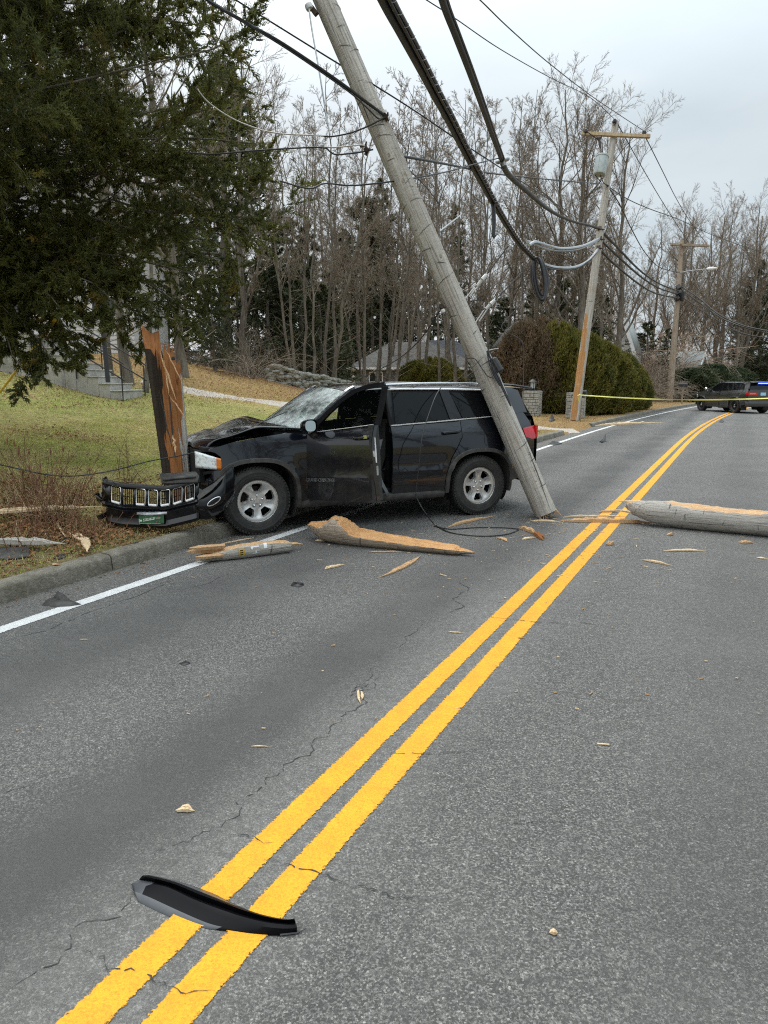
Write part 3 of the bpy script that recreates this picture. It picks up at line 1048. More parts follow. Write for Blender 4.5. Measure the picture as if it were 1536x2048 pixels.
        pa = [(.865, .875, 1.150), (.70, .83, 1.27), (.52, .78, 1.405), (.36, .735, 1.52), (.26, .70, 1.59), (.18, .69, 1.625)]
        g.tube(catmull([(x, sd * (y - .02), z) for x, y, z in pa], 4), .035, 8)
        g.obj('roof_side', pm, P, 40)
        # sill, wheel arch lips, wheel wells
        g = G()
        def sill(a, b):
            x = .985 - 1.93 * a
            pr = [(.70, .275), (.90, .270), (.918, .29), (.925, .33), (.915, .362), (.86, .365)]
            return (x, sd * pr[int(round(b * 5))][0], pr[int(round(b * 5))][1])
        g.grid(sill, 12, 6)
        g.obj('sill', MT['trim_dusty'] if wreck else pm, P, 40)
        for wx in (WX, -WX):
            g = G()
            a0, a1 = (-4, 188)
            Q0, Q1, Q2 = arch(wx, a0, a1, 30, .985), arch(wx, a0, a1, 30, 1.075), arch(wx, a0, a1, 30, 1.09)
            V = []
            for q0, q1, q2 in zip(Q0, Q1, Q2):
                V += [(q0[0], sd * (Ys(*q0) - .05), q0[1]), (q0[0], sd * (Ys(*q0) + .012), q0[1]), (q1[0], sd * (Ys(*q1) + .012), q1[1]), (q2[0], sd * (Ys(*q2) - .005), q2[1])]
            F = [(4 * i + j, 4 * i + j + 1, 4 * i + 5 + j, 4 * i + 4 + j) for i in range(len(Q0) - 1) for j in range(3)]
            g.add(V, F)
            g.obj('wheel_arch_trim', MT['trim_dusty'] if wreck else pm, P, 40)
            g = G()
            V = []
            for q0 in arch(wx, -25, 205, 24, 1.0): V += [(q0[0], sd * (Ys(*q0) - .03), q0[1]), (q0[0], sd * .50, q0[1])]
            g.add(V, [(2 * i, 2 * i + 1, 2 * i + 3, 2 * i + 2) for i in range(24)])
            g.add([(q[0], sd * .5, q[1]) for q in arch(wx, -25, 205, 24, 1.0)], [tuple(range(25))])
            g.obj('wheel_well', MT['trim_dusty'], P, 40)
        # inner skin
        g = G()
        ip = [(-.22, .40), (-.96, .40), (-1.0, .85), (-1.2, 1.06), (-1.95, 1.06), (-2.0, belt(-2) - .05), (-.22, belt(-.2) - .05)]
        panel(g, ip, sd, dy=-.035, skirt=0, h=.1)
        g.obj('inner_panel', MT['dark'], P, 30)
        # front door
        hx, hyy = .868, .93
        dg = G()
        org = (hx, sd * hyy, .38)
        lowp = [(.862, belt(.862) - .004), (.70, belt(.7) - .004), (-.196, belt(-.2) - .003), (-.196, .36), (.862, .36)]
        panel(dg, lowp, sd, 0, org=org, skirt=.05)
        fr = [(.845, belt(.845)), (.74, 1.235), (.56, 1.375), (.38, 1.495), (.20, 1.578), (.02, 1.612), (-.196, 1.622), (-.196, belt(-.2)), (-.245, belt(-.24)), (-.262, 1.572), (.02, 1.560), (.17, 1.532), (.35, 1.448), (.53, 1.325), (.66, 1.215), (.70, belt(.7))]
        panel(dg, fr, sd, 1, org=org, dy=-.004, skirt=.035, h=.05)
        # inner face and shut edge
        dg.box(((-.196 + .862) / 2 - hx, sd * (.865 - hyy), .74 - .38), (1.0, .06, .68), 2)
        dg.box((-.175 - hx, sd * (.885 - hyy), .78 - .38), (.03, .13, .80), 2)
        dg.box((.35 - hx, sd * (.815 - hyy), .86 - .38), (.7, .06, .07), 2)
        if op:
            dg.box((-.194 - hx, sd * (.895 - hyy), .92 - .38), (.004, .022, .27), 3)
            dg.box((-.194 - hx, sd * (.925 - hyy), .88 - .38), (.004, .028, .065), 3)
            dg.box((-.194 - hx, sd * (.885 - hyy), .70 - .38), (.006, .03, .10), 4)
        door = dg.obj('front_door', [pm, MT['frame_black'], MT['trim'], MT['white'], MT['steel']], P, 32)
        door.location = org
        if op:
            door.rotation_euler = Euler((0, R(-0.0), 0))
            door.matrix_basis = Matrix.Translation(org) @ Matrix.Rotation(R(-66), 4, 'Z') @ Matrix.Rotation(R(4.5), 4, 'Y')
            door['label'] = 'driver door hanging wide open and lifted on its hinges'
        g = G()
        wp = [(.70, belt(.7) + .004), (-.245, belt(-.24) + .004), (-.262, 1.575), (.02, 1.563), (.17, 1.535), (.35, 1.451), (.53, 1.328), (.66, 1.218)]
        panel(g, wp, sd, dy=-.018, skirt=0, h=.1, org=org)
        g.obj('window', MT['glass_clear'] if wreck else MT['glass'], door, 30)
        g = G()
        pts = [(.80 - .99 * i / 12, sd * (Ys(.8 - .99 * i / 12, belt(.4)) + .004), belt(.80 - .99 * i / 12) + .006) for i in range(13)]
        g.tube([(x - org[0], y - org[1], z - org[2]) for x, y, z in pts], .011, 6, flat=.5)
        g.obj('belt_moulding', tm, door, 40)
        g = G()
        g.tube([(x - org[0], y - org[1], z - org[2]) for x, y, z in catmull([(.06, sd * (hy - .03), 1.045), (.045, sd * hy, 1.05), (-.06, sd * (hy + .008), 1.055), (-.15, sd * hy, 1.06), (-.165, sd * (hy - .03), 1.06)], 4)], .013, 8, flat=1.4)
        if op: g.box((-.13 - hx, sd * (hy + .012 - hyy), 1.06 - .38), (.05, .012, .035), 1)
        g.obj('handle', [pm, MT['chrome']], door, 40)
        # mirror (its frame faces rearwards)
        g = G()
        mc = Vector((.60 - hx, sd * (1.045 - hyy), 1.205 - .38))
        def shell(a, b):
            th, ph = a * 2 * math.pi, b * math.pi / 2
            ex = .75
            yy = math.copysign(abs(math.cos(th)) ** ex, math.cos(th)) * .092
            zz = math.copysign(abs(math.sin(th)) ** ex, math.sin(th)) * .074
            k = math.cos(ph) ** .5
            return (mc.x + .13 * math.sin(ph), mc.y + yy * k, mc.z + zz * k)
        g.grid(shell, 25, 8, 0)
        g.grid(lambda a, b: (mc.x + .012, mc.y + .078 * b * math.copysign(abs(math.cos(a * 2 * math.pi)) ** .75, math.cos(a * 2 * math.pi)), mc.z + .060 * b * math.copysign(abs(math.sin(a * 2 * math.pi)) ** .75, math.sin(a * 2 * math.pi))), 25, 4, 1)
        g.tube([(.68 - hx, sd * (.90 - hyy), 1.145 - .38), (.66 - hx, sd * (.96 - hyy), 1.150 - .38), (.66 - hx, sd * (1.02 - hyy), 1.17 - .38)], .028, 8, 2)
        if not wreck or sd > 0: g.obj('mirror', [MT['gloss_black'] if wreck else MT['chrome'], MT['chrome'], MT['gloss_black']], door, 40)
        if op:
            tx = text_mesh('GRAND CHEROKEE', .052, .0015)
            tx.materials.append(MT['satin'])
            o = link('badge', tx, door)
            o.matrix_basis = Matrix.Translation((.615 - hx, Ys(.6, .6) - hyy + .012, .595 - .38)) @ Matrix.Rotation(math.pi, 4, 'Z') @ Matrix.Rotation(R(90), 4, 'X')
    # lids
    g = G()
    def roof(a, b):
        x = .25 - 2.46 * a
        y1 = Ys(x, min(1.618, ROOF(x) - .02)) - .075
        y = y1 * (2 * b - 1)
        fx = x + (.09 * (1 - (2 * b - 1) ** 2) if a < .01 else 0)
        return (fx, y, ROOF(x) + .052 * (1 - (2 * b - 1) ** 2) * (1 - .3 * a))
    g.grid(roof, 26, 17)
    g.obj('roof', pm, P, 40)
    g = G()
    def wsf(a, b):
        yb, ytp = .855 * (2 * b - 1), .69 * (2 * b - 1)
        p, q = WS_B(yb), WS_T(ytp)
        bow = .02 * math.sin(math.pi * a)
        sag = -.035 * math.exp(-((a - .3) / .2) ** 2 - ((b - .62) / .3) ** 2) if wreck else 0
        return (p[0] + (q[0] - p[0]) * a + bow, yb + (ytp - yb) * a, p[1] + (q[1] - p[1]) * a + bow + sag)
    g.grid(wsf, 24, 24)
    g.obj('windshield', MT['shatter'] if wreck else MT['glass'], P, 40)
    g = G()
    rg = random.Random(4)
    def hood(a, b):
        x = 1.06 + 1.02 * a
        yy = 2 * b - 1
        hw = .80 - .10 * a ** 2 - .06 * a ** 6
        if not wreck: hw = min(hw + .06, Ys(x, 1.0) - .03)
        y = hw * yy
        x -= .20 * (abs(yy) ** 2.2) * (1 - a) * 1.0 + .14 * a ** 3 * yy ** 2
        z = 1.15 - .045 * a - .125 * a ** 3.2 + .035 * (1 - yy ** 2)
        if wreck:
            z += .095 * math.exp(-((a - .24 - .16 * b) / .17) ** 2) * (1 - .72 * b)
            z += .010 * math.sin(6 * yy + 9 * a) * math.sin(math.pi * a) + .005 * math.sin(19 * a + 5 * yy)
            z += .016 * b ** 4 + .030 * math.exp(-((a - .55) / .28) ** 2) * b ** 3
            z -= .035 * math.exp(-((a - .66 - .1 * yy) / .09) ** 2) * (1 - .6 * b)
            if a > .9: z -= .05 * ((a - .9) / .1) ** 2
            x -= .05 * math.exp(-((yy - .2) / .25) ** 2) * a ** 2
        return (x, y, z)
    g.grid(hood, 34, 30)
    ho = g.obj('hood', pm, P, 40)
    ho.modifiers.new('thickness', 'SOLIDIFY').thickness = .018
    if wreck: ho['label'] = 'buckled hood lifted off its fender'
    g = G()   # cowl, under-bonnet block, floor, firewall, far inner block
    g.box((1.04, 0, 1.115), (.30, 1.5, .05))
    g.box((.99, 0, .75), (.10, 1.62, .72))
    g.box((0.0, 0, .36), (1.86, 1.70, .12))
    g.box((-1.45, 0, .62), (1.5, 1.0, .42))
    g.box((1.48, 0, .72), (.96, 1.0, .56))
    g.box((-2.05, 0, .80), (.5, 1.5, .5))
    g.box((2.02, .0, .78), (.05, 1.45, .34))
    g.box((1.55, .66, .97), (.9, .26, .04))
    g.box((1.55, -.66, .95), (.9, .26, .04))
    g.obj('underbody', MT['dark'], P, 40)
    # rear
    g = G()
    def tail(a, b):
        z = .62 + (1.25 - .62) * a
        x = -2.40 + .05 * max(0, (a - .6)) ** 1 - .04 * (1 - (2 * b - 1) ** 2)
        return (x, (Ys(-2.34, z) - .0) * (2 * b - 1), z)
    g.grid(tail, 10, 16)
    g.box((-2.33, 0, .95), (.06, 1.5, .5))
    g.obj('tailgate', pm, P, 40)
    g = G()
    def tg(a, b):
        z = 1.25 + .36 * a
        return (-2.37 + .17 * a - .03 * (1 - (2 * b - 1) ** 2), (Ys(-2.25, z) - .03) * (2 * b - 1), z)
    g.grid(tg, 8, 14)
    g.obj('rear_window', MT['glass'], P, 40)
    g = G()
    g.grid(lambda a, b: (-2.16 - .27 * a, .66 * (2 * b - 1) * (1 - .02 * a), 1.665 - .035 * a + .02 * (1 - (2 * b - 1) ** 2)), 5, 12)
    s_ = g.obj('spoiler', pm, P, 40)
    s_.modifiers.new('thickness', 'SOLIDIFY').thickness = .03
    g = G()
    def bum(a, b):
        y = -.93 + 1.86 * a
        k = abs(y) / .93
        x0 = -2.47 + .18 * k ** 5
        pr = [(.12, .36), (.0, .38), (-.02, .46), (-.02, .58), (.0, .635), (.06, .645)]
        d, z = pr[int(round(b * 5))]
        return (x0 + d, y * (1 - .02 * k), z)
    g.grid(bum, 24, 6)
    g.obj('rear_bumper', MT['trim_dusty'] if wreck else pm, P, 40)
    for sd in (1, -1):
        g = G()
        if wreck:
            lp = [(-2.15, 1.10), (-2.375, 1.125), (-2.385, 1.06), (-2.385, .955), (-2.30, .955), (-2.19, .985)]
            panel(g, lp, sd, dy=.008, h=.05, skirt=.06)
            g.box((-2.40, sd * .70, 1.05), (.03, .26, .15))
        else:
            lp = [(-2.20, 1.10), (-2.385, 1.10), (-2.39, 1.0), (-2.38, .955), (-2.26, .965)]
            panel(g, lp, sd, dy=.010, h=.05, skirt=.06)
            g.box((-2.437, sd * .60, 1.03), (.03, .50, .135))
        t_ = g.obj('tail_light', MT['red_lens'], P, 40)
        if not wreck:
            g = G()
            g.box((-2.455, sd * .62, 1.035), (.012, .34, .018))
            g.obj('bright_strip', MT['white'], t_, 40)
    # headlights
    for sd in (1, -1):
        g = G()
        def hl(a, b):
            x = 1.83 + .265 * a
            z = (.885 + .02 * a) + (b - .5) * (.118 + .06 * a)
            return (x, sd * (Ys(x, .93) + .004 - .22 * max(0, a - .55) ** 1.6), z - .052 + .035 * (a - .5))
        g.grid(hl, 14, 7, 0)
        for f in range(len(g.m)):
            if f // 6 < 3: g.m[f] = 1
        o = g.obj('headlight', [MT['lamp_clear'], MT['amber']], P, 40)
        o.modifiers.new('thickness', 'SOLIDIFY').thickness = .02
    # wheels
    st_ = 'alloy' if wreck else 'steel'
    for wx, ang, stt in ((WX, 0, R(3)), (-WX, 36, 0)):
        for sd in (1, -1):
            lift = .0
            if wreck: lift = .10 if (wx > 0 and sd < 0) else 0
            wheel(P, (wx, sd * .81, WR + lift), sd, st_, ang, stt if wx > 0 and wreck else 0)
    # seats, wheel, seat belt
    for sy in (.38, -.38):
        g = G()
        g.grid(lambda a, b: (.28 - .55 * a, sy + .25 * math.sin((b - .5) * math.pi), .66 + .06 * math.cos((b - .5) * math.pi) - .05 * a), 6, 9)
        def back(a, b):
            c = (b - .5) * math.pi
            w = .25 * (1 - .25 * a ** 3)
            return (-.20 - .22 * a + .10 * math.cos(c), sy + w * math.sin(c), .62 + .62 * a)
        g.grid(back, 8, 9)
        g.box((-.36, sy, .9), (.08, .42, .6), 0, (0, R(-19), 0))
        g.box((.0, sy, .55), (.5, .48, .14))
        g.lathe([(.0001, -.10), (.08, -.09), (.13, -.04), (.135, .03), (.10, .09), (.0001, .11)], 14, 0, Matrix.Translation((-.44, sy, 1.36)) @ Matrix.Diagonal((.5, 1, 1, 1)))
        g.obj('seat', MT['cloth_dark'], P, 45)
    g = G()
    g.tube([(.50 + .06 * math.sin(a), .38 + .185 * math.cos(a), 1.0 + .175 * math.sin(a)) for a in [i * math.pi / 12 for i in range(25)]], .016, 8)
    g.tube([(.50, .2, 1.0), (.52, .38, .99), (.50, .56, 1.0)], .018, 6)
    g.tube([(.52, .38, .99), (.8, .38, .9)], .03, 6)
    g.obj('steering_wheel', MT['trim'], P, 45)
    g = G()
    g.box((.83, 0, .98), (.36, 1.55, .22), 0, None)
    g.obj('dashboard', MT['trim'], P, 45, bevel=.03)
    for sd in (1, -1):
        g = G()
        g.box((-.235, sd * .80, .80), (.07, .10, .86))
        g.tube([(-.235, sd * .82, 1.1), (-.235, sd * .82, 1.2), (-.25, sd * .70, 1.62)], .04, 8)
        g.obj('centre_pillar', MT['gloss_black'], P, 40)
    g = G()
    g.box((-.75, 0, .85), (.12, 1.35, .85), 0, (0, R(-14), 0))
    g.box((-.55, 0, .55), (.5, 1.35, .2))
    g.obj('rear_seat', MT['cloth_dark'], P, 40)

def wrecked_suv():
    rz = math.atan2(-.42, -.908)
    e = tag(empty('wrecked_suv', (-.48, 9.29, 0), rz), 'black sport utility vehicle with buckled hood and open driver door, nosed into a snapped pole', 'car')
    suv(e, True, MT['paint'])
    # webbing hanging out of the doorway, curtain airbag scraps on the dash
    g = G()
    W = catmull([(-.10, .84, 1.02), (-.02, .90, .78), (-.05, .93, .55), (-.12, .95, .40), (-.15, .93, .34)], 5)
    V = []
    for i, p in enumerate(W): V += [(p.x - .024, p.y, p.z), (p.x + .024, p.y + .012, p.z)]
    g.add(V, [(2 * i, 2 * i + 1, 2 * i + 3, 2 * i + 2) for i in range(len(W) - 1)])
    g.obj('seat_belt', MT['cloth_grey'], e)
    g = G()
    rg = random.Random(8)
    def bag(a, b):
        th, ph = a * 2 * math.pi, (b - .5) * math.pi
        r = 1 + .12 * math.sin(5 * th + 3 * ph)
        return (.46 + .07 * r * math.cos(ph) * math.cos(th), .36 + .16 * r * math.cos(ph) * math.sin(th), .96 + .15 * r * math.sin(ph))
    g.grid(bag, 17, 11)
    g.obj('airbag', MT['white'], e)
    # torn front structure: crash bar, lamp bracket, radiator
    g = G()
    g.tube(catmull([(1.93, .78, .60), (2.0, .5, .60), (1.98, .2, .60), (2.02, -.2, .6), (1.95, -.7, .6)], 4), .05, 6)
    for k in range(7):
        g.box((1.93 + rg.uniform(-.05, .05), .80 - .05 * k + rg.uniform(-.03, .03), .62 + rg.uniform(-.07, .05)), (rg.uniform(.05, .12), rg.uniform(.04, .09), rg.uniform(.03, .07)), 1, (rg.uniform(-1, 1), rg.uniform(-1, 1), rg.uniform(-1, 1)))
    g.box((1.93, .84, .735), (.20, .05, .03), 1, (0, R(8), R(-14)))
    g.obj('crash_bar', [MT['trim'], MT['gloss_black']], e)
    # ---- the torn-off front bumper, swung round and lying on the verge
    inv = (Matrix.Translation(e.location) @ Matrix.Rotation(rz, 4, 'Z')).inverted()
    UD = [(186, 7.86), (206, 7.62), (245, 7.50), (330, 7.42), (385, 7.42), (420, 7.45), (447, 7.50), (472, 7.66)]
    dep = lambda u: float(np.interp(u, [k[0] for k in UD], [k[1] for k in UD]))
    FU = lambda u, v, o=0.0: inv @ at(u, v, dep(u) - o)
    def sheet(g, cols, mi=0, n=26):
        """cols: rows of (v at left, v at right, offset); u range"""
        (u0, u1), rows = cols
        k = len(rows)
        V = []
        for i in range(n):
            a = i / (n - 1)
            u = u0 + (u1 - u0) * a
            for vl, vr, o in rows:
                V.append(FU(u, vl(u) if callable(vl) else vl + (vr - vl) * a, o))
        g.add(V, [(i * k + j, (i + 1) * k + j, (i + 1) * k + j + 1, i * k + j + 1) for i in range(n - 1) for j in range(k - 1)], mi)
    topv = lambda u: float(np.interp(u, [206, 245, 330, 388, 400], [962, 969, 976, 962, 957]))
    botv = lambda u: float(np.interp(u, [206, 245, 330, 388, 400], [1004, 1012, 1016, 1002, 998]))
    g = G()
    sheet(g, ((206, 398), [(topv, 0, -.10), (lambda u: topv(u) - 2, 0, -.02), (lambda u: topv(u), 0, .012), (lambda u: topv(u) + 4, 0, .018), (lambda u: topv(u) + 8, 0, .012)]))
    sheet(g, ((206, 398), [(lambda u: botv(u) - 3, 0, .01), (lambda u: botv(u) + 1, 0, .035), (lambda u: botv(u) + 3, 0, .045), (lambda u: botv(u) + 7, 0, .03)]))
    slots = [222 + 24.6 * i for i in range(7)]
    ends = [206] + [s + 20.5 for s in slots]
    starts = slots + [398]
    for a, b in zip(ends, starts):
        if b - a > .5: sheet(g, ((a, b), [(lambda u: topv(u) + 6, 0, .012), (lambda u: (topv(u) + botv(u)) / 2, 0, .022), (lambda u: botv(u) - 1, 0, .014)]), 0, 3)
    # lower bumper body
    sheet(g, ((214, 398), [(lambda u: botv(u) + 6, 0, .03), (lambda u: botv(u) + 10, 0, .06), (lambda u: botv(u) + 17, 0, .045), (lambda u: botv(u) + 26, 0, .03), (lambda u: botv(u) + 35, 0, .05), (lambda u: botv(u) + 39, 0, .02), (lambda u: botv(u) + 40, 0, -.12)]))
    # sweep up to the fender
    lo = lambda u: float(np.interp(u, [396, 420, 450, 474], [1037, 1036, 1016, 985]))
    up = lambda u: float(np.interp(u, [396, 405, 430, 452, 474], [975, 980, 965, 945, 925]))
    sheet(g, ((396, 468), [(lambda u: up(u), 0, -.06), (lambda u: up(u) + 2, 0, .0), (lambda u: up(u) * .7 + lo(u) * .3, 0, .03), (lambda u: up(u) * .5 + lo(u) * .5, 0, .045), (lambda u: up(u) * .25 + lo(u) * .75, 0, .03), (lo, 0, -.02), (lambda u: lo(u) + 2, 0, -.12)]))
    # ragged left corner
    g.add([FU(188, 988, .02), FU(214, 985, .0), FU(222, 1004, .03), FU(196, 1001, .05), FU(192, 996, -.1), FU(216, 996, -.12)], [(0, 1, 2, 3), (0, 4, 5, 1), (3, 2, 5, 4)])
    g.add([FU(206, 958, 0), FU(214, 953, -.02), FU(218, 966, 0), FU(207, 972, 0)], [(0, 1, 2, 3)])
    g.box(tuple(FU(208, 1030, -.03)), (.12, .10, .05), 0, (.2, .3, .4))
    bo = g.obj('front_bumper', [MT['gloss_black'], MT['trim']], e, 40)
    bo['label'] = 'front bumper torn half off with its slotted grille, lying on the verge'
    bo.modifiers.new('thickness', 'SOLIDIFY').thickness = .012
    g = G()
    for i, s0 in enumerate(slots):
        s1 = s0 + 20.5
        q = lambda u, k: (topv(u) + 6) * (1 - k) + (botv(u) - 2) * k
        rim = [FU(s0 + 1, q(s0, .06), .03), FU(s0 + 3, q(s0, 0), .03), FU(s1 - 3, q(s1, 0), .03), FU(s1 - 1, q(s1, .06), .03), FU(s1 - 1.5, q(s1, .94), .03), FU(s1 - 4, q(s1, 1), .03), FU(s0 + 4, q(s0, 1), .03), FU(s0 + 1.5, q(s0, .94), .03)]
        if i != 1: g.tube(rim + [rim[0]], .0036, 6, 0)
        for k in range(1, 5):
            u = s0 + (s1 - s0) * k / 5
            g.tube([FU(u, q(u, 0), .0), FU(u, q(u, 1), .0)], .0042, 4, 1)
        g.tube([FU(s0, q(s0, .5), -.01), FU(s1, q(s1, .5), -.01)], .003, 4, 1)
        if i != 1: g.tube([FU(s0 + 3, q(s0, .93), .035), FU(s1 - 3, q(s1, .93), .035)], .013, 8, 2)
    g.obj('grille', [MT['chrome'], MT['gloss_black'], MT['white']], bo, 40)
    g = G()
    sheet(g, ((274, 334), [(lambda u: 1025 - (u - 274) * .02, 0, .075), (lambda u: 1029 - (u - 274) * .02, 0, .085), (lambda u: 1029.5 - (u - 274) * .02, 0, .03)]), 0, 4)
    b_ = g.obj('plate_bracket', MT['steel'], bo, 40)
    b_.modifiers.new('thickness', 'SOLIDIFY').thickness = .006
    g = G()
    U = lambda a, b, o=.075: FU(277.5 + 50.5 * a, 1030 + 17.5 * b - .6 * a, o)
    g.add([U(0, 0), U(1, 0), U(1, 1), U(0, 1)], [(0, 1, 2, 3)], 0)
    def bar(p, q, w, mi, o=.079):
        (a, b), (c, d) = p, q
        n = Vector((d - b, -(c - a) * 2.9)).normalized() * w
        g.add([U(a + n.x, b + n.y * 1, o), U(c + n.x, d + n.y * 1, o), U(c - n.x, d - n.y, o), U(a - n.x, b - n.y, o)], [(0, 1, 2, 3)], mi)
    bar((.01, .98), (.88, .98), .012, 1)
    bar((.20, .12), (.55, .10), .010, 1)
    bar((.02, .45), (.02, .86), .012, 1)
    bar((.17, .72), (.62, .50), .03, 1)
    rg2 = random.Random(4)
    for k in range(9):          # a slanting word too small to read
        a = .19 + .055 * k
        b = .53 - .02 * k
        bar((a, b - .10), (a + .008, b + .10), .010, 1)
        bar((a, b - .08), (a + .035, b - .09), .010, 1)
    g.add([U(.09 + .04 * math.cos(t), .66 + .12 * math.sin(t), .079) for t in [i * math.pi / 5 for i in range(10)]], [tuple(range(10))], 1)
    bar((.68, .38), (.86, .36), .025, 1)
    bar((.70, .50), (.84, .49), .025, 2)
    bar((.72, .26), (.82, .22), .02, 2)
    bar((.74, .68), (.70, .88), .016, 2)
    bar((.80, .66), (.85, .86), .016, 2)
    g.obj('licence_plate', [MT['plate_green'], MT['cream'], MT['red_mark']], bo, 40)
    g = G()
    rim = [FU(416 + 14 * math.cos(t) + 5 * math.sin(t) * -.6, 1003 + 8 * math.sin(t) - 5.5 * math.cos(t), .062 + .01 * math.cos(t)) for t in [i * math.pi / 9 for i in range(19)]]
    rim = [FU(428 + 13 * math.cos(t), 1003 + 6 * math.sin(t) - 7 * math.cos(t), .062) for t in [i * math.pi / 9 for i in range(19)]]
    g.tube(rim, .005, 6)
    g.obj('fog_lamp_bezel', MT['satin'], bo, 40)
    g = G()
    g.add([FU(320, 950, -.06), FU(392, 946, -.10), FU(399, 954, .03), FU(396, 966, .05), FU(324, 969, .03)], [(0, 1, 2, 3, 4)])
    g.add([FU(326, 957, .02), FU(392, 952, .03), FU(392, 956, .05), FU(326, 962, .04)], [(0, 1, 2, 3)])
    c_ = g.obj('radiator_cover', MT['trim_dusty'], bo, 20)
    c_.modifiers.new('thickness', 'SOLIDIFY').thickness = .02
    g = G()
    g.add([FU(394, 992, .05), FU(430, 965, .06), FU(452, 948, .03), FU(446, 956, .07), FU(424, 980, .085), FU(397, 1000, .07)], [(0, 1, 4, 5), (1, 2, 3, 4)])
    g.obj('bumper_insert', MT['trim_dusty'], bo, 20)
    return e
wrecked_suv()

def police_suv():
    p = gnd(1466, 826)
    hd = R(-9)                                  # heading azimuth
    fx = Vector((math.sin(hd), math.cos(hd), 0))
    lf = Vector((-fx.y, fx.x, 0))
    k = 1.045
    o = p + fx * WX * k - lf * .93
    e = tag(empty('police_suv', (o.x, o.y, 0), math.atan2(fx.y, fx.x)), 'dark grey police vehicle parked across the road behind yellow tape', 'car')
    suv(e, False, MT['paint_grey'])
    e.scale = (k, .99, 1.01)
    g = G()
    g.tube(catmull([(2.18, .62, .35), (2.36, .62, .45), (2.38, .62, .80), (2.30, .62, 1.0)], 4), .035, 8)
    g.tube(catmull([(2.18, -.62, .35), (2.36, -.62, .45), (2.38, -.62, .80), (2.30, -.62, 1.0)], 4), .035, 8)
    for z in (.5, .78): g.tube([(2.38, .62, z), (2.38, -.62, z)], .03, 8)
    g.tube([(2.25, .82, .55), (2.36, .74, .5), (2.38, .74, .85), (2.25, .82, .9)], .025, 8)
    g.obj('push_bumper', MT['trim'], e)
    g = G()
    def fb(a, b):
        y = .90 * (2 * a - 1)
        return (2.26 - .24 * abs(2 * a - 1) ** 3, y, .36 + .62 * b)
    g.grid(fb, 14, 6)
    g.obj('front_bumper', MT['paint_grey'], e)
    g = G()
    g.box((-2.452, 0, 1.02), (.012, .31, .155))
    g.obj('licence_plate', MT['plate_blue'], e)
    g = G()
    g.box((-2.30, -.10, 1.575), (.03, .62, .035), 0, (0, R(20), 0))
    g.obj('blue_light_bar', MT['blue_light'], e)
    g = G()
    g.tube([(.86, .90, 1.16), (.90, 1.02, 1.22)], .012, 6)
    g.lathe([(.0001, -.08), (.06, -.06), (.075, .0), (.075, .04), (.0001, .045)], 14, 0, Matrix.Translation((.90, 1.04, 1.27)) @ Matrix.Rotation(R(70), 4, 'Y'))
    g.obj('spotlight', MT['chrome'], e)
    g = G()
    g.box((-2.478, .35, 1.27), (.02, .5, .02))
    g.obj('wiper', MT['trim'], e)
police_suv()
# ------------------------------------------------------------------ poles
def orient(o, a, b):
    d = Vector(b) - Vector(a)
    o.location = a
    o.rotation_euler = d.to_track_quat('Z', 'Y').to_euler()

def shaft(g, L, r0, r1, rg, n=24, k=30, mi=0, z0=0.0):
    V = []
    for i in range(k):
        z = z0 + (L - z0) * i / (k - 1)
        r = r0 + (r1 - r0) * i / (k - 1)
        for j in range(n):
            a = 2 * math.pi * j / n
            q = r * (1 + .018 * math.sin(3 * a + z * 1.3) + .012 * math.sin(7 * a - z * 2.1) + rg.uniform(-.006, .006))
            V.append((q * math.cos(a), q * math.sin(a), z))
    F = [(i * n + j, i * n + (j + 1) % n, (i + 1) * n + (j + 1) % n, (i + 1) * n + j) for i in range(k - 1) for j in range(n)]
    F += [tuple(range(n))[::-1], tuple(range((k - 1) * n, k * n))]
    g.add(V, F, mi)

def spikes(g, rg, n, r, L, mi, z=0.0, sgn=-1, ang=(0, 360), tilt=.25):
    for i in range(n):
        a = R(rg.uniform(*ang))
        q = r * math.sqrt(rg.uniform(.15, 1))
        h = L * rg.uniform(.3, 1)
        w = rg.uniform(.010, .028)
        c = Vector((q * math.cos(a), q * math.sin(a), z))
        tx = Vector((rg.uniform(-tilt, tilt) * h, rg.uniform(-tilt, tilt) * h, sgn * h))
        rot = rg.uniform(0, 6.28)
        u = Vector((math.cos(rot), math.sin(rot), 0)) * w
        v = Vector((-math.sin(rot), math.cos(rot), 0)) * w * .45
        b = Vector((0, 0, -sgn * .05))
        V = [c + b + u, c + b + v, c + b - u, c + b - v, c + tx * .6 + u * .6, c + tx * .6 + v * .7, c + tx * .6 - u * .6, c + tx * .6 - v * .7, c + tx]
        g.add(V, [(0, 1, 5, 4), (1, 2, 6, 5), (2, 3, 7, 6), (3, 0, 4, 7), (4, 5, 8), (5, 6, 8), (6, 7, 8), (7, 4, 8)], mi)

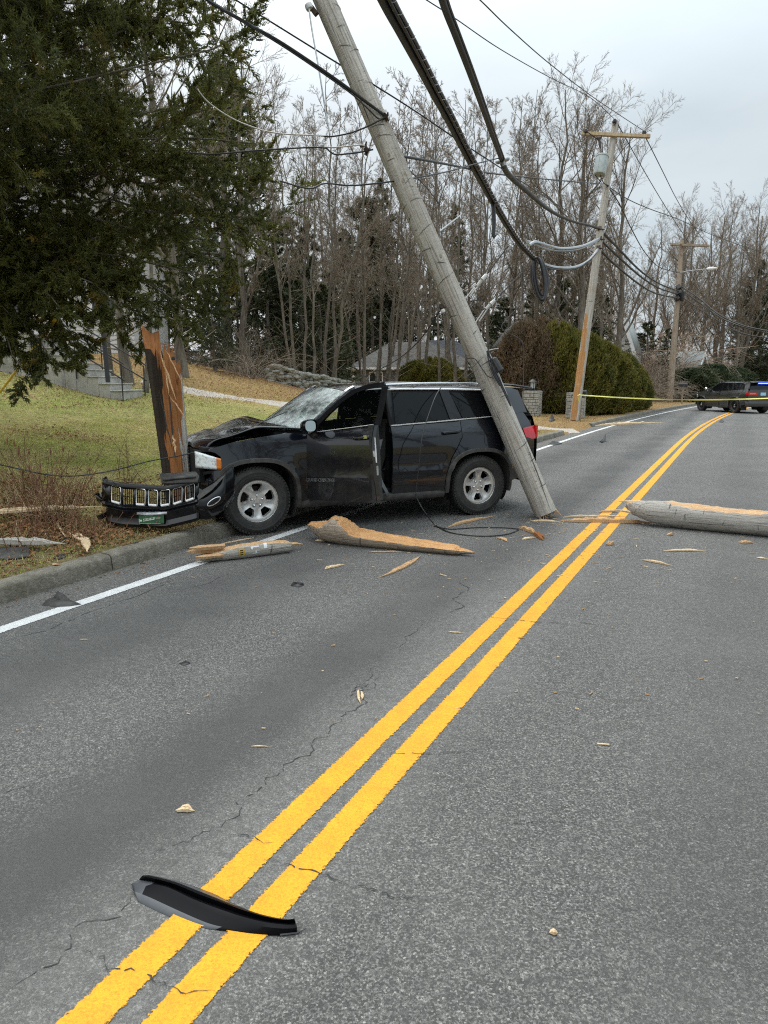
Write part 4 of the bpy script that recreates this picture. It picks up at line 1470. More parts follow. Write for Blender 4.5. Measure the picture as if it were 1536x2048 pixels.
def leaning_pole():
    rg = random.Random(7)
    a = at(1092, 1030, 9.05)
    a.z = .05
    b = at(640, -20, 8.95)
    Lh = (b - a).length + 1.6
    e = tag(empty('leaning_utility_pole', a), 'grey broken utility pole leaning over the rear of the black car', 'utility pole')
    e.rotation_euler = (b - a).to_track_quat('Z', 'Y').to_euler()
    bpy.context.view_layer.update()
    inv = e.matrix_world.inverted()
    g = G()
    shaft(g, Lh, .140, .136, rg, 28, 60)
    cam_l = inv.to_3x3() @ Vector((-.1, -1, 0))
    ca = math.atan2(cam_l.y, cam_l.x)
    zz = .35
    while zz < Lh - .2:                      # half-round climbing scars and drying rings
        a0 = ca + rg.uniform(-1.5, .6)
        span = rg.uniform(.7, 1.9)
        sl_ = rg.uniform(-.09, .09)
        pts = [((.1415 + .0) * math.cos(a0 + span * i / 9), .1415 * math.sin(a0 + span * i / 9), zz + sl_ * i / 9 + rg.uniform(-.003, .003)) for i in range(10)]
        g.tube(pts, [.0035 * math.sin(math.pi * (i + .6) / 10.2) for i in range(10)], 4, 1)
        zz += rg.uniform(.12, .42)
    for _ in range(9):                       # knots
        a0, z0 = ca + rg.uniform(-1.2, 1.2), rg.uniform(.3, Lh - .3)
        V = [(.1418 * math.cos(a0 + .13 * math.cos(q)), .1418 * math.sin(a0 + .13 * math.cos(q)), z0 + .026 * math.sin(q)) for q in [k * math.pi / 5 for k in range(10)]]
        g.add(V, [tuple(range(10))], 2)
    g.obj('shaft', [MT['pole'], MT['crack'], MT['pole_brown']], e, 50)
    g = G()
    spikes(g, rg, 26, .125, .16, 0, .02, -1, tilt=.5)
    spikes(g, rg, 10, .14, .14, 0, .78, -1, (150, 215), tilt=.4)
    g.obj('splintered_end', MT['fresh'], e, 20)
    # long drying check on the right-hand face
    g = G()
    w = inv @ at(1060, 900, 8.88)
    for (p0, p1, ww) in (((1052, 870), (1100, 1015), .006), ((985, 800), (1000, 850), .004), ((720, 180), (745, 255), .004)):
        A, B = inv @ at(p0[0], p0[1], 8.9), inv @ at(p1[0], p1[1], 8.9)
        V = []
        for i in range(13):
            p = A.lerp(B, i / 12)
            t_ = math.atan2(p.y, p.x) + rg.uniform(-.012, .012)
            r_ = .1425
            d = ww * math.sin(math.pi * (i + .6) / 13.2)
            V += [(r_ * math.cos(t_ - d / r_), r_ * math.sin(t_ - d / r_), p.z), (r_ * math.cos(t_ + d / r_), r_ * math.sin(t_ + d / r_), p.z)]
        g.add(V, [(2 * i, 2 * i + 1, 2 * i + 3, 2 * i + 2) for i in range(12)])
        g.obj('drying_check', MT['crack'], e)
        g = G()
    # hardware: top insulator bracket, clamp bolts, dead-end clamps
    g = G()
    p = inv @ at(628, 22, 8.85)
    g.box(p, (.10, .06, .10), 0, (.2, .3, .1))
    q = inv @ at(618, 14, 8.8)
    g.tube([p, q], .02, 6)
    g.lathe([(.0001, -.04), (.045, -.03), (.05, 0), (.045, .03), (.0001, .04)], 12, 1, Matrix.Translation(q))
    g.obj('top_bracket', [MT['rust'], MT['porcelain_w']], e)
    for (u, v, nm) in ((771, 232, 'cable_clamp'), (732, 298, 'cable_clamp'), (884, 612, 'eye_bolt')):
        g = G()
        p = inv @ at(u, v, 8.86)
        for k in range(5):
            g.tube([p + Vector((rg.uniform(-.05, .05), rg.uniform(-.05, .05), rg.uniform(-.06, .06))), p + Vector((rg.uniform(-.06, .06), rg.uniform(-.06, .06), rg.uniform(-.07, .07)))], .011, 6, k % 2)
        g.box(p, (.07, .05, .05), 0, (rg.random(), rg.random(), rg.random()))
        g.obj(nm, [MT['rust'], MT['cable']], e)
    g = G()
    p = inv @ at(886, 622, 8.83)
    g.lathe([(.0001, -.025), (.025, -.02), (.03, 0), (.025, .02), (.0001, .025)], 10, 0, Matrix.Translation(p))
    g.obj('insulator', MT['porcelain_w'], e)
    # bundle of drop cables strapped to the shaft, with a black closure
    for (pp, r_, m_) in (([(976, 700), (982, 722), (990, 748), (1004, 775), (1016, 800), (1022, 812)], .012, 'cable'), ([(975, 702), (985, 730), (997, 755), (1010, 782), (1020, 806)], .009, 'cable'),
                        ([(977, 703), (992, 735), (1004, 765), (1014, 790)], .008, 'steel'), ([(974, 702), (979, 728), (988, 750), (1000, 772)], .009, 'cable'),
                        ([(978, 702), (996, 742), (1006, 770), (1018, 800)], .007, 'cable'), ([(935, 717), (950, 718), (966, 740), (975, 752), (988, 757)], .006, 'cable'), ([(974, 702), (985, 699), (997, 697)], .006, 'steel'),
                        ([(966, 714), (945, 735), (928, 745)], .003, 'cable')):
        g = G()
        g.tube(catmull([inv @ at(u, v, 8.84) for u, v in pp], 4), r_, 6)
        g.obj('drop_cable', MT[m_], e)
    g = G()
    A, B = inv @ at(985, 716, 8.86), inv @ at(1001, 745, 8.86)
    g.tube([A, A.lerp(B, .1), A.lerp(B, .9), B], [.03, .05, .055, .03], 10)
    g.obj('cable_closure', MT['trim'], e)
leaning_pole()

def stump_pole():
    rg = random.Random(9)
    a = Vector((-2.395, 8.22, .12))
    b = at(327, 690, 8.2)
    e = tag(empty('broken_pole_stump', a), 'tall snapped pole stump of split red wood standing at the crashed car nose', 'utility pole')
    e.rotation_euler = (b - a).to_track_quat('Z', 'Y').to_euler()
    bpy.context.view_layer.update()
    inv = e.matrix_world.inverted()
    L = (b - a).length
    # camera side direction in the pole's frame
    f = (inv.to_3x3() @ Vector((.28, -.96, 0)))
    fa = math.atan2(f.y, f.x)
    g = G()
    n, k = 44, 46
    V, M_ = [], []
    tops = []
    for j in range(n):
        a_ = 2 * math.pi * j / n
        d = ((a_ - fa + math.pi) % (2 * math.pi)) - math.pi      # 0 towards the camera, + to the right
        h = L * (.93 + .05 * math.sin(5 * a_ + 1) + rg.uniform(-.045, .06))
        if -2.4 < d < -1.3: h = L * (1.02 + .12 * math.exp(-((d + 1.75) / .22) ** 2) + rg.uniform(-.02, .02))
        if .8 < d < 1.8: h = L * (.80 + rg.uniform(-.05, .04))
        tops.append(h)
    for i in range(k):
        for j in range(n):
            a_ = 2 * math.pi * j / n
            d = ((a_ - fa + math.pi) % (2 * math.pi)) - math.pi
            t = i / (k - 1)
            z = tops[j] * t
            r = .150 + .022 * t + (.05 * t * t if -2.5 < d < -1.1 else 0)
            split = -.95 < d < 1.0
            if split: r *= (.86 + .035 * math.sin(23 * d + 3 * t) + .03 * math.sin(9 * d + 7 * t) + rg.uniform(-.012, .012)) * (1 - .08 * t)
            r *= 1 + .01 * math.sin(4 * a_ + 5 * t)
            V.append((r * math.cos(a_), r * math.sin(a_), z))
    F, mi = [], []
    for i in range(k - 1):
        for j in range(n):
            a_ = 2 * math.pi * (j + .5) / n
            d = ((a_ - fa + math.pi) % (2 * math.pi)) - math.pi
            t = i / (k - 1)
            lim = -.95 + .25 * math.sin(t * 6) - .25 * t
            m = 1 if -.50 + .12 * math.sin(t * 8 + 1) + .10 * math.sin(23 * t) < d < 1.0 - .35 * (t < .55) + .12 * math.sin(t * 9) else (2 if -2.6 < d < 0 else 0)
            g.add([], [])
            F.append((i * n + j, i * n + (j + 1) % n, (i + 1) * n + (j + 1) % n, (i + 1) * n + j))
            mi.append(m)
    b0 = len(g.v)
    g.v += V
    g.f += [tuple(q + b0 for q in f_) for f_ in F]
    g.m += mi
    # ragged broken top closes inward
    T = [V[(k - 1) * n + j] for j in range(n)]
    I = [(p[0] * .55, p[1] * .55, p[2] - rg.uniform(.02, .18)) for p in T]
    I2 = [(p[0] * .15, p[1] * .15, p[2] - rg.uniform(.05, .3)) for p in T]
    g.add(T + I + I2, [(j, (j + 1) % n, n + (j + 1) % n, n + j) for j in range(n)] + [(n + j, n + (j + 1) % n, 2 * n + (j + 1) % n, 2 * n + j) for j in range(n)], 1)
    st_ = g.obj('shaft', [MT['pole'], MT['fresh_red'], MT['bark_dark']], e, 30)
    g = G()
    for (p0, p1, w, m) in (((318, 700), (352, 800), .010, 0), ((340, 790), (372, 840), .007, 0), ((332, 700), (362, 762), .008, 0), ((345, 870), (352, 905), .016, 0), ((328, 720), (338, 790), .009, 0)):
        A, B = inv @ at(p0[0], p0[1], 8.05), inv @ at(p1[0], p1[1], 8.01)
        P = [A.lerp(B, i / 6) + Vector((rg.uniform(-.012, .012), rg.uniform(-.012, .012), 0)) for i in range(7)]
        g.tube(P, [w * math.sin(math.pi * (i + .4) / 6.8) for i in range(7)], 5, m)
        g.obj('splinter', MT['fresh'], e, 30)
        g = G()
    # dark fissures and a bolt hole
    for (p0, p1, w) in (((333, 745), (352, 930), .007), ((318, 780), (344, 900), .006)):
        A, B = inv @ at(p0[0], p0[1], 8.085), inv @ at(p1[0], p1[1], 8.08)
        P = [A.lerp(B, i / 9) + Vector((rg.uniform(-.006, .006), 0, 0)) for i in range(10)]
        g.tube(P, [w * (.3 + math.sin(math.pi * i / 9)) for i in range(10)], 5, 0)
        g.obj('fissure', MT['crack'], e, 30)
        g = G()
    p = inv @ at(346.5, 717, 8.085)
    g.lathe([(.0001, -.02), (.018, -.018), (.021, 0), (.018, .018), (.0001, .02)], 10, 0, Matrix.Translation(p))
    g.obj('bolt_hole', MT['crack'], e, 30)
stump_pole()

def clipped_log(g, st_, n=26, seed=1, mi=(0, 1)):
    """st_: (x, radius, up-cut, down-cut, dy, dz) along the log; anything beyond a cut is split face"""
    rg = random.Random(seed)
    V, ins = [], []
    P = []
    for i in range(len(st_) - 1):
        m = 7
        for q in range(m):
            t = q / m
            P.append([st_[i][c] * (1 - t) + st_[i + 1][c] * t for c in range(6)])
    P.append(list(st_[-1]))
    for (x, r, cu, cd, dy, dz) in P:
        for j in range(n):
            a = 2 * math.pi * j / n
            y, z = r * math.cos(a), r * math.sin(a)
            c = 0
            if z > cu * r:
                z = cu * r + rg.uniform(-.06, .05) * r
                c = 1
            if z < cd * r:
                z = cd * r + rg.uniform(-.03, .03) * r
                c = 1
            q = 1 + rg.uniform(-.02, .02)
            V.append((x + rg.uniform(-.01, .01), y * q + dy, z + dz))
            ins.append(c)
    k = len(P)
    for i in range(k - 1):
        for j in range(n):
            f = (i * n + j, i * n + (j + 1) % n, (i + 1) * n + (j + 1) % n, (i + 1) * n + j)
            s = sum(ins[q] for q in f)
            g.f.append(tuple(q + len(g.v) for q in f))
            g.m.append(mi[1] if s >= 3 else mi[0])
    b = len(g.v)
    g.f += [tuple(b + j for j in range(n))[::-1], tuple(b + (k - 1) * n + j for j in range(n))]
    g.m += [mi[1], mi[1]]
    g.v += V

def frame_from(p0, p1, roll=0):
    a, b = gnd(*p0), gnd(*p1)
    x = (b - a).normalized()
    y = Vector((-x.y, x.x, 0))
    return a, (b - a).length, math.atan2(x.y, x.x)

def rotx(L_): return Matrix.Rotation(R(90), 4, 'Y')

MT['pole_log'] = pole_mat('stained_pole', (.31, .285, .25), (.07, .06, .05), (.44, .415, .375), (.16, .14, .12))
def fallen_log():
    a, L, rz = frame_from((1262, 1046), (1536, 1072))
    L += 1.9
    e = tag(empty('fallen_pole_section', a, rz), 'thick grey broken pole length lying across the right lane, pale split face on top', 'broken pole')
    g = G()
    rg = random.Random(3)
    clipped_log(g, [(-.08, .035, .9, -.5, .06, .20), (.03, .10, 1.0, -.35, .02, .165), (.2, .145, 1.05, -.45, 0, .150), (.42, .155, .98, -.62, 0, .148), (.62, .155, .86, -.75, 0, .146),
                    (1.0, .150, .80, -.8, 0, .142), (1.35, .145, .86, -.85, 0, .138), (1.7, .145, .95, -.95, 0, .142), (L, .142, 1.1, -1.1, 0, .142)], 30, 5)
    o = g.obj('log', [MT['pole_log'], MT['fresh']], e, 40)
    o.data.transform(Matrix.Translation((0, 0, .142)) @ Matrix.Rotation(R(12), 4, 'X') @ Matrix.Translation((0, 0, -.142)))
    # turn so the material grain runs along the log
    o.data.transform(Matrix.Rotation(R(-90), 4, 'Y'))
    o.rotation_euler = (0, R(90), 0)
    g = G()
    for (x, y, z, ln, w, an) in ((-.02, .08, .245, .34, .016, 0), (.06, .04, .262, .30, .012, .1), (.45, .02, .285, .22, .02, 0), (-.05, -.05, .14, .3, .02, -.1), (1.55, .03, .25, .14, .012, 1.15)):
        g = G()
        g.tube([(x - ln / 2 * math.cos(an), y, z - ln / 2 * math.sin(an) + (ln / 2 if an > 1 else 0)), (x, y + .008, z + .008 + (ln / 2 if an > 1 else 0)), (x + ln / 2 * math.cos(an), y, z + ln / 2 * math.sin(an) + (ln / 2 if an > 1 else 0))], [w * .2, w, w * .15], 5)
        g.obj('splinter', MT['fresh_pale'], e, 30)
fallen_log()

def quarter_chunk():
    a, L, rz = frame_from((628, 1082), (941, 1113))
    e = tag(empty('split_pole_chunk', a, rz), 'big orange split chunk of pole lying in the lane below the black car door', 'broken pole')
    g = G()
    clipped_log(g, [(-.08, .04, .5, -.4, .06, .15), (.03, .09, .45, -.65, .05, .135), (.12, .125, .45, -.86, .03, .13), (.24, .15, .98, -.9, .04, .135), (.34, .145, .85, -.9, .03, .13), (.50, .120, .26, -.95, .01, .108), (.85, .104, .16, -.95, 0, .095),
                    (1.2, .086, .12, -.95, 0, .08), (1.6, .066, .12, -1, 0, .062), (L - .12, .045, .2, -1, 0, .05), (L + .03, .010, .5, -1, 0, .035)], 34, 8)
    o = g.obj('chunk', [MT['pole_brown'], MT['fresh_orange']], e, 40)
    o.data.transform(Matrix.Translation((0, 0, .12)) @ Matrix.Rotation(R(13), 4, 'X') @ Matrix.Translation((0, 0, -.12)))
    o.data.transform(Matrix.Rotation(R(-90), 4, 'Y'))
    o.rotation_euler = (0, R(90), 0)
MT['fresh_orange'] = fresh_mat('orange_split_wood', (.60, .35, .16), (.47, .24, .095), (.30, .13, .05), (50, 50, 3))
quarter_chunk()

def tagged_chunk():
    a, L, rz = frame_from((420, 1124), (572, 1104))
    e = tag(empty('tagged_pole_chunk', a, rz), 'short grey pole fragment with a yellow number tag lying on the white edge line', 'broken pole')
    g = G()
    clipped_log(g, [(-.12, .03, .6, -.9, .02, .05), (.0, .055, .3, -.92, .02, .06), (.14, .078, .35, -.94, .01, .074), (.3, .085, .55, -.94, 0, .080), (.55, .085, .6, -.94, 0, .079), (.82, .078, .45, -.94, 0, .072), (L - .04, .06, .3, -.9, .02, .056), (L + .06, .02, .4, -.9, .03, .05)], 24, 4)
    o = g.obj('chunk', [MT['pole'], MT['fresh']], e, 40)
    o.data.transform(Matrix.Rotation(R(-90), 4, 'Y'))
    o.rotation_euler = (0, R(90), 0)
    g = G()
    for (y, z, ln, w) in ((.04, .10, .26, .03), (.0, .14, .24, .028), (-.05, .06, .2, .022)):
        g = G()
        g.tube([(-ln + .05, y, z + .02), (-ln * .4, y, z + .01), (.15, y, z)], [w * .2, w, w * .8], 5)
        g.obj('splinter', MT['fresh'], e, 30)
    g = G()
    g.tube([(L - .1, .02, .06), (L + .12, .03, .065), (L + .2, .03, .05)], [.03, .02, .004], 5)
    g.obj('splinter', MT['fresh'], e, 30)
    g = G()
    def patch(x0, x1, a0, a1, mi, r=.0875):
        V = []
        for i in range(7):
            an = R(a0 + (a1 - a0) * i / 6)
            V += [(x0, -r * math.cos(an), .0795 + r * math.sin(an)), (x1, -r * math.cos(an), .0795 + r * math.sin(an))]
        g.add(V, [(2 * i, 2 * i + 1, 2 * i + 3, 2 * i + 2) for i in range(6)], mi)
    patch(.26, .32, -28, 22, 0)
    for k in range(3): patch(.275, .305, -20 + 14 * k, -14 + 14 * k, 2, .0885)
    g.obj('number_tag', [MT['yellow_guard'], MT['white'], MT['dark']], e, 40)
    g = G()
    patch(.385, .47, 20, 28, 1)
    patch(.39, .405, 8, 24, 1)
    patch(.385, .40, 14, 24, 1)
    g.obj('tag_strip', [MT['yellow_guard'], MT['white'], MT['dark']], e, 40)
    g = G()
    patch(.40, .46, -22, -16, 1)
    patch(.43, .445, -18, -2, 1)
    g.obj('tag_strip', [MT['yellow_guard'], MT['white'], MT['dark']], e, 40)
    g = G()
    patch(.52, .555, 5, 42, 1)
    g.obj('tag_strip', [MT['yellow_guard'], MT['white'], MT['dark']], e, 40)
tagged_chunk()

# ------------------------------------------------------------------ splinters and torn plastic
def sliver(name, label, cat, p0, p1, w, h, m, bend=0.0, zoff=0.0, seed=0, ends=(.15, .1), group=None, lift=0.0, terr=False):
    rg = random.Random(seed + int(p0[0] * 7 + p0[1]))
    if terr: a, b = hit(*p0), hit(*p1)
    else: a, b = gnd(*p0), gnd(*p1)
    c = (a + b) / 2
    d = b - a
    L = d.length
    x = d.normalized()
    y = Vector((-x.y, x.x, 0)).normalized()
    g = G()
    n = max(6, min(22, int(L / .05)))
    ns = 1 if w < .022 or 'curved yellow' in label else (2 if w < .05 else 4)
    for q in range(ns):                     # fibres that split apart at both ends
        e0, e1 = (0, 1) if q == 0 else (rg.uniform(0, .22), rg.uniform(.62, 1.0))
        oy = 0 if ns == 1 else (q / (ns - 1) - .5) * w * .8
        wq = w / ns * 1.35
        V = []
        dv = rg.uniform(-.04, .04) * L * .3
        for i in range(n + 1):
            t = e0 + (e1 - e0) * i / n
            k = min(1, .12 + 4.5 * i / n, .05 + 3 * (1 - i / n))
            ww = wq * k * rg.uniform(.7, 1.2)
            hh = h * (1 - .25 * (q % 2)) * k * rg.uniform(.65, 1.15)
            o = bend * L * math.sin(math.pi * t) + oy * (.35 + .65 * k) + rg.uniform(-.05, .05) * wq + dv * (t - .5) ** 2
            zz = lift * t
            for (py, pz) in ((-.5, 0), (.5, 0), (.46, .7), (.08, 1), (-.44, .75)):
                V.append(x * (t - .5) * L + y * (o + py * ww) + Vector((0, 0, pz * hh + zz + zoff + .004)))
        F = [(5 * i + j, 5 * i + (j + 1) % 5, 5 * i + 5 + (j + 1) % 5, 5 * i + 5 + j) for i in range(n) for j in range(5)]
        F += [(0, 4, 3, 2, 1), tuple(5 * n + j for j in range(5))]
        g.add(V, F)
    o = g.obj(name, m, None, 30, loc=(c.x, c.y, c.z if not terr else (a.z + b.z) / 2))
    tag(o, label, cat, group)
    return o

WS = 'wood_splinter'
for (lb, p0, p1, w, h, m, bend) in (
    ('long grey and orange split plank reaching from the leaning pole to the fallen log', (1118, 1043), (1310, 1046), .10, .055, 'fresh', 0),
    ('thin straight strip of wood behind the split plank at the pole foot', (1128, 1034), (1260, 1033), .03, .025, 'fresh_pale', 0),
    ('pale sliver poking left from the pole foot', (1060, 1042), (1122, 1044), .035, .02, 'fresh_pale', 0),
    ('short stub of wood beyond the plank, on the left yellow line', (1196, 1025), (1240, 1024), .06, .03, 'fresh', 0),
    ('broad pale splinter beside the rear tyre of the black car', (890, 1056), (990, 1032), .06, .03, 'fresh', .02),
    ('forked grey and red stick inside the wire loop end', (1038, 1056), (1078, 1072), .07, .045, 'fresh', .05),
    ('dark red stub at the end of the forked stick', (1070, 1068), (1090, 1082), .07, .05, 'fresh_red', 0),
    ('small pinkish chip left of the forked stick', (994, 1076), (1016, 1084), .04, .02, 'fresh', .1),
    ('flat yellowish chip beside the forked stick', (1042, 1080), (1072, 1075), .05, .02, 'fresh_pale', 0),
    ('curved pinkish splinter pointing up toward the big chunk tip', (752, 1157), (842, 1110), .055, .02, 'fresh', -.05),
    ('small pale curl of wood left of the pinkish splinter', (648, 1139), (690, 1130), .04, .02, 'fresh_pale', .05),
    ('thin straight lath below the big split chunk', (736, 1105), (806, 1104), .02, .012, 'fresh', 0),
    ('flat cream chip under the wide end of the big chunk', (630, 1081), (656, 1082), .08, .015, 'fresh_pale', 0),
    ('long thin pale stick lying nearest the fallen log', (1326, 1102), (1412, 1102), .035, .02, 'fresh_pale', 0),
    ('slanting stick in the right lane, left of the pale stick', (1284, 1120), (1346, 1132), .035, .02, 'fresh_pale', 0),
    ('reddish chip between the yellow lines and the slanting stick', (1216, 1092), (1224, 1086), .06, .04, 'fresh', 0),
    ('oval orange chip in front of the fallen log', (1478, 1087), (1506, 1086), .06, .03, 'fresh', 0),
    ('small dark-edged chip before the log middle', (1332, 1071), (1346, 1070), .04, .03, 'fresh', 0),
    ('thin white sliver at the right edge below the log', (1512, 1116), (1536, 1118), .03, .01, 'fresh_pale', 0),
    ('leaf-shaped splinter standing alone left of the yellow lines', (719, 1381), (723, 1408), .026, .012, 'fresh_pale', 0),
    ('forked curled bark chip in the left lane foreground', (352, 1621), (391, 1622), .03, .018, 'fresh_pale', .1),
    ('small pale chip alone in the right lane foreground', (1098, 1867), (1116, 1868), .014, .012, 'fresh_pale', 0),
    ('tiny pale needle of wood lying in the mid left lane', (502, 1494), (538, 1494), .006, .005, 'fresh_pale', 0),
    ('pale needle of wood just left of the yellow lines', (896, 1265), (926, 1267), .008, .006, 'fresh_pale', 0),
    ('thin splinter lying along the kerb foot by the front tyre', (437, 1090), (508, 1076), .025, .012, 'fresh_pale', 0),
    ('long splintered plank across the white line in the distance', (1182, 853), (1330, 846), .17, .10, 'fresh_pale', .02),
):
    far = 'distance' in lb
    sliver(WS, lb, 'splinter', p0, p1, w, h, MT[m], bend, 0, ends=(.3, .08))
for (lb, p0, p1, w, h, m, bend, zo) in (
    ('long pale plank lying through the dry weeds', (-60, 1052), (205, 1032), .15, .04, 'fresh_pale', .03, .11),
    ('weathered grey board at the left edge of the verge', (-40, 1098), (134, 1100), .13, .05, 'pole', 0, .06),
    ('curved yellow strip of wood pointing at the kerb', (136, 1075), (176, 1115), .07, .025, 'fresh_pale', .06, .05),
    ('thin pale stick standing out of the verge leaves', (112, 1050), (132, 1082), .016, .012, 'fresh_pale', 0, .03),
    ('small orange chip lying behind the kerb', (106, 1135), (122, 1134), .06, .012, 'fresh', 0, .02),
): sliver(WS, lb, 'splinter', p0, p1, w, h, MT[m], bend, zo, terr=True, ends=(.3, .05))

def shard(label, px, h, m='trim_dusty', terr=False, peak=None, z=.004, name='plastic_shard'):
    """torn sheet of plastic: an outline on the ground, some corners lifted"""
    f = hit if terr else gnd
    P = [f(u, v) for u, v, _ in px]
    c = sum(P, Vector()) / len(P)
    g = G()
    V = [p - c + Vector((0, 0, hh * (.38 if c.length < 12 else .8) + z)) for p, (_, _, hh) in zip(P, px)]
    mid = sum(V, Vector()) / len(V)
    if peak: mid = mid + Vector((0, 0, peak))
    V2 = V + [mid]
    n = len(V)
    g.add(V2, [(i, (i + 1) % n, n) for i in range(n)])
    o = g.obj(name, MT[m], None, 20, loc=c)
    s = o.modifiers.new('thickness', 'SOLIDIFY')
    s.thickness = h
    s.offset = 1
    return tag(o, label, 'car part')

shard('torn black plastic sheet with a raised fin beside the white edge line', [(84, 1211, 0), (92, 1203, .02), (108, 1199, .05), (117, 1203, .22), (131, 1200, .10), (140, 1203, .03), (163, 1210, .01), (140, 1214, 0), (115, 1215, 0)], .008)
shard('small square black pad alone in the left lane', [(358, 1328, 0), (372, 1322, 0), (381, 1327, 0), (368, 1332, 0)], .018, 'trim')
shard('black ribbed plastic scrap left of the yellow lines near the curl of wood', [(581, 1172, 0), (586, 1167, .02), (592, 1170, .05), (598, 1167, .02), (604, 1171, .05), (608, 1171, .0), (598, 1175, 0)], .03, 'trim')
shard('dark bent plastic strip at the left edge of the verge', [(-30, 1122, 0), (-20, 1104, .07), (20, 1104, .08), (58, 1104, .08), (60, 1116, .02), (30, 1120, .0)], .02, 'trim_dusty', True, None, .02)
shard('pointed dark plastic piece in the dry leaves by the curved strip', [(118, 1086, .02), (122, 1073, .10), (130, 1080, .06), (139, 1088, .03), (128, 1092, .02)], .008, 'trim_dusty', True)
shard('flat dark plastic piece behind the kerb at the curved strip', [(108, 1118, .02), (114, 1112, .04), (135, 1110, .04), (130, 1116, .02), (118, 1120, .02)], .008, 'trim_dusty', True)
shard('crumpled black plastic bit resting on the kerb top', [(263, 1096, .01), (268, 1090, .06), (277, 1089, .05), (280, 1094, .02), (270, 1098, .01)], .008, 'trim', True)
shard('flat black scrap on the far white edge line', [(1096, 889, 0), (1106, 885, .06), (1124, 888, .03), (1108, 891, 0)], .02, 'trim')
shard('upright black scrap in the distant left lane', [(1198, 884, 0), (1206, 881, .06), (1209, 882, .25), (1211, 884, 0), (1204, 886, 0)], .03, 'trim')
shard('dark scrap lying just right of the yellow lines far down the road', [(1438, 844, 0), (1443, 841, .08), (1448, 844, .02), (1444, 846, 0)], .05, 'trim')
shard('dark scrap on the grass before the stone pillars', [(1098, 843, .05), (1104, 837, .25), (1110, 842, .06), (1104, 844, .03)], .03, 'trim', True)

def trim_piece():
    rows = [
        ([(276, 1802), (300, 1815), (340, 1833), (400, 1854), (450, 1862), (510, 1869), (560, 1871), (594, 1866)], .002),
        ([(267, 1782), (300, 1795), (352, 1819), (415, 1846), (462, 1857), (513, 1866), (561, 1868), (594, 1862)], .007),
        ([(262, 1768), (316, 1777), (372, 1803), (432, 1828), (478, 1842), (521, 1852), (564, 1857), (594, 1856)], .024),
        ([(270, 1764), (330, 1773), (386, 1798), (444, 1820), (487, 1834), (528, 1844), (567, 1849), (593, 1850)], .030),
        ([(278, 1759), (335, 1770), (392, 1795), (450, 1816), (490, 1830), (530, 1840), (568, 1845), (592, 1846)], .014),
        ([(284, 1752), (343, 1766), (400, 1789), (455, 1809), (495, 1823), (535, 1834), (570, 1839), (589, 1838)], .034),
        ([(297, 1750), (349, 1763), (405, 1785), (458, 1806), (497, 1821), (537, 1832), (571, 1838), (588, 1837)], .030),
        ([(312, 1752), (362, 1764), (425, 1786), (463, 1805), (500, 1821), (539, 1833), (572, 1839), (588, 1839)], .003)]
    a = gnd(268, 1795)
    e = tag(empty('bumper_trim', a), 'long curved black plastic trim strip lying across the yellow lines', 'car part')
    C = [catmull([gnd(u, v, z) - a for u, v in px], 5) for px, z in rows]
    n, K = len(C), len(C[0])
    g = G()
    V = [C[j][i] for i in range(K) for j in range(n)]
    F = [(i * n + j, (i + 1) * n + j, (i + 1) * n + j + 1, i * n + j + 1) for i in range(K - 1) for j in range(n - 1)]
    mi = [1 if ((j == 0 and i < 18) or (j in (1, 2, 3) and i < 3) or (j == 6 and i < 17)) else 0 for i in range(K - 1) for j in range(n - 1)]
    g.v, g.f, g.m = V, F, mi
    o = g.obj('strip', [MT['strip_black'], MT['trim_flat']], e, 30)
    m = o.modifiers.new('thickness', 'SOLIDIFY')
    m.thickness = .003
    g = G()
    g.tube([gnd(560, 1870, .004) - a, gnd(594, 1866, .004) - a, gnd(612, 1857, .010) - a], [.004, .0035, .001], 5)
    g.obj('torn_edge', MT['trim'], e)
MT['trim_flat'] = mat('dull_black_plastic', (.055, .06, .066), .38, layers=((9, (.07, .075, .08), .4, .7),))
MT['strip_black'] = mat('strip_black', (.004, .004, .005), .32, spec=.10)
trim_piece()

def chips():
    rg = random.Random(21)
    g = G()
    for i in range(440):
        if i < 250:
            u, v = rg.gauss(960, 330), 1030 + abs(rg.gauss(0, 1)) * 70 + rg.uniform(-10, 30)
        else:
            u, v = rg.uniform(0, 1536), rg.uniform(1100, 1500)
        if v > 1600: continue
        p = gnd(u, v)
        s_, t_ = st(p.x, p.y)
        if t_ < KL + .1 or t_ > KR: continue
        if i >= 300: u, v = rg.gauss(1130, 70), rg.gauss(1046, 14)
        p = gnd(u, v)
        L = rg.choice([.006, .008, .010, .012, .016, .02, .03, .05]) * rg.uniform(.6, 1.3)
        w = min(L * .5, rg.uniform(.003, .009))
        a = rg.uniform(-.5, .5) if rg.random() < .7 else rg.uniform(0, 3.1)
        g.box((p.x, p.y, .006), (L, w, rg.uniform(.003, .008)), rg.choice([0, 0, 1]), (rg.uniform(-.2, .2), rg.uniform(-.2, .2), a))
    tag(g.obj('wood_chips', [MT['fresh_pale'], MT['fresh']]), kind='stuff')
chips()

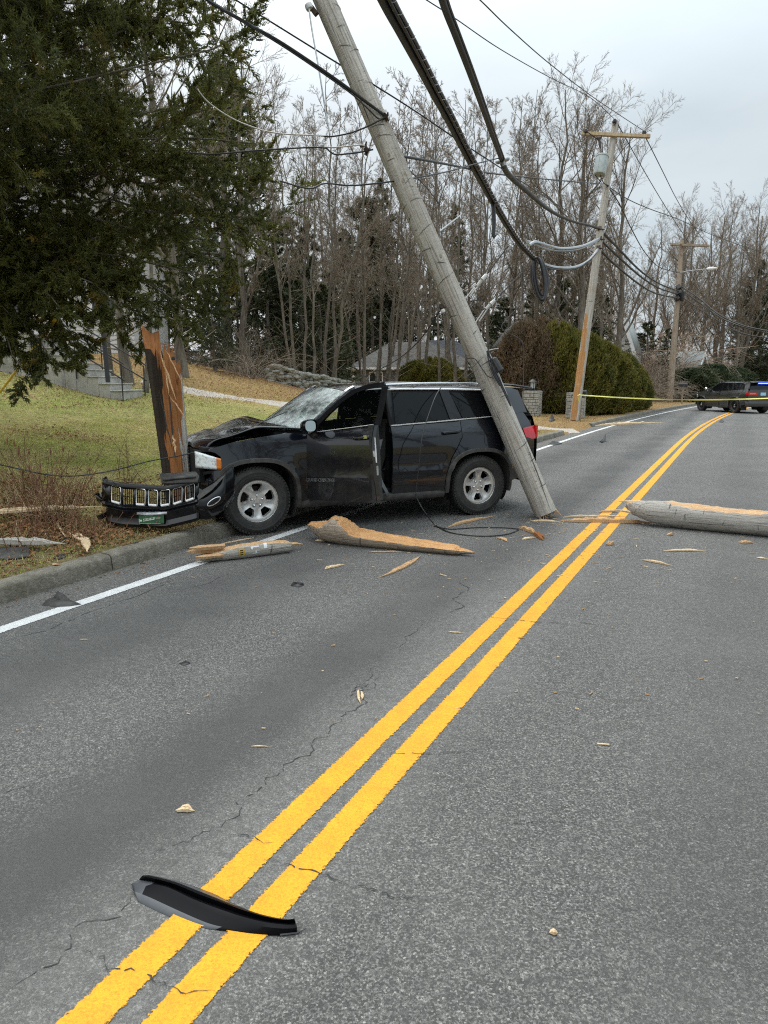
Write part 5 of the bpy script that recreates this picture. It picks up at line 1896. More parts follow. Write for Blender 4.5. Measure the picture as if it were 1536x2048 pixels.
# ------------------------------------------------------------------ standing poles
def pole_two():
    a = Vector(at(1148, 842, 28.2))
    a.z = HT(a.x, a.y)
    b = at(1231, 243, 28.0)
    e = tag(empty('utility_pole', a), 'leaning utility pole with crossarm and transformer, its lower side split to bare wood', 'utility pole')
    rot = (b - a).to_track_quat('Z', 'Y')
    e.rotation_euler = rot.to_euler()
    bpy.context.view_layer.update()
    inv = e.matrix_world.inverted()
    L = (b - a).length
    rg = random.Random(4)
    g = G()
    n, k = 20, 40
    f = inv.to_3x3() @ Vector((-.75, -.66, 0))
    fa = math.atan2(f.y, f.x)
    V, F, mi = [], [], []
    for i in range(k):
        t = i / (k - 1)
        for j in range(n):
            an = 2 * math.pi * j / n
            d = abs(((an - fa + math.pi) % (2 * math.pi)) - math.pi)
            r = .185 - .07 * t
            if t < .345 and d < 1.15 - .9 * (t / .345) ** 3: r *= .80 + rg.uniform(-.04, .04)
            V.append((r * math.cos(an), r * math.sin(an), t * L))
    for i in range(k - 1):
        for j in range(n):
            an = 2 * math.pi * (j + .5) / n
            d = abs(((an - fa + math.pi) % (2 * math.pi)) - math.pi)
            t = i / (k - 1)
            F.append((i * n + j, i * n + (j + 1) % n, (i + 1) * n + (j + 1) % n, (i + 1) * n + j))
            mi.append(1 if t < .345 and d < 1.15 - .9 * (t / .345) ** 3 else 0)
    g.v, g.f, g.m = V, F, mi
    g.f.append(tuple(range((k - 1) * n, k * n))); g.m.append(0)
    g.obj('shaft', [MT['pole'], MT['fresh_mid']], e, 40)
    A, B = inv @ at(1163, 267, 27.9), inv @ at(1300, 273, 27.8)
    g = G()
    c = (A + B) / 2
    d = B - A
    q = d.to_track_quat('X', 'Z').to_euler()
    g.box(c, (d.length, .12, .13), 0, q)
    g.obj('crossarm', MT['crossarm'], e, bevel=.008)
    for (u, v) in ((1171, 260), (1229, 240), (1288, 263)):
        g = G()
        p = inv @ at(u, v + 4, 27.85)
        g.lathe([(.03, -.12), (.03, -.04), (.085, -.03), (.095, .02), (.06, .05), (.07, .08), (.04, .12), (.0001, .13)], 12, 0, Matrix.Translation(p))
        g.obj('insulator', MT['porcelain'], e)
    g = G()
    top, bot = inv @ at(1205, 312, 27.6), inv @ at(1199, 349, 27.6)
    ax = (bot - top)
    m = Matrix.Translation(top) @ ax.to_track_quat('Z', 'Y').to_matrix().to_4x4()
    h = ax.length
    g.lathe([(.0001, -.03), (.22, -.02), (.255, .0), (.255, .05), (.235, .055), (.23, h - .05), (.21, h), (.0001, h)], 20, 0, m)
    for k_ in range(5):
        an = 2 * math.pi * k_ / 5
        g.box((.24 * math.cos(an), .24 * math.sin(an), h * .55), (.02, .02, h * .8), 0, (0, 0, an), m)
    g.obj('transformer', MT['can'], e)
    g = G()
    p1, p2 = inv @ at(1198, 276, 27.7), inv @ at(1201, 296, 27.7)
    g.tube([p1, p1.lerp(p2, .3), p1.lerp(p2, .6), p2], [.09, .05, .06, .04], 8)
    g.tube([p2, inv @ at(1205, 310, 27.65)], .015, 5)
    g.obj('fuse_cutout', MT['porcelain'], e)
    g = G()
    for (p0, p1) in (((1200, 350), (1207, 366)), ((1190, 350), (1203, 365)), ((1207, 366), (1218, 372)), ((1203, 270), (1206, 312)), ((1172, 262), (1200, 282))):
        g.tube([inv @ at(p0[0], p0[1], 27.6), inv @ at(p1[0], p1[1], 27.75)], .018, 5)
    g.obj('jumper_wire', MT['cable'], e)
    g = G()
    for (u, v) in ((1199, 458), (1200, 478), (1197, 496)):
        p = inv @ at(u, v, 28.0)
        g.box(p, (.16, .16, .14), 0, (.3, .2, .4))
        g.tube([p + Vector((-.2, 0, -.05)), p, p + Vector((.2, 0, .05))], .025, 5)
    g.obj('cable_clamp', MT['rust'], e)
MT['fresh_mid'] = fresh_mat('bare_pole_wood', (.44, .235, .095), (.34, .165, .06), (.56, .36, .19), (24, 24, .8))
pole_two()

def pole_three():
    a = at(1339, 800, 52)
    a.z = HT(a.x, a.y)
    b = at(1364, 486, 52)
    e = tag(empty('utility_pole', a), 'brown utility pole with bare crossarm and street lamp beside the dark bushes', 'utility pole')
    e.rotation_euler = (b - a).to_track_quat('Z', 'Y').to_euler()
    bpy.context.view_layer.update()
    inv = e.matrix_world.inverted()
    rg = random.Random(4)
    g = G()
    shaft(g, (b - a).length + .15, .24, .14, rg, 14, 24)
    g.obj('shaft', MT['pole_brown'], e)
    g = G()
    A, B = inv @ at(1341, 489, 51.8), inv @ at(1419, 492, 51.6)
    g.box((A + B) / 2, ((B - A).length, .13, .14), 0, (B - A).to_track_quat('X', 'Z').to_euler())
    for u in (1362, 1378, 1412):
        p = inv @ at(u, 488, 51.7)
        g.lathe([(.04, -.1), (.09, .0), (.05, .14), (.0001, .16)], 8, 0, Matrix.Translation(p))
    for (u, v) in ((1352, 500), (1376, 502)): g.tube([inv @ at(1363, 511, 51.8), inv @ at(u, v - 8, 51.75)], .03, 5)
    g.obj('crossarm', MT['pole_brown'], e)
    g = G()
    g.tube(catmull([inv @ at(1361, 545, 51.8), inv @ at(1385, 541, 51.5), inv @ at(1414, 538, 51.3)], 4), .035, 6, 0)
    p, q = inv @ at(1413, 538, 51.3), inv @ at(1434, 536, 51.2)
    g.tube([p, p.lerp(q, .25), p.lerp(q, .6), q], [.06, .13, .12, .03], 10, 1)
    g.obj('street_lamp', [MT['steel'], MT['white']], e)
    g = G()
    for (u, v) in ((1357, 575), (1355, 586), (1354, 597), (1362, 588)): g.box(inv @ at(u, v, 51.8), (.3, .3, .3), 0, (.3, .5, .2))
    g.tube([inv @ at(1364, 586, 51.7), inv @ at(1364, 602, 51.7)], [.18, .12], 8)
    g.obj('cable_closure', MT['cable'], e)
pole_three()

# ------------------------------------------------------------------ wires
def wire(label, pts, r, m='cable', name='utility_wire', cat='wire', group=None, n=6, k=8, extra=None):
    P = [p if isinstance(p, Vector) else at(*p) for p in pts]
    c = P[0].copy()
    Q = [p - c for p in catmull(P, k)]
    g = G()
    g.tube(Q, r, n)
    o = g.obj(name, MT[m], None, 60, loc=c)
    return tag(o, label, cat, group)

def bundle():
    U = [(700, -160, 5.6), (775, 0, 7.0), (808, 62, 7.7), (840, 122, 8.5), (872, 184, 9.6), (902, 240, 10.7), (932, 300, 12.2), (962, 356, 13.8), (1000, 425, 16.6), (1040, 487, 20.0), (1072, 520, 22.5)]
    P = [at(*p) for p in U]
    C = catmull(P, 10)
    c = P[0].copy()
    e = tag(empty('telephone_cable_bundle', c), 'thick black lashed cable bundle sweeping from the top of the sky down toward the pole', 'cable')
    Pp, fr = frames(C)
    side = []
    for p, (t, u, w) in zip(Pp, fr):
        s_ = t.cross(Vector((0, 0, 1))).normalized()
        side.append((s_, s_.cross(t)))
    for (a, b, r_, m_) in ((-.050, 0, .046, 'cable'), (.022, .012, .030, 'cable'), (.062, .0, .022, 'cable_violet'), (.036, -.034, .018, 'cable'), (.008, .034, .012, 'cable')):
        g = G()
        g.tube([p + s_ * a + u_ * b - c for p, (s_, u_) in zip(Pp, side)], r_, 10)
        g.obj('cable', MT[m_], e, 60)
    g = G()
    hel, ph = [], 0.0
    for i in range(1, len(Pp)):
        L_ = (Pp[i] - Pp[i - 1]).length
        m_ = max(2, int(L_ / .03))
        for q in range(m_):
            f_ = q / m_
            p_ = Pp[i - 1].lerp(Pp[i], f_)
            s_, u_ = side[i]
            hel.append(p_ - c + s_ * (.05 + .046 * math.cos(ph)) + u_ * (.045 * math.sin(ph)))
            ph += L_ / m_ / .30 * 2 * math.pi
    g.tube(hel, .0032, 4)
    g.obj('lashing_wire', MT['cable_grey'], e, 60)
MT['cable_violet'] = mat('worn_cable', (.032, .028, .036), .35, layers=((20, (.06, .055, .065), .5, .75),))
bundle()

def second_cable():
    U = [(845, -150, 6.0), (885, 0, 7.6), (912, 72, 8.4), (940, 145, 9.3), (968, 222, 10.8), (985, 270, 11.9), (1003, 318, 13.4)]
    P = [at(*p) for p in U]
    c = P[0].copy()
    e = tag(empty('telephone_cable', c), 'second thick black cable hanging from the sky to a grey splice clamp', 'cable')
    C = catmull(P, 8)
    g = G()
    g.tube([p - c for p in C], .043, 10)
    g.obj('cable', MT['cable'], e, 60)
    g = G()
    g.tube([p - c + Vector((.052, 0, .012)) for p in C], .014, 8)
    g.obj('messenger_strand', MT['cable_violet'], e, 60)
    g = G()
    a = at(1005, 322, 13.45) - c
    g.tube([a + Vector((-.13, 0, -.03)), a + Vector((-.10, 0, -.02)), a + Vector((.10, 0, .04)), a + Vector((.13, 0, .05))], [.02, .045, .045, .02], 8)
    g.tube([a + Vector((-.02, .0, .10)), a + Vector((.03, 0, -.08))], .04, 8)
    g.obj('splice_clamp', MT['steel'], e, 60)
    g = G()
    D = catmull([at(1003, 318, 13.4), at(1012, 342, 14.2), at(1030, 362, 15.2), at(1060, 388, 17.4), at(1090, 414, 20), at(1120, 432, 22.5), at(1150, 444, 25), at(1175, 450, 26.5), at(1198, 457, 27.9)], 6)
    n_ = len(D)
    g.tube([p - c for p in D], [.06 - .018 * i / n_ for i in range(n_)], 8)
    g.obj('lower_cable', MT['cable_worn'], e, 60)
MT['cable_worn'] = mat('mossy_cable', (.04, .038, .034), .7, layers=((7, (.085, .085, .07), .5, .7),))
second_cable()

wire('thin primary wire crossing the upper sky to the top pin of the far pole', [(800, -34, 12), (853, 0, 13), (912, 38, 14.2), (1000, 98, 17), (1100, 155, 21), (1180, 195, 25.5), (1229, 238, 28)], .012)
wire('thin primary wire reaching the right end of the far crossarm', [(930, -24, 12.5), (960, 0, 13.3), (1020, 58, 15.3), (1100, 128, 19), (1190, 197, 24), (1288, 262, 27.9)], .013)
wire('thick twisted service cable from the upper left to the leaning pole clamp', [(300, -75, 7.4), (415, 0, 7.8), (500, 50, 8.1), (560, 84, 8.3), (630, 130, 8.5), (690, 172, 8.66), (735, 206, 8.76), (770, 231, 8.84)], .021)
wire('slim strand running beside the service cable to the leaning pole', [(415, 4, 7.8), (560, 89, 8.3), (690, 178, 8.66), (730, 212, 8.74), (755, 236, 8.8), (768, 238, 8.84)], .010)
wire('thin neutral wire passing behind the leaning pole toward the splice clamp', [(440, -24, 9.3), (475, 2, 9.4), (560, 55, 9.7), (673, 125, 10), (740, 165, 10.3), (830, 222, 11), (920, 283, 12), (1000, 335, 13.6), (1100, 400, 20), (1160, 440, 26)], .012)
wire('pale bare wire sagging from the cedar to the guy below the pole top', [(395, 178, 8.6), (412, 200, 8.6), (440, 222, 8.6), (475, 242, 8.6), (520, 259, 8.6), (560, 267, 8.6), (610, 270, 8.65), (652, 272, 8.7)], .008, 'cable_pale')
wire('dark lead curving from the pale wire end up to the pole clamp', [(640, 271, 8.7), (663, 273, 8.7), (700, 266, 8.72), (735, 253, 8.75), (760, 240, 8.8), (771, 234, 8.84)], .010)
wire('dark wire running level from the cedar to the lower pole clamp', [(380, 306, 8.5), (430, 308, 8.5), (500, 302, 8.6), (560, 298, 8.65), (620, 295, 8.7), (650, 296, 8.7), (660, 303, 8.7), (672, 309, 8.72), (700, 307, 8.74), (722, 304, 8.8), (746, 299, 8.86)], .010)
wire('short white-sleeved jumper above the level dark wire', [(650, 294, 8.7), (668, 295, 8.7), (690, 293, 8.72), (722, 290, 8.8), (733, 296, 8.86)], .009, 'cable_pale')
wire('straight slim guy hanging from the leaning pole top', [(618, 18, 8.75), (624, 60, 8.72), (638, 140, 8.7), (650, 215, 8.7), (660, 270, 8.7)], .009, 'steel')
wire('drooping dark wire crossing in front of the leaning pole to the splice clamp', [(560, 362, 8.2), (618, 377, 8.3), (650, 367, 8.35), (700, 371, 8.5), (760, 366, 8.7), (830, 356, 9.4), (900, 342, 10.6), (950, 328, 12), (1003, 315, 13.4)], .010)
wire('dark cable leaving the leaning pole toward the far transformer', [(800, 312, 9.1), (860, 322, 10), (930, 336, 12.5), (970, 345, 15), (1040, 353, 18.5), (1120, 361, 23), (1206, 368, 27.7)], .018)
wire('thin dark wire slanting down behind the leaning pole', [(800, 322, 9.2), (850, 372, 11), (880, 410, 12)], .008)
wire('thin wire hanging from the cable bundle to the gateway pillar', [(1046, 520, 20.5), (1046, 570, 20.5), (1043, 605, 20.5), (1020, 632, 20.5), (1003, 652, 20.5), (1012, 664, 20.5), (1036, 676, 20.5), (1046, 692, 20.5), (1047, 740, 20.5), (1046, 800, 20.4), (1048, 828, 20.3)], .014)
wire('black hose end hanging straight down from the bundle', [(986, 398, 15.6), (987, 420, 15.6), (988, 445, 15.6), (987, 468, 15.6), (990, 474, 15.6)], .045, name='hanging_cable_end', cat='cable')
for i, (lb, pp) in enumerate((
    ('upper silver cable loop from the bundle end to the pole', [(1055, 484, 21.5), (1066, 486, 22), (1090, 496, 23.5), (1120, 501, 25), (1160, 497, 26.8), (1200, 478, 28)]),
    ('second silver cable hugging the upper silver loop', [(1058, 490, 21.5), (1072, 484, 22), (1095, 491, 23.5), (1125, 497, 25), (1165, 492, 26.8), (1200, 476, 28)]),
    ('lower silver cable loop below the bundle end', [(1066, 512, 22), (1085, 527, 23), (1115, 535, 24.5), (1150, 534, 26.2), (1178, 520, 27.2), (1197, 497, 28)]),
    ('dark cable under the lower silver loop', [(1066, 515, 22), (1085, 531, 23), (1115, 539, 24.5), (1150, 537, 26.2), (1180, 520, 27.2), (1197, 499, 28)]))):
    wire(lb, pp, .048 if i != 3 else .03, 'cable_grey' if i != 3 else 'cable')
def coil():
    c = at(1062, 512, 22.2)
    e = tag(empty('cable_coil', c), 'black coil of slack cable hanging below the bundle end', 'cable')
    for k, (w, h) in enumerate(((10, 84), (13, 88), (16, 80), (8, 76))):
        g = G()
        P = []
        for i in range(33):
            a = 2 * math.pi * i / 32
            P.append(at(1074 + 10 * math.sin(a / 2) ** 2 + w * math.sin(a), 515 + h * (1 - math.cos(a)) / 2 * 1.0, 22.2 + .05 * k) - c)
        g.tube(P, .036, 6)
        g.obj('cable_loop', MT['cable_violet'] if k % 2 else MT['cable'], e, 60)
coil()
def guy_piece(label, px, d):
    P = [at(u, v, d) for u, v in px]
    c = P[0].copy()
    e = tag(empty('guy_insulator', c), label, 'guy strain')
    g = G()
    g.tube([p - c for p in P[:2]], .010, 5)
    g.obj('strand', MT['cable'], e)
    g = G()
    A, B = P[1] - c, P[2] - c
    g.tube([A, A.lerp(B, .08), A.lerp(B, .45), A.lerp(B, .5), A.lerp(B, .55), B], [.012, .028, .034, .055, .03, .022], 8)
    g.obj('insulator', MT['porcelain_w'], e)
    g = G()
    s_ = Vector((.035, 0, .02))
    g.tube([B + s_, P[3] - c + s_], .010, 5)
    g.tube([B - s_, P[3] - c - s_], .010, 5)
    g.obj('shackle', MT['porcelain_w'], e)
guy_piece('white guy insulator dangling right of the leaning pole, nearer the pole', [(1016, 492), (974, 548), (954, 572), (934, 596)], 11)
guy_piece('white guy insulator dangling lower right, nearer the brown hedge', [(1045, 545), (990, 600), (972, 618), (954, 645)], 11)
wire('thin pale strand angling up past the upper right of the pole', [(880, 462, 9.6), (898, 448, 9.8), (922, 430, 10)], .010, 'porcelain_w')
wire('thin wire slanting down left from the eye bolt over the lawn', [(884, 612, 8.86), (862, 650, 9.2), (830, 690, 9.8), (790, 722, 10.6), (740, 748, 11.5), (690, 770, 12.3), (640, 790, 13)], .009)
def ground_wire():
    P = [(640, 790, 9.6), (590, 816, 9.0), (520, 846, 8.5), (450, 880, 8.2), (388, 905, 7.9), (300, 922, 7.8), (230, 940, 7.6), (160, 951, 7.4), (100, 950, 7.3), (40, 938, 7.2), (-20, 925, 7.1)]
    wire('long fallen wire drooping over the hood past the stump and weeds', P, .0065)
ground_wire()
wire('thin wire draped over the roof and rear door down to the road', [(885, 770, 8.85), (868, 800, 8.62), (845, 870, 8.42), (838, 930, 8.40), (832, 985, 8.42), (838, 1005, 8.42), (852, 1028, 8.38)] + [gnd(868, 1048, .01), gnd(880, 1056, .01)], .006)
def loop():
    P = [gnd(880 + (u - 880), v, .010) for u, v in ((880, 1056), (905, 1066), (960, 1072), (1010, 1069), (1036, 1060), (1030, 1057), (1000, 1055), (950, 1055), (900, 1058), (868, 1052))]
    wire('black wire lying in a long loop on the road beside the rear tyre', P, .007)
loop()
for lb, pp, r_ in (
    ('upper telephone cable from the far pole to the brown pole', [(1198, 457, 28), (1232, 492, 31), (1280, 541, 38), (1320, 568, 45), (1357, 582, 51.8)], .05),
    ('middle telephone cable from the far pole to the brown pole', [(1200, 478, 28), (1235, 512, 31.5), (1285, 556, 38), (1322, 578, 45), (1356, 588, 51.8)], .05),
    ('lower telephone cable from the far pole to the brown pole', [(1197, 496, 28), (1230, 529, 31.5), (1275, 566, 38), (1312, 587, 44), (1354, 596, 51.8)], .05),
    ('thin primary wire from the crossarm end down to the brown pole', [(1292, 276, 27.9), (1325, 342, 33), (1352, 396, 40), (1378, 440, 48), (1412, 486, 51.8)], .018),
    ('thin primary wire from behind the far crossarm to the brown pole', [(1232, 242, 28), (1290, 345, 34), (1335, 420, 42), (1378, 486, 51.8)], .018),
    ('dark service cable from the transformer crossing to the right edge', [(1212, 370, 27.7), (1255, 398, 32), (1300, 418, 36), (1360, 440, 43), (1430, 472, 52), (1536, 510, 62)], .022),
    ('dark cable from the transformer down to the brown pole', [(1214, 370, 27.7), (1240, 410, 31), (1262, 456, 35), (1290, 505, 41), (1320, 535, 47), (1360, 545, 51.8)], .025),
    ('upper cable leaving the brown pole to the right', [(1362, 572, 51.8), (1400, 598, 50), (1440, 630, 48), (1490, 652, 46), (1550, 664, 44)], .04),
    ('second cable leaving the brown pole to the right', [(1362, 578, 51.8), (1400, 606, 50), (1445, 637, 48), (1492, 656, 46), (1550, 668, 44)], .04),
    ('lowest cable leaving the brown pole to the right', [(1362, 592, 51.8), (1400, 618, 50), (1450, 650, 48), (1490, 668, 46), (1550, 678, 44)], .035)):
    wire(lb, pp, r_, 'cable_worn')

def guy_guard():
    g = G()
    A, B = hit(-12, 800), at(110, 640, 9.4)
    c = A.copy()
    g.tube([Vector(), (B - A)], .024, 8)
    o = g.obj('guy_wire_guard', MT['yellow_guard'], None, 60, loc=c)
    tag(o, 'slanting yellow guy wire guard showing through the cedar at the left edge', 'guy guard')
guy_guard()

def tape():
    A, B = at(1160, 790, 27.6), at(1575, 795, 25.5)
    g = G()
    V = []
    n = 60
    for i in range(n + 1):
        t = i / n
        p = A.lerp(B, t) + Vector((0, 0, -.13 * math.sin(math.pi * t)))
        tw = .5 * math.sin(t * 9) + .3 * math.sin(t * 23)
        w = Vector((0, math.sin(tw), math.cos(tw))) * .024
        V += [p + w - A, p - w - A]
    g.add(V, [(2 * i, 2 * i + 1, 2 * i + 3, 2 * i + 2) for i in range(n)])
    for k in range(2):
        g.tube([Vector((0, 0, .02 * k)), Vector((-.1, -.05, -.02)), Vector((-.05, 0, -.12 - .1 * k))], .02, 5)
    tag(g.obj('police_tape', MT['tape'], None, 60, loc=A), 'yellow barrier tape stretched across the road from the leaning far pole', 'tape')
tape()
# ------------------------------------------------------------------ vegetation generators
def unit(a): return a / np.maximum(np.linalg.norm(a, axis=-1, keepdims=True), 1e-9)

def np_tubes(P, Rr, n):
    B, K, _ = P.shape
    T = np.empty_like(P)
    T[:, 1:-1] = P[:, 2:] - P[:, :-2]
    T[:, 0] = P[:, 1] - P[:, 0]
    T[:, -1] = P[:, -1] - P[:, -2]
    T = unit(T)
    m = unit(P[:, -1] - P[:, 0])
    ref = np.where(np.abs(m[:, 2:3]) > .8, np.array([[1., 0, 0]]), np.array([[0., 0, 1]]))[:, None, :]
    U = unit(np.cross(T, ref))
    W = np.cross(T, U)
    a = np.arange(n) * 2 * math.pi / n
    V = P[:, :, None, :] + Rr[:, :, None, None] * (U[:, :, None, :] * np.cos(a)[None, None, :, None] + W[:, :, None, :] * np.sin(a)[None, None, :, None])
    V = V.reshape(-1, 3)
    b = (np.arange(B) * K * n)[:, None, None]
    i = (np.arange(K - 1) * n)[None, :, None]
    j = np.arange(n)[None, None, :]
    j2 = (j + 1) % n
    F = np.stack([b + i + j, b + i + j2, b + i + n + j2, b + i + n + j], -1).reshape(-1, 4)
    return V, F

def kids(rg, P, Rr, n, f0, f1, ratio, ang, up, K2, wob, rr, rmin, fall=.5, lens=None):
    B, K, _ = P.shape
    f = (f0 + (f1 - f0) * (np.arange(n)[None] + rg.random((B, n))) / n).clip(0, .999)
    q = f * (K - 1)
    i = q.astype(int)
    t = (q - i)[..., None]
    bi = np.arange(B)[:, None]
    pos = P[bi, i] * (1 - t) + P[bi, i + 1] * t
    tan = unit(P[bi, i + 1] - P[bi, i])
    r0 = (Rr[bi, i] * (1 - t[..., 0]) + Rr[bi, i + 1] * t[..., 0]) * rr
    L = np.linalg.norm(np.diff(P, axis=1), axis=-1).sum(1)[:, None] * ratio * (1 - fall * f) * rg.uniform(.65, 1.25, (B, n))
    if lens is not None: L = lens(pos) * rg.uniform(.8, 1.05, (B, n))
    rv = unit(rg.normal(size=(B, n, 3)))
    perp = unit(rv - tan * (rv * tan).sum(-1, keepdims=True))
    a = rg.uniform(ang[0], ang[1], (B, n))[..., None]
    d = unit(tan * np.cos(a) + perp * np.sin(a))
    pos, d, L, r0 = pos.reshape(-1, 3), d.reshape(-1, 3), L.reshape(-1), np.maximum(r0.reshape(-1), rmin)
    out = [pos]
    for k in range(1, K2):
        d = unit(d + np.array([0, 0, up]) + rg.normal(size=d.shape) * wob)
        out.append(out[-1] + d * (L / (K2 - 1))[:, None])
    P2 = np.stack(out, 1)
    R2 = np.maximum(r0[:, None] * np.linspace(1, .35, K2)[None], rmin * .6)
    return P2, R2

def join(parts):
    V, F, o = [], [], 0
    for v, f in parts:
        V.append(v)
        F.append(f + o)
        o += len(v)
    return np.concatenate(V), np.concatenate(F)

def stem(rg, H, r0, K=12, wob=.05, lean=(0, 0)):
    z = np.linspace(0, H, K)
    x = np.cumsum(rg.normal(size=K) * wob) * H / K + lean[0] * z
    y = np.cumsum(rg.normal(size=K) * wob) * H / K + lean[1] * z
    x -= x[0]; y -= y[0]
    P = np.stack([x, y, z], -1)[None]
    Rr = (r0 * (1 - .88 * np.linspace(0, 1, K)) * (1 + .45 * np.exp(-np.linspace(0, 1, K) * 22)))[None]
    return P, Rr

def tree_mesh(seed, H, r0, n1, f0, ratio, ang, up, n2=8, n3=6, n4=4, stems=1, wob=.12, tw=.007):
    rg = np.random.default_rng(seed)
    tr, cr = [], []
    for s in range(stems):
        P, Rr = stem(rg, H * rg.uniform(.85, 1), r0 * rg.uniform(.75, 1), 14, .085, rg.normal(size=2) * (.09 if stems > 1 else .02))
        if stems > 1: P = P + np.array([rg.normal() * .3, rg.normal() * .3, 0])
        tr.append(np_tubes(P, Rr, 8))
        P1, R1 = kids(rg, P, Rr, n1, f0, .98, ratio, ang, up, 7, wob, .42, .014, .6)
        tr.append(np_tubes(P1, R1, 5))
        P2, R2 = kids(rg, P1, R1, n2, .2, .98, .45, (R(25), R(55)), up * .8, 5, wob, .55, .009)
        cr.append(np_tubes(P2, R2, 4))
        P3, R3 = kids(rg, P2, R2, n3, .15, .98, .5, (R(20), R(50)), up * .5, 4, wob, .65, tw)
        cr.append(np_tubes(P3, R3, 3))
        P4, R4 = kids(rg, P3, R3, n4, .15, .98, .5, (R(20), R(50)), up * .4, 3, wob, .7, tw * .75)
        cr.append(np_tubes(P4, R4, 3))
        P4, R4 = kids(rg, P, Rr, 10, f0 * .2, f0, .08, (R(50), R(85)), .05, 5, wob, .2, .012)
        cr.append(np_tubes(P4, R4, 3))
    a = npmesh('trunk', *join(tr))
    b = npmesh('crown', *join(cr))
    a.polygons.foreach_set('use_smooth', [True] * len(a.polygons))
    return a, b

def leaves(rg, P, D, n, L, W, spread, ln):
    """P,D (B,3): tuft bases and axes of length ln (B); n slim triangles on each"""
    B = len(P)
    t = rg.random((B, n, 1))
    base = P[:, None] + D[:, None] * ln[:, None, None] * t
    d = unit(D[:, None] + rg.normal(size=(B, n, 3)) * spread)
    s = unit(np.cross(d, rg.normal(size=(B, n, 3))))
    l = L * rg.uniform(.5, 1.2, (B, n, 1))
    w = W * rg.uniform(.6, 1.2, (B, n, 1))
    V = np.stack([base - s * w * .5, base + s * w * .5, base + d * l * .55 + s * w * .65, base + d * l, base + d * l * .55 - s * w * .65], 2).reshape(-1, 3)
    o = np.arange(B * n)[:, None] * 5
    F = np.concatenate([o + np.array([[0, 1, 2, 4]])], 0)
    F2 = o + np.array([[4, 2, 3, 3]])
    return V, F, F2

def needles(rg, P, D, n, L, W, spread, ln):
    B = len(P)
    base = P[:, None] + D[:, None] * ln[:, None, None] * rg.random((B, n, 1)) + rg.normal(size=(B, n, 3)) * .012
    d = unit(D[:, None] + rg.normal(size=(B, n, 3)) * spread)
    s = unit(np.cross(d, rg.normal(size=(B, n, 3))))
    l = L * rg.uniform(.5, 1.2, (B, n, 1))
    w = W * rg.uniform(.6, 1.2, (B, n, 1)) * .5
    return np.stack([base - s * w, base + s * w, base + d * l], 2).reshape(-1, 3)

def leaf_mesh(name, parts, m):
    V, F, o = [], [], 0
    for v, f, f2 in parts:
        V.append(v)
        F.append((f + o))
        F.append((f2 + o)[:, :3])
        o += len(v)
    V = np.concatenate(V)
    tri = [np.concatenate([f[:, [0, 1, 2]], f[:, [0, 2, 3]]]) if f.shape[1] == 4 else f for f in F]
    me = npmesh(name, V, np.concatenate(tri))
    me.materials.append(m)
    return me

def axis_of(P): return P[:, 0], unit(P[:, -1] - P[:, 0]), np.linalg.norm(P[:, -1] - P[:, 0], axis=-1)

def put_tree(meshes, x, y, s, rz, label, group=None, cat='tree', mats=('bark', 'twig'), name='bare_tree', sz=None, z=None):
    e = empty(name, (x, y, (HT(x, y) if z is None else z) - .05), rz)
    for nm, me, m in zip(('trunk', 'crown'), meshes, mats):
        if not me.materials: me.materials.append(MT[m])
        link(nm, me, e)
    e.scale = (s, s, sz or s)
    return tag(e, label, cat, group)

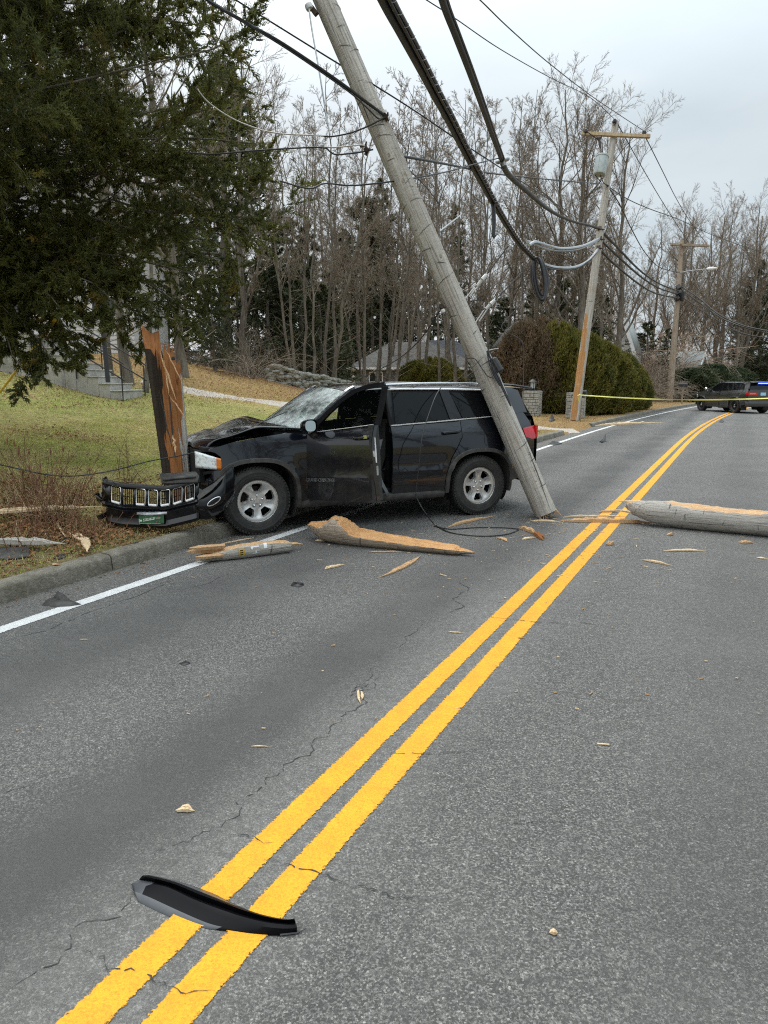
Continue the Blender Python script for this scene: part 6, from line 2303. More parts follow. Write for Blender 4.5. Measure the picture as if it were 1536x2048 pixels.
# ------------------------------------------------------------------ red cedar in the left foreground
def cedar():
    rg = np.random.default_rng(5)
    p = at(-75, 830, 10.4)
    p.z = HT(p.x, p.y)
    e = tag(empty('cedar_tree', p), 'big dark green cedar hanging over the lawn at the left edge', 'tree')
    H = 11.8
    P, Rr = stem(rg, H, .22, 14, .05)
    prof = lambda z: np.interp(z + p.z, [2.2, 3.0, 3.7, 4.3, 4.9, 5.6, 6.6, 7.6, 9, 12.4], [3.3, 3.5, 4.3, 4.6, 4.7, 4.5, 4.1, 3.8, 3.2, .6])
    P1, R1 = kids(rg, P, Rr, 165, .16, .98, 1, (R(66), R(92)), .02, 9, .07, .15, .010, 0, lambda q: prof(q[..., 2]))
    # a few low limbs that hang into the lower left of the view
    ex = []
    for (u, v, d, zs) in ((30, 705, 9.5, 2.5), (110, 725, 9.2, 2.5), (60, 745, 9.3, 2.4), (170, 700, 9.4, 2.6), (215, 650, 9.6, 2.7), (300, 640, 9.7, 2.9), (405, 655, 9.8, 3.1), (330, 620, 9.5, 2.9), (240, 610, 9.2, 2.8), (140, 640, 9.0, 2.7), (20, 640, 9.3, 2.6), (-10, 720, 9.6, 2.4), (460, 560, 9.6, 3.3), (500, 480, 9.7, 3.6), (556, 450, 9.9, 3.9), (548, 380, 9.8, 4.2), (530, 300, 9.9, 4.6), (480, 330, 9.3, 4.4)):
        b = at(u, v, d) - p
        a = Vector((0, 0, zs - p.z + .2))
        q = []
        for i in range(9):
            t = i / 8
            w = a.lerp(b, t)
            w.z += .55 * math.sin(math.pi * t) * (1 if v > 560 else .3) + rg.normal() * .05
            w.x += rg.normal() * .05
            w.y += rg.normal() * .05
            q.append(w)
        ex.append(q)
    E = np.array([[tuple(w) for w in q] for q in ex])
    P1 = np.concatenate([P1, E])
    R1 = np.concatenate([R1, np.linspace(.028, .006, 9)[None].repeat(len(E), 0)])
    tr = [np_tubes(P, Rr, 12), np_tubes(P1, R1, 5)]
    P2, R2 = kids(rg, P1, R1, 17, .18, .99, .24, (R(30), R(65)), .0, 5, .14, .45, .005, .45)
    tr.append(np_tubes(P2, R2, 3))
    P3, R3 = kids(rg, P2, R2, 8, .1, .99, .52, (R(25), R(62)), .04, 4, .16, .5, .0025, .35)
    me = npmesh('trunk', *join(tr))
    me.materials.append(MT['bark'])
    link('trunk', me, e)
    B, D, ln = axis_of(P3)
    parts = [needles(rg, B, D, 56, .074, .021, .42, ln * 1.08)]
    B, D, ln = axis_of(P2)
    parts.append(needles(rg, B, D, 50, .07, .019, .6, ln))
    B, D, ln = axis_of(P1[:, -3:])
    parts.append(needles(rg, B, D, 140, .075, .018, .5, ln * 1.1))
    V = np.concatenate(parts)
    me = npmesh('crown', V, np.arange(len(V)).reshape(-1, 3))
    me.materials.append(MT['cedar'])
    link('crown', me, e)
cedar()

# ------------------------------------------------------------------ trees
FT = [tree_mesh(20 + i, 17, .125, 34, .34, .165, (R(34), R(60)), .055, 8, 7, 5, 1, .07, .006) for i in range(4)]
MS = [tree_mesh(40 + i, 15, .10, 24, .32, .17, (R(32), R(58)), .055, 7, 6, 5, 2, .07, .006) for i in range(2)]
BT = [tree_mesh(50 + i, 16, .25, 20, .18, .40, (R(30), R(58)), .09, 10, 8, 5, 1, .10, .006) for i in range(3)]
rr = random.Random(77)
GW = 'bare trees of the roadside wood'
BT.append(tree_mesh(58, 16, .15, 24, .24, .40, (R(34), R(66)), .035, 10, 8, 5, 1, .08, .006))
WT = [BT[3]]
def offroad(u, d, m=-6.5):
    r = ray(u, 760)
    while st(r.x * d, r.y * d)[1] > m and d < 160: d += 1.5
    return r.x * d, r.y * d

def wood(u, d, H, kind=None, label='slender bare grey-brown tree in the leafless wood behind the car', mats=('bark', 'twig'), group=GW):
    x, y = offroad(u, d)
    k = kind or rr.choice(['F', 'F', 'F', 'M', 'B'])
    me = rr.choice({'F': FT, 'M': MS, 'B': BT[:3], 'W': WT}[k])
    base = {'F': 17, 'M': 15, 'B': 16, 'W': 16}[k]
    return put_tree(me, x, y, H / base * rr.uniform(.85, 1.1), rr.uniform(0, 6.28), label, group, mats=mats, sz=H / base)
def Hpx(v, d): return (762 - v) / FPX * d + 1.71 - .6
# trees with a look of their own
wood(222, 20.5, 13.5, 'F', 'grey tree trunk behind the stair rails, left of the thicker trunk', group=None)
t_ = wood(256, 20, 15.5, 'W', 'thick grey tree behind the stair rails whose fine branches fan out above the cedar', group=None)
wood(289, 19.5, 12, 'F', 'thin tree trunk just left of the split stump', group=None)
wood(366, 23, 15.5, 'W', 'spreading bare tree rising behind the split stump', group=None)
wood(492, 33, 15, 'B', 'dark thick trunk standing behind the leafy bank left of the pole', group=None, mats=('bark', 'twig'))
for (u, d, v) in ((585, 31, 250), (610, 32, 230), (628, 31, 260), (648, 33, 215), (668, 34, 235), (735, 35, 240), (795, 37, 225), (760, 40, 205), (845, 40, 190), (880, 36, 235)):
    wood(u, d, Hpx(v, d), rr.choice(['F', 'F', 'M']), mats=('bark', 'twig'))
for i in range(22):
    u = 380 + (i * 57.7) % 640
    d = rr.uniform(36, 58)
    wood(u, d, Hpx(rr.uniform(240, 380), d), rr.choice('FFM'))
for (u, d, v) in ((1040, 40, 230), (1075, 42, 205), (1105, 41, 215), (1135, 44, 195), (1165, 43, 200), (1150, 39, 225), (1195, 46, 225), (1010, 43, 220), (975, 42, 200), (930, 44, 185), (1230, 47, 250), (1085, 47, 195)):
    wood(u, d, Hpx(v, d), rr.choice(['F', 'B', 'F']), 'tall dark-limbed bare tree in the wood beyond the hedge', group='tall bare trees beyond the hedge')
for i in range(12):
    d = rr.uniform(52, 72)
    wood(1000 + i * 21, d, Hpx(rr.uniform(400, 500), d), None, 'tall dark-limbed bare tree in the wood beyond the hedge', group='tall bare trees beyond the hedge')
for (u, d, v) in ((1330, 70, 430), (1365, 74, 425), (1400, 68, 440), (1440, 72, 420), (1475, 70, 410), (1500, 66, 425), (1540, 72, 420), (1300, 76, 470), (1465, 64, 430), (1420, 80, 425), (1520, 80, 430), (1575, 68, 430), (1350, 84, 440)):
    wood(u, d, Hpx(v, d), 'B', 'broad bare tree in the far wood above the police vehicle', group='far trees above the police vehicle')
for i in range(26):
    d = rr.uniform(80, 120)
    wood(1010 + i * 23, d, Hpx(rr.uniform(470, 540), d), None, 'broad bare tree in the far wood above the police vehicle', group='far trees above the police vehicle')
for i in range(30):
    d = rr.uniform(60, 95)
    wood(360 + i * 22, d, Hpx(rr.uniform(400, 500), d))
for i in range(14):
    d = rr.uniform(30, 50)
    wood(-60 + i * 33, d, Hpx(rr.uniform(150, 330), d), None, 'bare tree glimpsed through the cedar behind the white house', group='bare trees behind the white house')
for (x, y, H) in ((9, -8, 13), (13, -3, 15), (16, -11, 14), (11, -15, 15), (19, -5, 16), (14, 3, 14), (22, -14, 15), (7, -20, 15), (-6, -14, 14), (-14, -8, 14), (18, 5, 14), (25, 1, 16), (12, -9, 12), (-10, -20, 15)):
    put_tree(rr.choice(FT + BT), x, y, H / 16, rr.uniform(0, 6), 'bare roadside tree mirrored in the black car doors', 'roadside trees mirrored in the car', mats=('bark', 'twig'))

def conifer(seed, H, R0, r0, m, dens=1.0, low=.1):
    rg = np.random.default_rng(seed)
    P, Rr = stem(rg, H, r0, 12, .04)
    P1, R1 = kids(rg, P, Rr, int(75 * dens), low, .99, 1, (R(60), R(88)), .02, 6, .08, .3, .012, 0, lambda q: R0 * (1.02 - q[..., 2] / H) ** .75)
    P2, R2 = kids(rg, P1, R1, 9, .2, .99, .3, (R(30), R(65)), .02, 4, .12, .5, .006, .4)
    a = npmesh('trunk', *join([np_tubes(P, Rr, 8), np_tubes(P1, R1, 4), np_tubes(P2, R2, 3)]))
    B, D, ln = axis_of(P2)
    c = leaf_mesh('crown', [leaves(rg, B, D, 26, .22, .035, .6, ln * 1.1)], MT[m])
    return a, c
CN = [conifer(1, 13, 3.0, .22, 'pine'), conifer(2, 12, 2.4, .2, 'pine'), conifer(3, 9, 3.2, .18, 'pine', 1, .05)]
def pine(k, u, d, v, label, group=None, w=1.0):
    h = [13, 12, 9][k]
    if 670 < u < 965 and d < 60: d += 24
    s = Hpx(v, d) / h
    r = ray(u, 760)
    put_tree(CN[k], r.x * d, r.y * d, s * w, rr.uniform(0, 6), label, group, mats=('bark', 'pine'), name='pine_tree', sz=s)
pine(0, 762, 44, 385, 'dark pine standing in the bare wood left of the leaning pole middle')
pine(1, 905, 50, 430, 'narrow dark pine right of the leaning pole in the bare wood')
pine(2, 455, 38, 190, 'tall rounded dark pine above the sagging pale wire')
for (u, d, v) in ((560, 42, 500), (620, 44, 470), (690, 46, 480), (820, 46, 520), (520, 40, 540), (735, 50, 470), (860, 52, 560), (660, 40, 560), (590, 48, 460), (700, 42, 570), (780, 48, 540), (540, 37, 520), (570, 38, 560), (610, 40, 540), (640, 36, 590), (745, 40, 560), (480, 44, 560), (800, 42, 600), (725, 45, 420)):
    pine(rr.choice([0, 1, 2]), u, d, v, 'dark pine half hidden among the bare trunks', 'dark pines in the wood', 1.3)
for (u, d, v) in ((960, 50, 590), (1000, 48, 600), (1130, 52, 560), (1195, 54, 590), (1060, 54, 580), (1290, 62, 640), (1330, 60, 650)):
    pine(rr.choice([0, 2]), u, d, v, 'dark evergreen behind the hedge', 'dark evergreens behind the hedge', 1.3)
for (u, d, v) in ((1500, 75, 520), (1545, 72, 500), (1480, 78, 560)):
    pine(0, u, d, v, 'dark pine in the far wood at the right edge', 'far pines at the right edge', 1.2)
pine(2, 432, 27, 655, 'low green juniper at the top of the leafy bank', None, 1.0)

# thickets: arching leafless shrubs
def shrub_mesh(seed, H, n, arch_):
    rg = np.random.default_rng(seed)
    a = rg.uniform(0, 2 * math.pi, n)
    el = rg.uniform(.5, 1.35, n)
    d = np.stack([np.cos(a) * np.cos(el), np.sin(a) * np.cos(el), np.sin(el)], -1)
    pos = np.stack([rg.normal(size=n) * .35, rg.normal(size=n) * .35, np.zeros(n)], -1)
    L = H * rg.uniform(.7, 1.5, n)
    out = [pos]
    for k in range(9):
        d = unit(d + np.array([0, 0, -arch_]) + rg.normal(size=d.shape) * .10)
        out.append(out[-1] + d * (L / 9)[:, None])
    P = np.stack(out, 1)
    Rr = np.linspace(.022, .007, 10)[None].repeat(n, 0)
    P2, R2 = kids(rg, P, Rr, 9, .2, .98, .4, (R(25), R(70)), -arch_ * .3, 5, .16, .55, .006)
    P3, R3 = kids(rg, P2, R2, 6, .1, .98, .5, (R(25), R(65)), -.02, 4, .18, .6, .005)
    me = npmesh('bare_shrub', *join([np_tubes(P, Rr, 4), np_tubes(P2, R2, 3), np_tubes(P3, R3, 3)]))
    return me
SH = [shrub_mesh(60 + i, 3.0, 26, .10 + .05 * (i % 3)) for i in range(5)]
SHR = []
for m_ in SH[:3]:
    c_ = m_.copy()
    c_.materials.append(MT['twig_red'])
    SHR.append(c_)
for m_ in SH: m_.materials.append(MT['twig'])
def shrub(u, d, s, label, group, red=False, sz=None):
    x, y = offroad(u, d, -5.6 - 2.7 * s)
    o = link('bare_shrub', rr.choice(SHR if red else SH), None, (x, y, HT(x, y) - .05))
    o.scale = (s, s, sz or s)
    o.rotation_euler = (0, 0, rr.uniform(0, 6.28))
    tag(o, label, 'shrub', group)
for i in range(30):
    d = rr.uniform(33, 48)
    shrub(395 + (i * 31.3) % 190, d, rr.uniform(.7, 1.4) * (1.0 if (i * 31.3) % 190 < 80 else .55), 'leafless brown brush at the foot of the wood behind the car', 'leafless brush in the wood')
for i in range(34):
    u_ = 1265 + (i * 29.7) % 330
    d = rr.uniform(48, 66) if not 1300 < u_ < 1440 else rr.uniform(84, 98)
    shrub(u_, d, rr.uniform(1.1, 2.3), 'arching leafless thicket behind the police vehicle', 'thickets behind the police vehicle', rr.random() < .5)
for i in range(12):
    d = rr.uniform(62, 72)
    shrub(1090 + i * 19, d, rr.uniform(1.7, 2.6), 'reddish leafless thicket above the green hedge', 'reddish thickets above the hedge', True)
for i in range(8):
    shrub(1285 + i * 8, rr.uniform(37, 41), rr.uniform(.8, 1.3), 'pale arching brush at the right end of the green hedge', 'brush at the hedge end')
shrub(505, 27.5, .75, 'yellowish bare bush in front of the field stone wall', None)

# clipped and dead hedge shrubs
def bush_mesh(seed, m, n=10000, L=.15, W=.026):
    rg = np.random.default_rng(seed)
    a = rg.uniform(0, 2 * math.pi, n)
    h = rg.random(n) ** .8
    k = .5 * np.sin(a * 3 + h * 5 + seed) * .18 + .12 * np.sin(a * 7 - h * 9) + rg.normal(size=n) * .05
    rad = np.interp(h, [0, .15, .55, .82, .95, 1], [.85, 1, .98, .78, .45, .12]) * (1 + k * 1.5) * np.where(rg.random(n) < .8, 1, rg.uniform(.4, 1, n))
    P = np.stack([rad * np.cos(a), rad * np.sin(a), h * 2.0 * (1 + .08 * np.sin(a * 4 + seed))], -1)
    D = unit(np.stack([np.cos(a) * .7, np.sin(a) * .7, .9 + 0 * a], -1) + rg.normal(size=(n, 3)) * .25)
    return leaf_mesh('hedge_shrub', [leaves(rg, P, D, 5, L, W, .45, np.full(n, .14))], MT[m])
HB = [bush_mesh(1, 'hedge'), bush_mesh(2, 'hedge'), bush_mesh(3, 'hedge')]
HD = [bush_mesh(4, 'hedge_dead', 8000, .10, .018), bush_mesh(5, 'hedge_dead', 8000, .10, .018)]
def bush(me, u, d, vt, w, label, group, name='hedge_shrub'):
    x, y = offroad(u, d, -6.2)
    d = y / ray(u, 760).y
    z = HT(x, y)
    o = link(name, me, None, (x, y, z - .05))
    h = (762 - vt) / FPX * d + CAMH - z
    o.scale = (w, w, h / 2.05)
    o.rotation_euler = (0, 0, rr.uniform(0, 6.28))
    tag(o, label, 'shrub', group)
for (u, d, v, w) in ((1022, 33.5, 690, 1.0), (1045, 33, 660, 1.15), (1072, 34, 652, 1.2), (1092, 33, 668, 1.0)):
    bush(HD[int(u) % 2], u, d, v, w, 'brown half-dead hedge shrub behind the lantern pillar', 'brown hedge shrubs')
for (u, d, v, w) in ((1112, 33, 664, 1.1), (1134, 33.5, 676, 1.15), (1160, 33.2, 682, 1.1), (1186, 34, 694, 1.1), (1210, 34.5, 704, 1.1), (1236, 35.2, 716, 1.0), (1258, 36, 732, .9), (1272, 37, 754, .7)):
    bush(rr.choice(HB), u, d, v, w, 'green clipped hedge shrub beside the leaning far pole', 'green hedge shrubs')
for (u, d, v, w) in ((836, 40, 728, .9), (866, 41, 722, 1.1), (890, 42, 730, .9)):
    bush(rr.choice(HB), u, d, v, w, 'green bush in front of the grey house', 'green bushes at the grey house')
HK = []
for m_ in HB[:2]:
    c_ = m_.copy()
    c_.materials.clear()
    c_.materials.append(MT['pine'])
    HK.append(c_)
for (u, d, v, w) in ((1385, 52, 742, 1.7), (1420, 55, 735, 2.0), (1455, 56, 738, 1.8), (1365, 57, 752, 1.5), (1490, 58, 735, 2.0), (1530, 57, 735, 2.0)):
    bush(rr.choice(HK), u, d, v, w, 'dark evergreen bush behind the police vehicle', 'dark bushes behind the police vehicle')

# ------------------------------------------------------------------ ground cover
def cover():
    rg = np.random.default_rng(3)
    def sample(n, s0, s1, q0, q1, near=1.0):
        s = s0 + (s1 - s0) * rg.random(n) ** near
        q = q0 + (q1 - q0) * rg.random(n)
        out = []
        for a, b in zip(s, q):
            x, y = w2(a, KL - .19 - b)
            out.append((x, y, HT(x, y)))
        return np.array(out)
    # short thatchy grass
    P = np.concatenate([sample(52000, 1.0, 13, 0, 6.5), sample(30000, 4, 20, 3, 11), sample(12000, 14, 40, 0, 5)])
    n = len(P)
    a = rg.uniform(0, 2 * math.pi, n)
    lean = rg.uniform(.2, 1.2, n)
    D = np.stack([np.cos(a) * lean, np.sin(a) * lean, np.ones(n)], -1)
    D = unit(D)
    L = rg.uniform(.025, .065, n)[:, None]
    S = unit(np.cross(D, rg.normal(size=(n, 3)))) * rg.uniform(.003, .006, n)[:, None]
    P[:, 2] -= .004
    V = np.stack([P - S, P + S, P + D * L], 1).reshape(-1, 3)
    F = np.arange(n * 3).reshape(-1, 3)
    me = npmesh('grass', V, F)
    me.materials.append(MT['grass'])
    tag(link('grass', me), kind='stuff')
    # fallen leaves
    P = np.concatenate([sample(5000, 1, 14, 0, 2.6), sample(1500, 4, 16, 2, 8), sample(14000, 10, 26, 7.5, 14), sample(6000, 20, 45, .2, 4), sample(700, 2, 14, .0, .5)])
    Q = []
    for (u, v, n_, r_) in ((60, 980, 900, .5), (110, 1000, 900, .5), (60, 1060, 900, .4), (20, 1020, 600, .4), (160, 1075, 500, .35), (150, 875, 250, .5), (100, 870, 200, .5), (190, 1100, 200, .4)):
        c = hit(u, v)
        for _ in range(n_):
            x, y = c.x + rg.normal() * r_, c.y + rg.normal() * r_ * .6
            if st(x, y)[1] > KL - .2: continue
            Q.append((x, y, HT(x, y) + abs(rg.normal()) * .035))
    P = np.concatenate([P, np.array(Q)])
    n = len(P)
    a = rg.uniform(0, 2 * math.pi, n)
    X = unit(np.stack([np.cos(a), np.sin(a), rg.normal(size=n) * .35], -1))
    Y = unit(np.cross(unit(np.stack([rg.normal(size=n) * .4, rg.normal(size=n) * .4, np.ones(n)], -1)), X))
    l = rg.uniform(.013, .036, n)[:, None]
    w = l * rg.uniform(.3, .6, n)[:, None]
    up = np.array([[0, 0, 1]]) * rg.uniform(0, .022, n)[:, None]
    P[:, 2] += .012
    V = np.stack([P - X * l, P - Y * w + up, P + X * l, P + Y * w + up], 1).reshape(-1, 3)
    F = np.arange(n * 4).reshape(-1, 4)
    me = npmesh('fallen_leaves', V, F)
    me.materials.append(MT['leaf'])
    tag(link('fallen_leaves', me), kind='stuff')
    # litter in the gutter
    g = []
    for _ in range(500):
        s = rg.uniform(-1, 40)
        x, y = w2(s, KL + abs(rg.normal()) * .12 + .02)
        g.append((x, y, .004))
    P = np.array(g)
    n = len(P)
    a = rg.uniform(0, 2 * math.pi, n)
    X = np.stack([np.cos(a), np.sin(a), rg.normal(size=n) * .2], -1)
    Y = np.cross(np.array([[0, 0, 1.]]), X)
    l = rg.uniform(.006, .028, n)[:, None]
    V = np.stack([P - X * l, P - Y * l * .4, P + X * l, P + Y * l * .4 + np.array([[0, 0, .008]])], 1).reshape(-1, 3)
    me = npmesh('gutter_litter', V, np.arange(n * 4).reshape(-1, 4))
    me.materials.append(MT['leaf'])
    tag(link('gutter_litter', me), kind='stuff')
cover()

def weeds(u, v, n, h, label, seed, mats, heads=False, spread=.25):
    rg = np.random.default_rng(seed)
    c = hit(u, v)
    e = tag(empty('weed_clump', c), label, 'weeds')
    for nm, mm, k, hh, r_, ar in (('dry_blades', mats[0], n, h * .55, .0046, .22), ('stems', mats[1], n // 3, h, .0048, .03)):
        a = rg.uniform(0, 2 * math.pi, k)
        el = rg.uniform(.45, 1.4, k) if nm == 'dry_blades' else rg.uniform(.95, 1.5, k)
        d = np.stack([np.cos(a) * np.cos(el), np.sin(a) * np.cos(el), np.sin(el)], -1)
        pos = np.stack([rg.normal(size=k) * spread, rg.normal(size=k) * spread * .6, np.zeros(k)], -1)
        L = hh * rg.uniform(.5, 1.2, k)
        out = [pos]
        for q in range(5):
            d = unit(d + np.array([0, 0, -ar]) + rg.normal(size=d.shape) * .06)
            out.append(out[-1] + d * (L / 5)[:, None])
        P = np.stack(out, 1)
        for i in range(P.shape[1]): P[:, i, 2] = np.maximum(P[:, i, 2], .01)
        Rr = np.linspace(r_, r_ * .5, 6)[None].repeat(k, 0)
        parts = [np_tubes(P, Rr, 3)]
        if nm == 'stems':
            P2, R2 = kids(rg, P, Rr, 5, .5, .98, .22, (R(20), R(50)), .03, 4, .1, .6, .0016)
            parts.append(np_tubes(P2, R2, 3))
            if heads:
                T = P[::3, -1]
                Hh = np.stack([T, T + np.array([0, 0, .03]), T + np.array([0, 0, .07])], 1)
                parts.append(np_tubes(Hh, np.array([[.004, .010, .003]]).repeat(len(T), 0), 5))
        me = npmesh(nm, *join(parts))
        me.materials.append(MT[mm])
        tag(link(nm, me, e), kind='stuff')
weeds(95, 1045, 120, .85, 'tall red-brown weed clump standing behind the pale plank', 3, ('straw', 'stem_red'), True, .16)
weeds(40, 1010, 110, .6, 'straw coloured weed tangle at the left edge of the verge', 4, ('straw', 'straw'), False, .3)
weeds(60, 1085, 160, .35, 'low matted dry weeds between the plank and the grey board', 5, ('straw', 'stem_red'), False, .4)
weeds(140, 1010, 60, .5, 'small dry weed tuft left of the torn bumper', 6, ('straw', 'stem_red'), False, .18)
weeds(262, 965, 14, .75, 'thin leaning weed stalks behind the grille', 7, ('stem_red', 'stem_red'), False, .12)
weeds(160, 1065, 90, .25, 'short dry tuft beside the curved wood strip', 8, ('straw', 'stem_red'), False, .3)

# ------------------------------------------------------------------ buildings and garden
def clapboards(g, x0, x1, z0, z1, y, mi=0, step=.14):
    z = z0
    while z < z1 - .01:
        t = min(z1, z + step)
        g.add([(x0, y - .02, z), (x1, y - .02, z), (x1, y, t), (x0, y, t)], [(0, 1, 2, 3)], mi)
        g.add([(x0, y - .02, z), (x1, y - .02, z), (x1, y, z), (x0, y, z)], [(3, 2, 1, 0)], mi)
        z += step

def window(parent, x, y, z, w, h, rows=2, cols=1, extra=None):
    g = G()
    t = .07
    for (cx, cz, sx, sz) in ((0, h / 2 + t / 2, w + 2 * t, t), (0, -h / 2 - t / 2, w + 2 * t + .06, t), (-w / 2 - t / 2, 0, t, h), (w / 2 + t / 2, 0, t, h)):
        g.box((x + cx, y - .05, z + cz), (sx, .09, sz))
    for i in range(1, rows): g.box((x, y - .04, z - h / 2 + h * i / rows), (w, .05, .04))
    for i in range(1, cols): g.box((x - w / 2 + w * i / cols, y - .04, z), (.04, .045, h))
    f = g.obj('window', MT['paint_white'], parent, 30)
    p = G()
    p.box((x, y - .012, z), (w, .02, h))
    p.obj('pane', MT['win_dark'], f, 30)
    if extra:
        p = G()
        p.box((x + w * .2, y - .028, z - h * .05), (w * .35, .01, h * .7))
        p.obj('curtain', MT['red_cloth'], f, 30)

def grey_house():
    c = at(830, 762, 56)
    e = tag(empty('grey_house', (c.x, c.y, .3), R(4)), 'low grey clapboard house with hip roof and white chimney behind the car roof', 'house')
    hz = 2.35
    x0, x1 = -4.9, 5.0
    g = G()
    clapboards(g, x0, x1, -.5, hz, 0)
    g.add([(x0, 0, -.5), (x0, 7, -.5), (x0, 7, hz), (x0, 0, hz)], [(0, 1, 2, 3)])
    g.add([(x1, 0, -.5), (x1, 7, -.5), (x1, 7, hz), (x1, 0, hz)], [(0, 3, 2, 1)])
    g.obj('wall', MT['siding_grey'], e, 30)
    g = G()
    for x in (x0 + .06, x1 - .06): g.box((x, -.03, hz / 2 - .25), (.16, .08, hz + .5))
    g.box((0, -.42, hz + .03), (x1 - x0 + .9, .06, .16))
    for k in range(14): g.box((x0 + .2 + k * .74, -.38, hz - .08), (.06, .12, .08))
    g.obj('trim', MT['paint_white'], e, 30)
    window(e, -3.1, 0, 1.35, .95, 1.35, 2, 2, True)
    window(e, 2.6, 0, 1.35, .95, 1.35, 2, 2)
    g = G()
    a, b, z1, z2 = x0 - .45, x1 + .45, hz + .1, hz + 2.25
    V = [(a, -.45, z1), (b, -.45, z1), (b, 7.4, z1), (a, 7.4, z1), (-1.6, 3.5, z2), (1.6, 3.5, z2)]
    g.add(V, [(0, 1, 5, 4), (1, 2, 5), (2, 3, 4, 5), (3, 0, 4), (3, 2, 1, 0)])
    g.obj('roof', MT['roof_grey'], e, 20)
    g = G()
    V = [(1.2, 4.2, hz + 1.0), (8.2, 4.2, hz + .2), (8.2, 9, hz + .2), (1.2, 9, hz + 1.0), (1.8, 6.2, hz + 2.55), (4.2, 6.2, hz + 2.5)]
    g.add(V, [(0, 1, 5, 4), (1, 2, 5), (2, 3, 4, 5), (3, 0, 4), (3, 2, 1, 0)])
    g.box((4.6, 6.6, .9), (6.2, 4.4, hz * .9))
    r2 = g.obj('rear_roof', MT['roof_dark'], e, 20)
    g = G()
    g.box((1.35, 4.6, hz + 2.2), (.62, .62, 1.5))
    g.box((1.35, 4.6, hz + 2.98), (.74, .74, .10))
    g.obj('chimney', MT['paint_white'], r2, 30, bevel=.01)
grey_house()

def gable_house(label, u, d, vt, vb, w, depth, rz, wallm, roofm, zb=0.0):
    c = at(u, 762, d)
    e = tag(empty('gable_house', (c.x, c.y, zb), rz), label, 'house')
    zt = (762 - vt) / FPX * d + CAMH - zb
    ze = (762 - vb) / FPX * d + CAMH - zb
    g = G()
    h = w / 2
    g.add([(-h, 0, 0), (h, 0, 0), (h, 0, ze), (0, 0, zt), (-h, 0, ze)], [(0, 1, 2, 3, 4)])
    g.add([(-h, 0, 0), (-h, depth, 0), (-h, depth, ze), (-h, 0, ze), (h, 0, 0), (h, depth, 0), (h, depth, ze), (h, 0, ze)], [(0, 3, 2, 1), (4, 5, 6, 7)])
    g.obj('wall', MT[wallm], e, 20)
    g = G()
    n = Vector((zt - ze, 0, h)).normalized()
    for s in (-1, 1):
        k = 1.12
        A = [(0, -.35, zt + .06), (s * h * k, -.35, zt + .06 - (zt - ze) * k), (s * h * k, depth, zt + .06 - (zt - ze) * k), (0, depth, zt + .06)]
        g.add(A, [(0, 1, 2, 3)])
    r = g.obj('roof', MT[roofm], e, 20)
    r.modifiers.new('thickness', 'SOLIDIFY').thickness = .08
    g = G()
    for s in (-1, 1):
        a, b = Vector((0, -.37, zt - .08)), Vector((s * h * 1.12, -.37, zt - .08 - (zt - ze) * 1.12))
        q = (b - a).to_track_quat('X', 'Z').to_euler()
        g.box((a + b) / 2, ((b - a).length, .06, .26), 0, q)
    g.obj('bargeboard', MT['paint_white'], e, 20)
    window(e, 0, 0, ze * .55, .9, 1.2, 2, 1)
    return e
gable_house('white gabled house peeking over the brown hedge shrubs', 1056, 40, 644, 690, 2.2, 3, R(8), 'siding_white', 'roof_grey')
gable_house('steep white gable among the branches above the green hedge', 1241, 58, 640, 702, 1.9, 3, R(-30), 'siding_white', 'roof_pale')
gable_house('pale roofed cottage behind the dark bushes by the brown pole', 1398, 66, 706, 742, 3.2, 7, R(52), 'siding_white', 'roof_pale')

def white_house():
    c = at(150, 762, 26)
    e = tag(empty('white_house', (c.x, c.y, 1.3), R(8)), 'white sided house mostly hidden behind the cedar', 'house')
    x0, x1 = -6.0, 2.2
    g = G()
    clapboards(g, x0, x1, -.5, 6.0, 0, 0, .16)
    g.add([(x1, 0, -.5), (x1, 8, -.5), (x1, 8, 6), (x1, 0, 6), (x1, 4, 8.2)], [(0, 1, 2, 4, 3)])
    g.obj('wall', MT['siding_white'], e, 30)
    g = G()
    g.add([(x0, -.4, 5.9), (x1 + .3, -.4, 5.9), (x1 + .3, 4, 8.3), (x0, 4, 8.3)], [(0, 1, 2, 3)])
    g.add([(x0, 8.4, 5.9), (x1 + .3, 8.4, 5.9), (x1 + .3, 4, 8.3), (x0, 4, 8.3)], [(3, 2, 1, 0)])
    g.obj('roof', MT['roof_grey'], e, 20)
    window(e, .1, 0, .9, .55, 1.0, 2, 1)
    window(e, 1.2, 0, 3.4, .8, 1.3, 2, 1)
    window(e, -1.6, 0, 3.4, .8, 1.3, 2, 1)
    g = G()
    g.box((-3.0, -1.0, 1.55), (4.2, 2.0, .16))
    for x in (-5, -3, -1): g.box((x, -1.9, .6), (.12, .12, 2.0))
    d_ = g.obj('deck', MT['concrete'], e, 30)
    g = G()
    for z in (1.75, 2.6): g.tube([(-5.1, -1.95, z), (-.9, -1.95, z)], .022, 6)
    for k in range(40): g.tube([(-5.05 + k * .105, -1.95, 1.75), (-5.05 + k * .105, -1.95, 2.6)], .009, 4)
    g.obj('railing', MT['iron'], d_, 30)
white_house()

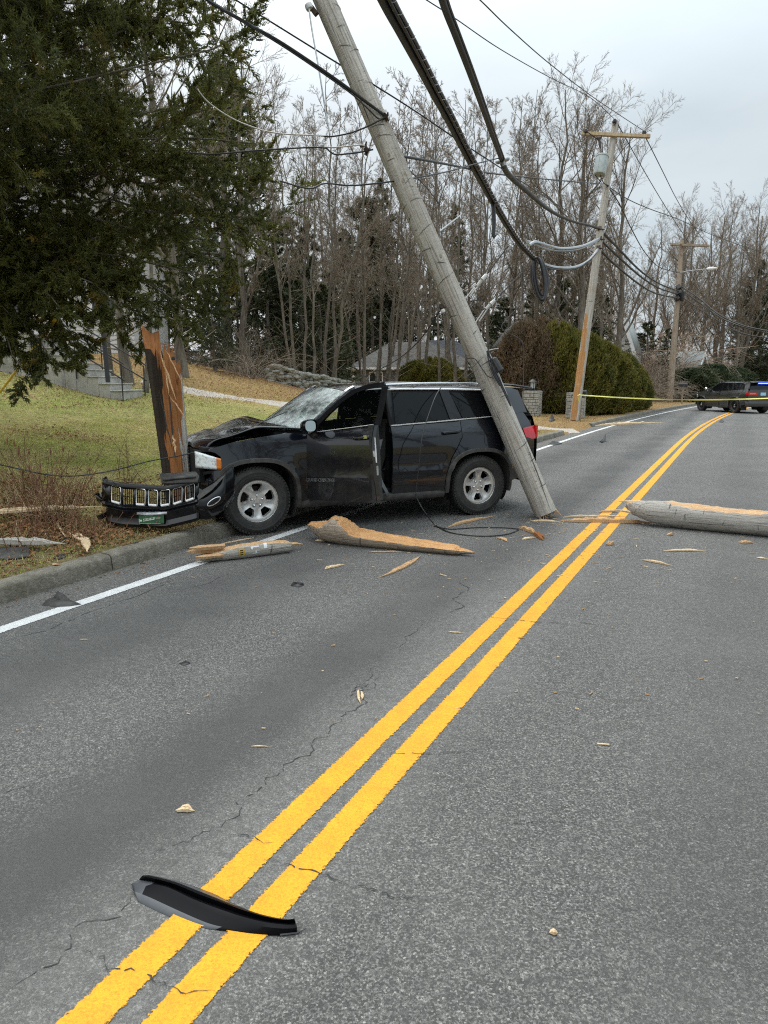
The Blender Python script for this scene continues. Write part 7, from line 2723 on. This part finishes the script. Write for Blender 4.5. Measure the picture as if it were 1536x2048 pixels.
def steps():
    p0 = at(243, 797, 17.5)
    e = tag(empty('concrete_steps', (p0.x, p0.y, p0.z)), 'old concrete garden steps climbing left behind the lawn', 'steps')
    run, ri = .27, .172
    g = G()
    for i in range(9):
        x1 = -run * i
        dx = run if i < 8 else 2.2
        g.box((x1 - dx / 2, .8, (ri * (i + 1)) / 2 - .4), (dx - .004, 1.6, ri * (i + 1) + .8))
        g.box((x1 - dx / 2 + .012, .8, ri * (i + 1) + .012), (dx + .02, 1.64, .03))
    g.obj('treads', MT['concrete'], e, 30, bevel=.008)
    for nm, y in (('handrail', -.03), ('handrail', 1.62)):
        g = G()
        sl = ri / run
        for h in (.86, .46): g.tube([(.12, y, h - .12 * sl + .05), (-2.1, y, h + 2.1 * sl), (-3.6, y, h + 2.15 * sl)], .018, 6)
        for x in (.05, -1.05, -2.1, -3.5): g.tube([(x, y, min(-x, 2.16) * sl - .2), (x, y, min(-x, 2.16) * sl + .86)], .016, 6)
        o = g.obj(nm, MT['iron'], e, 30)
    g = G()
    a, b = at(216, 764, 17.0), at(203, 632, 17.0)
    g.tube([Vector(), b - a], .055, 10)
    tag(g.obj('black_post', MT['iron'], None, 30, loc=a), 'leaning black iron post beside the garden steps', 'post')
steps()

def stone_wall():
    rg = random.Random(6)
    A = [hit(505, 752), hit(560, 760), hit(620, 768), hit(665, 772)]
    far = [at(545, 768, 30), at(600, 770, 30.5), at(660, 775, 32), at(720, 778, 35), at(760, 778, 38)]
    P = catmull(far, 10)
    c = P[0].copy()
    c.z = HT(c.x, c.y)
    g = G()
    for k, p in enumerate(P):
        z0 = HT(p.x, p.y)
        hh = .58 if k < 26 else .42
        for r_ in range(int(hh / .17) + 2):
            for _ in range(2):
                s = (rg.uniform(.10, .22), rg.uniform(.10, .2), rg.uniform(.07, .13))
                o = Vector((p.x + rg.uniform(-.15, .15), p.y + rg.uniform(-.15, .15), z0 + r_ * .16 + rg.uniform(-.03, .03))) - c
                V, F = [], []
                for i in range(6):
                    for j in range(8):
                        th, ph = j * math.pi / 4, (i / 5 - .5) * math.pi
                        q = 1 + rg.uniform(-.16, .16)
                        V.append((o.x + s[0] * q * math.cos(ph) ** .6 * math.cos(th), o.y + s[1] * q * math.cos(ph) ** .6 * math.sin(th), o.z + s[2] * q * math.sin(ph)))
                F = [(i * 8 + j, i * 8 + (j + 1) % 8, (i + 1) * 8 + (j + 1) % 8, (i + 1) * 8 + j) for i in range(5) for j in range(8)]
                g.add(V, F)
    o = g.obj('stone_wall', MT['stone'], None, 25, loc=c)
    tag(o, 'tumbled field stone wall along the foot of the wood', 'wall')
stone_wall()

def pillar(u, d, label, lantern):
    rg = random.Random(int(u))
    c = at(u, 800, d)
    z = HT(c.x, c.y)
    e = tag(empty('stone_pillar', (c.x, c.y, z), R(-20)), label, 'pillar')
    H = 1.08
    g = G()
    g.box((0, 0, H / 2), (.64, .64, H))
    g.obj('core', MT['mortar'], e)
    g = G()
    for f in range(4):
        mx = Matrix.Rotation(f * math.pi / 2, 4, 'Z')
        z_ = .02
        while z_ < H - .03:
            h = min(rg.uniform(.08, .17), H - z_)
            x = -.36
            while x < .35:
                w = min(rg.uniform(.14, .36), .36 - x)
                g.box((x + w / 2, -.335, z_ + h / 2), (w - .018, .07 + rg.uniform(0, .03), h - .018), 0, None, mx)
                x += w
            z_ += h
    g.obj('stones', MT['stone_pillar'], e, 30, bevel=.01)
    if lantern:
        g = G()
        g.lathe([(.10, 0), (.10, .02), (.04, .03), (.04, .07), (.10, .09), (.13, .10)], 10)
        for k in range(6):
            a = k * math.pi / 3
            g.tube([(.11 * math.cos(a), .11 * math.sin(a), .10), (.14 * math.cos(a), .14 * math.sin(a), .36)], .012, 4)
        g.lathe([(.20, .35), (.19, .38), (.07, .47), (.03, .49), (.03, .53), (.0001, .54)], 12)
        l = g.obj('lantern', MT['iron'], e, 30, loc=(0, 0, H))
        g = G()
        g.lathe([(.10, .10), (.125, .35)], 6)
        g.obj('lantern_glass', MT['glass_pale'], l, 30)
MT['glass_pale'] = mat('frosted_glass', (.5, .55, .55), .15)
pillar(1064, 30.6, 'stone gate pillar topped by a lantern, before the brown hedge', True)
pillar(1152, 30.2, 'stone gate pillar half hidden behind the leaning far pole', False)

def mailbox(u, v, d, label, s=1.0):
    c = at(u, v, d)
    c.z = HT(c.x, c.y)
    e = tag(empty('mailbox', c, R(-30)), label, 'mailbox')
    g = G()
    g.box((0, 0, .5), (.10, .10, 1.1))
    g.box((.05, 0, .98), (.30, .08, .06))
    g.obj('post', MT['pole_brown'], e)
    g = G()
    V = []
    for x in (-.25, .25):
        for i in range(9):
            a = math.pi * i / 8
            V.append((x, .11 * math.cos(a), 1.14 + .12 * math.sin(a)))
        V += [(x, -.11, 1.02), (x, .11, 1.02)]
    n = 11
    g.add(V, [(i, (i + 1) % n, n + (i + 1) % n, n + i) for i in range(n)] + [tuple(range(n))[::-1], tuple(range(n, 2 * n))])
    g.obj('box', MT['iron'], e, 30)
    e.scale = (s, s, s)
mailbox(1159, 836, 28.6, 'black mailbox on a post touching the leaning far pole', .95)
mailbox(1364, 800, 50, 'dark mailbox beside the foot of the brown pole', 1.15)
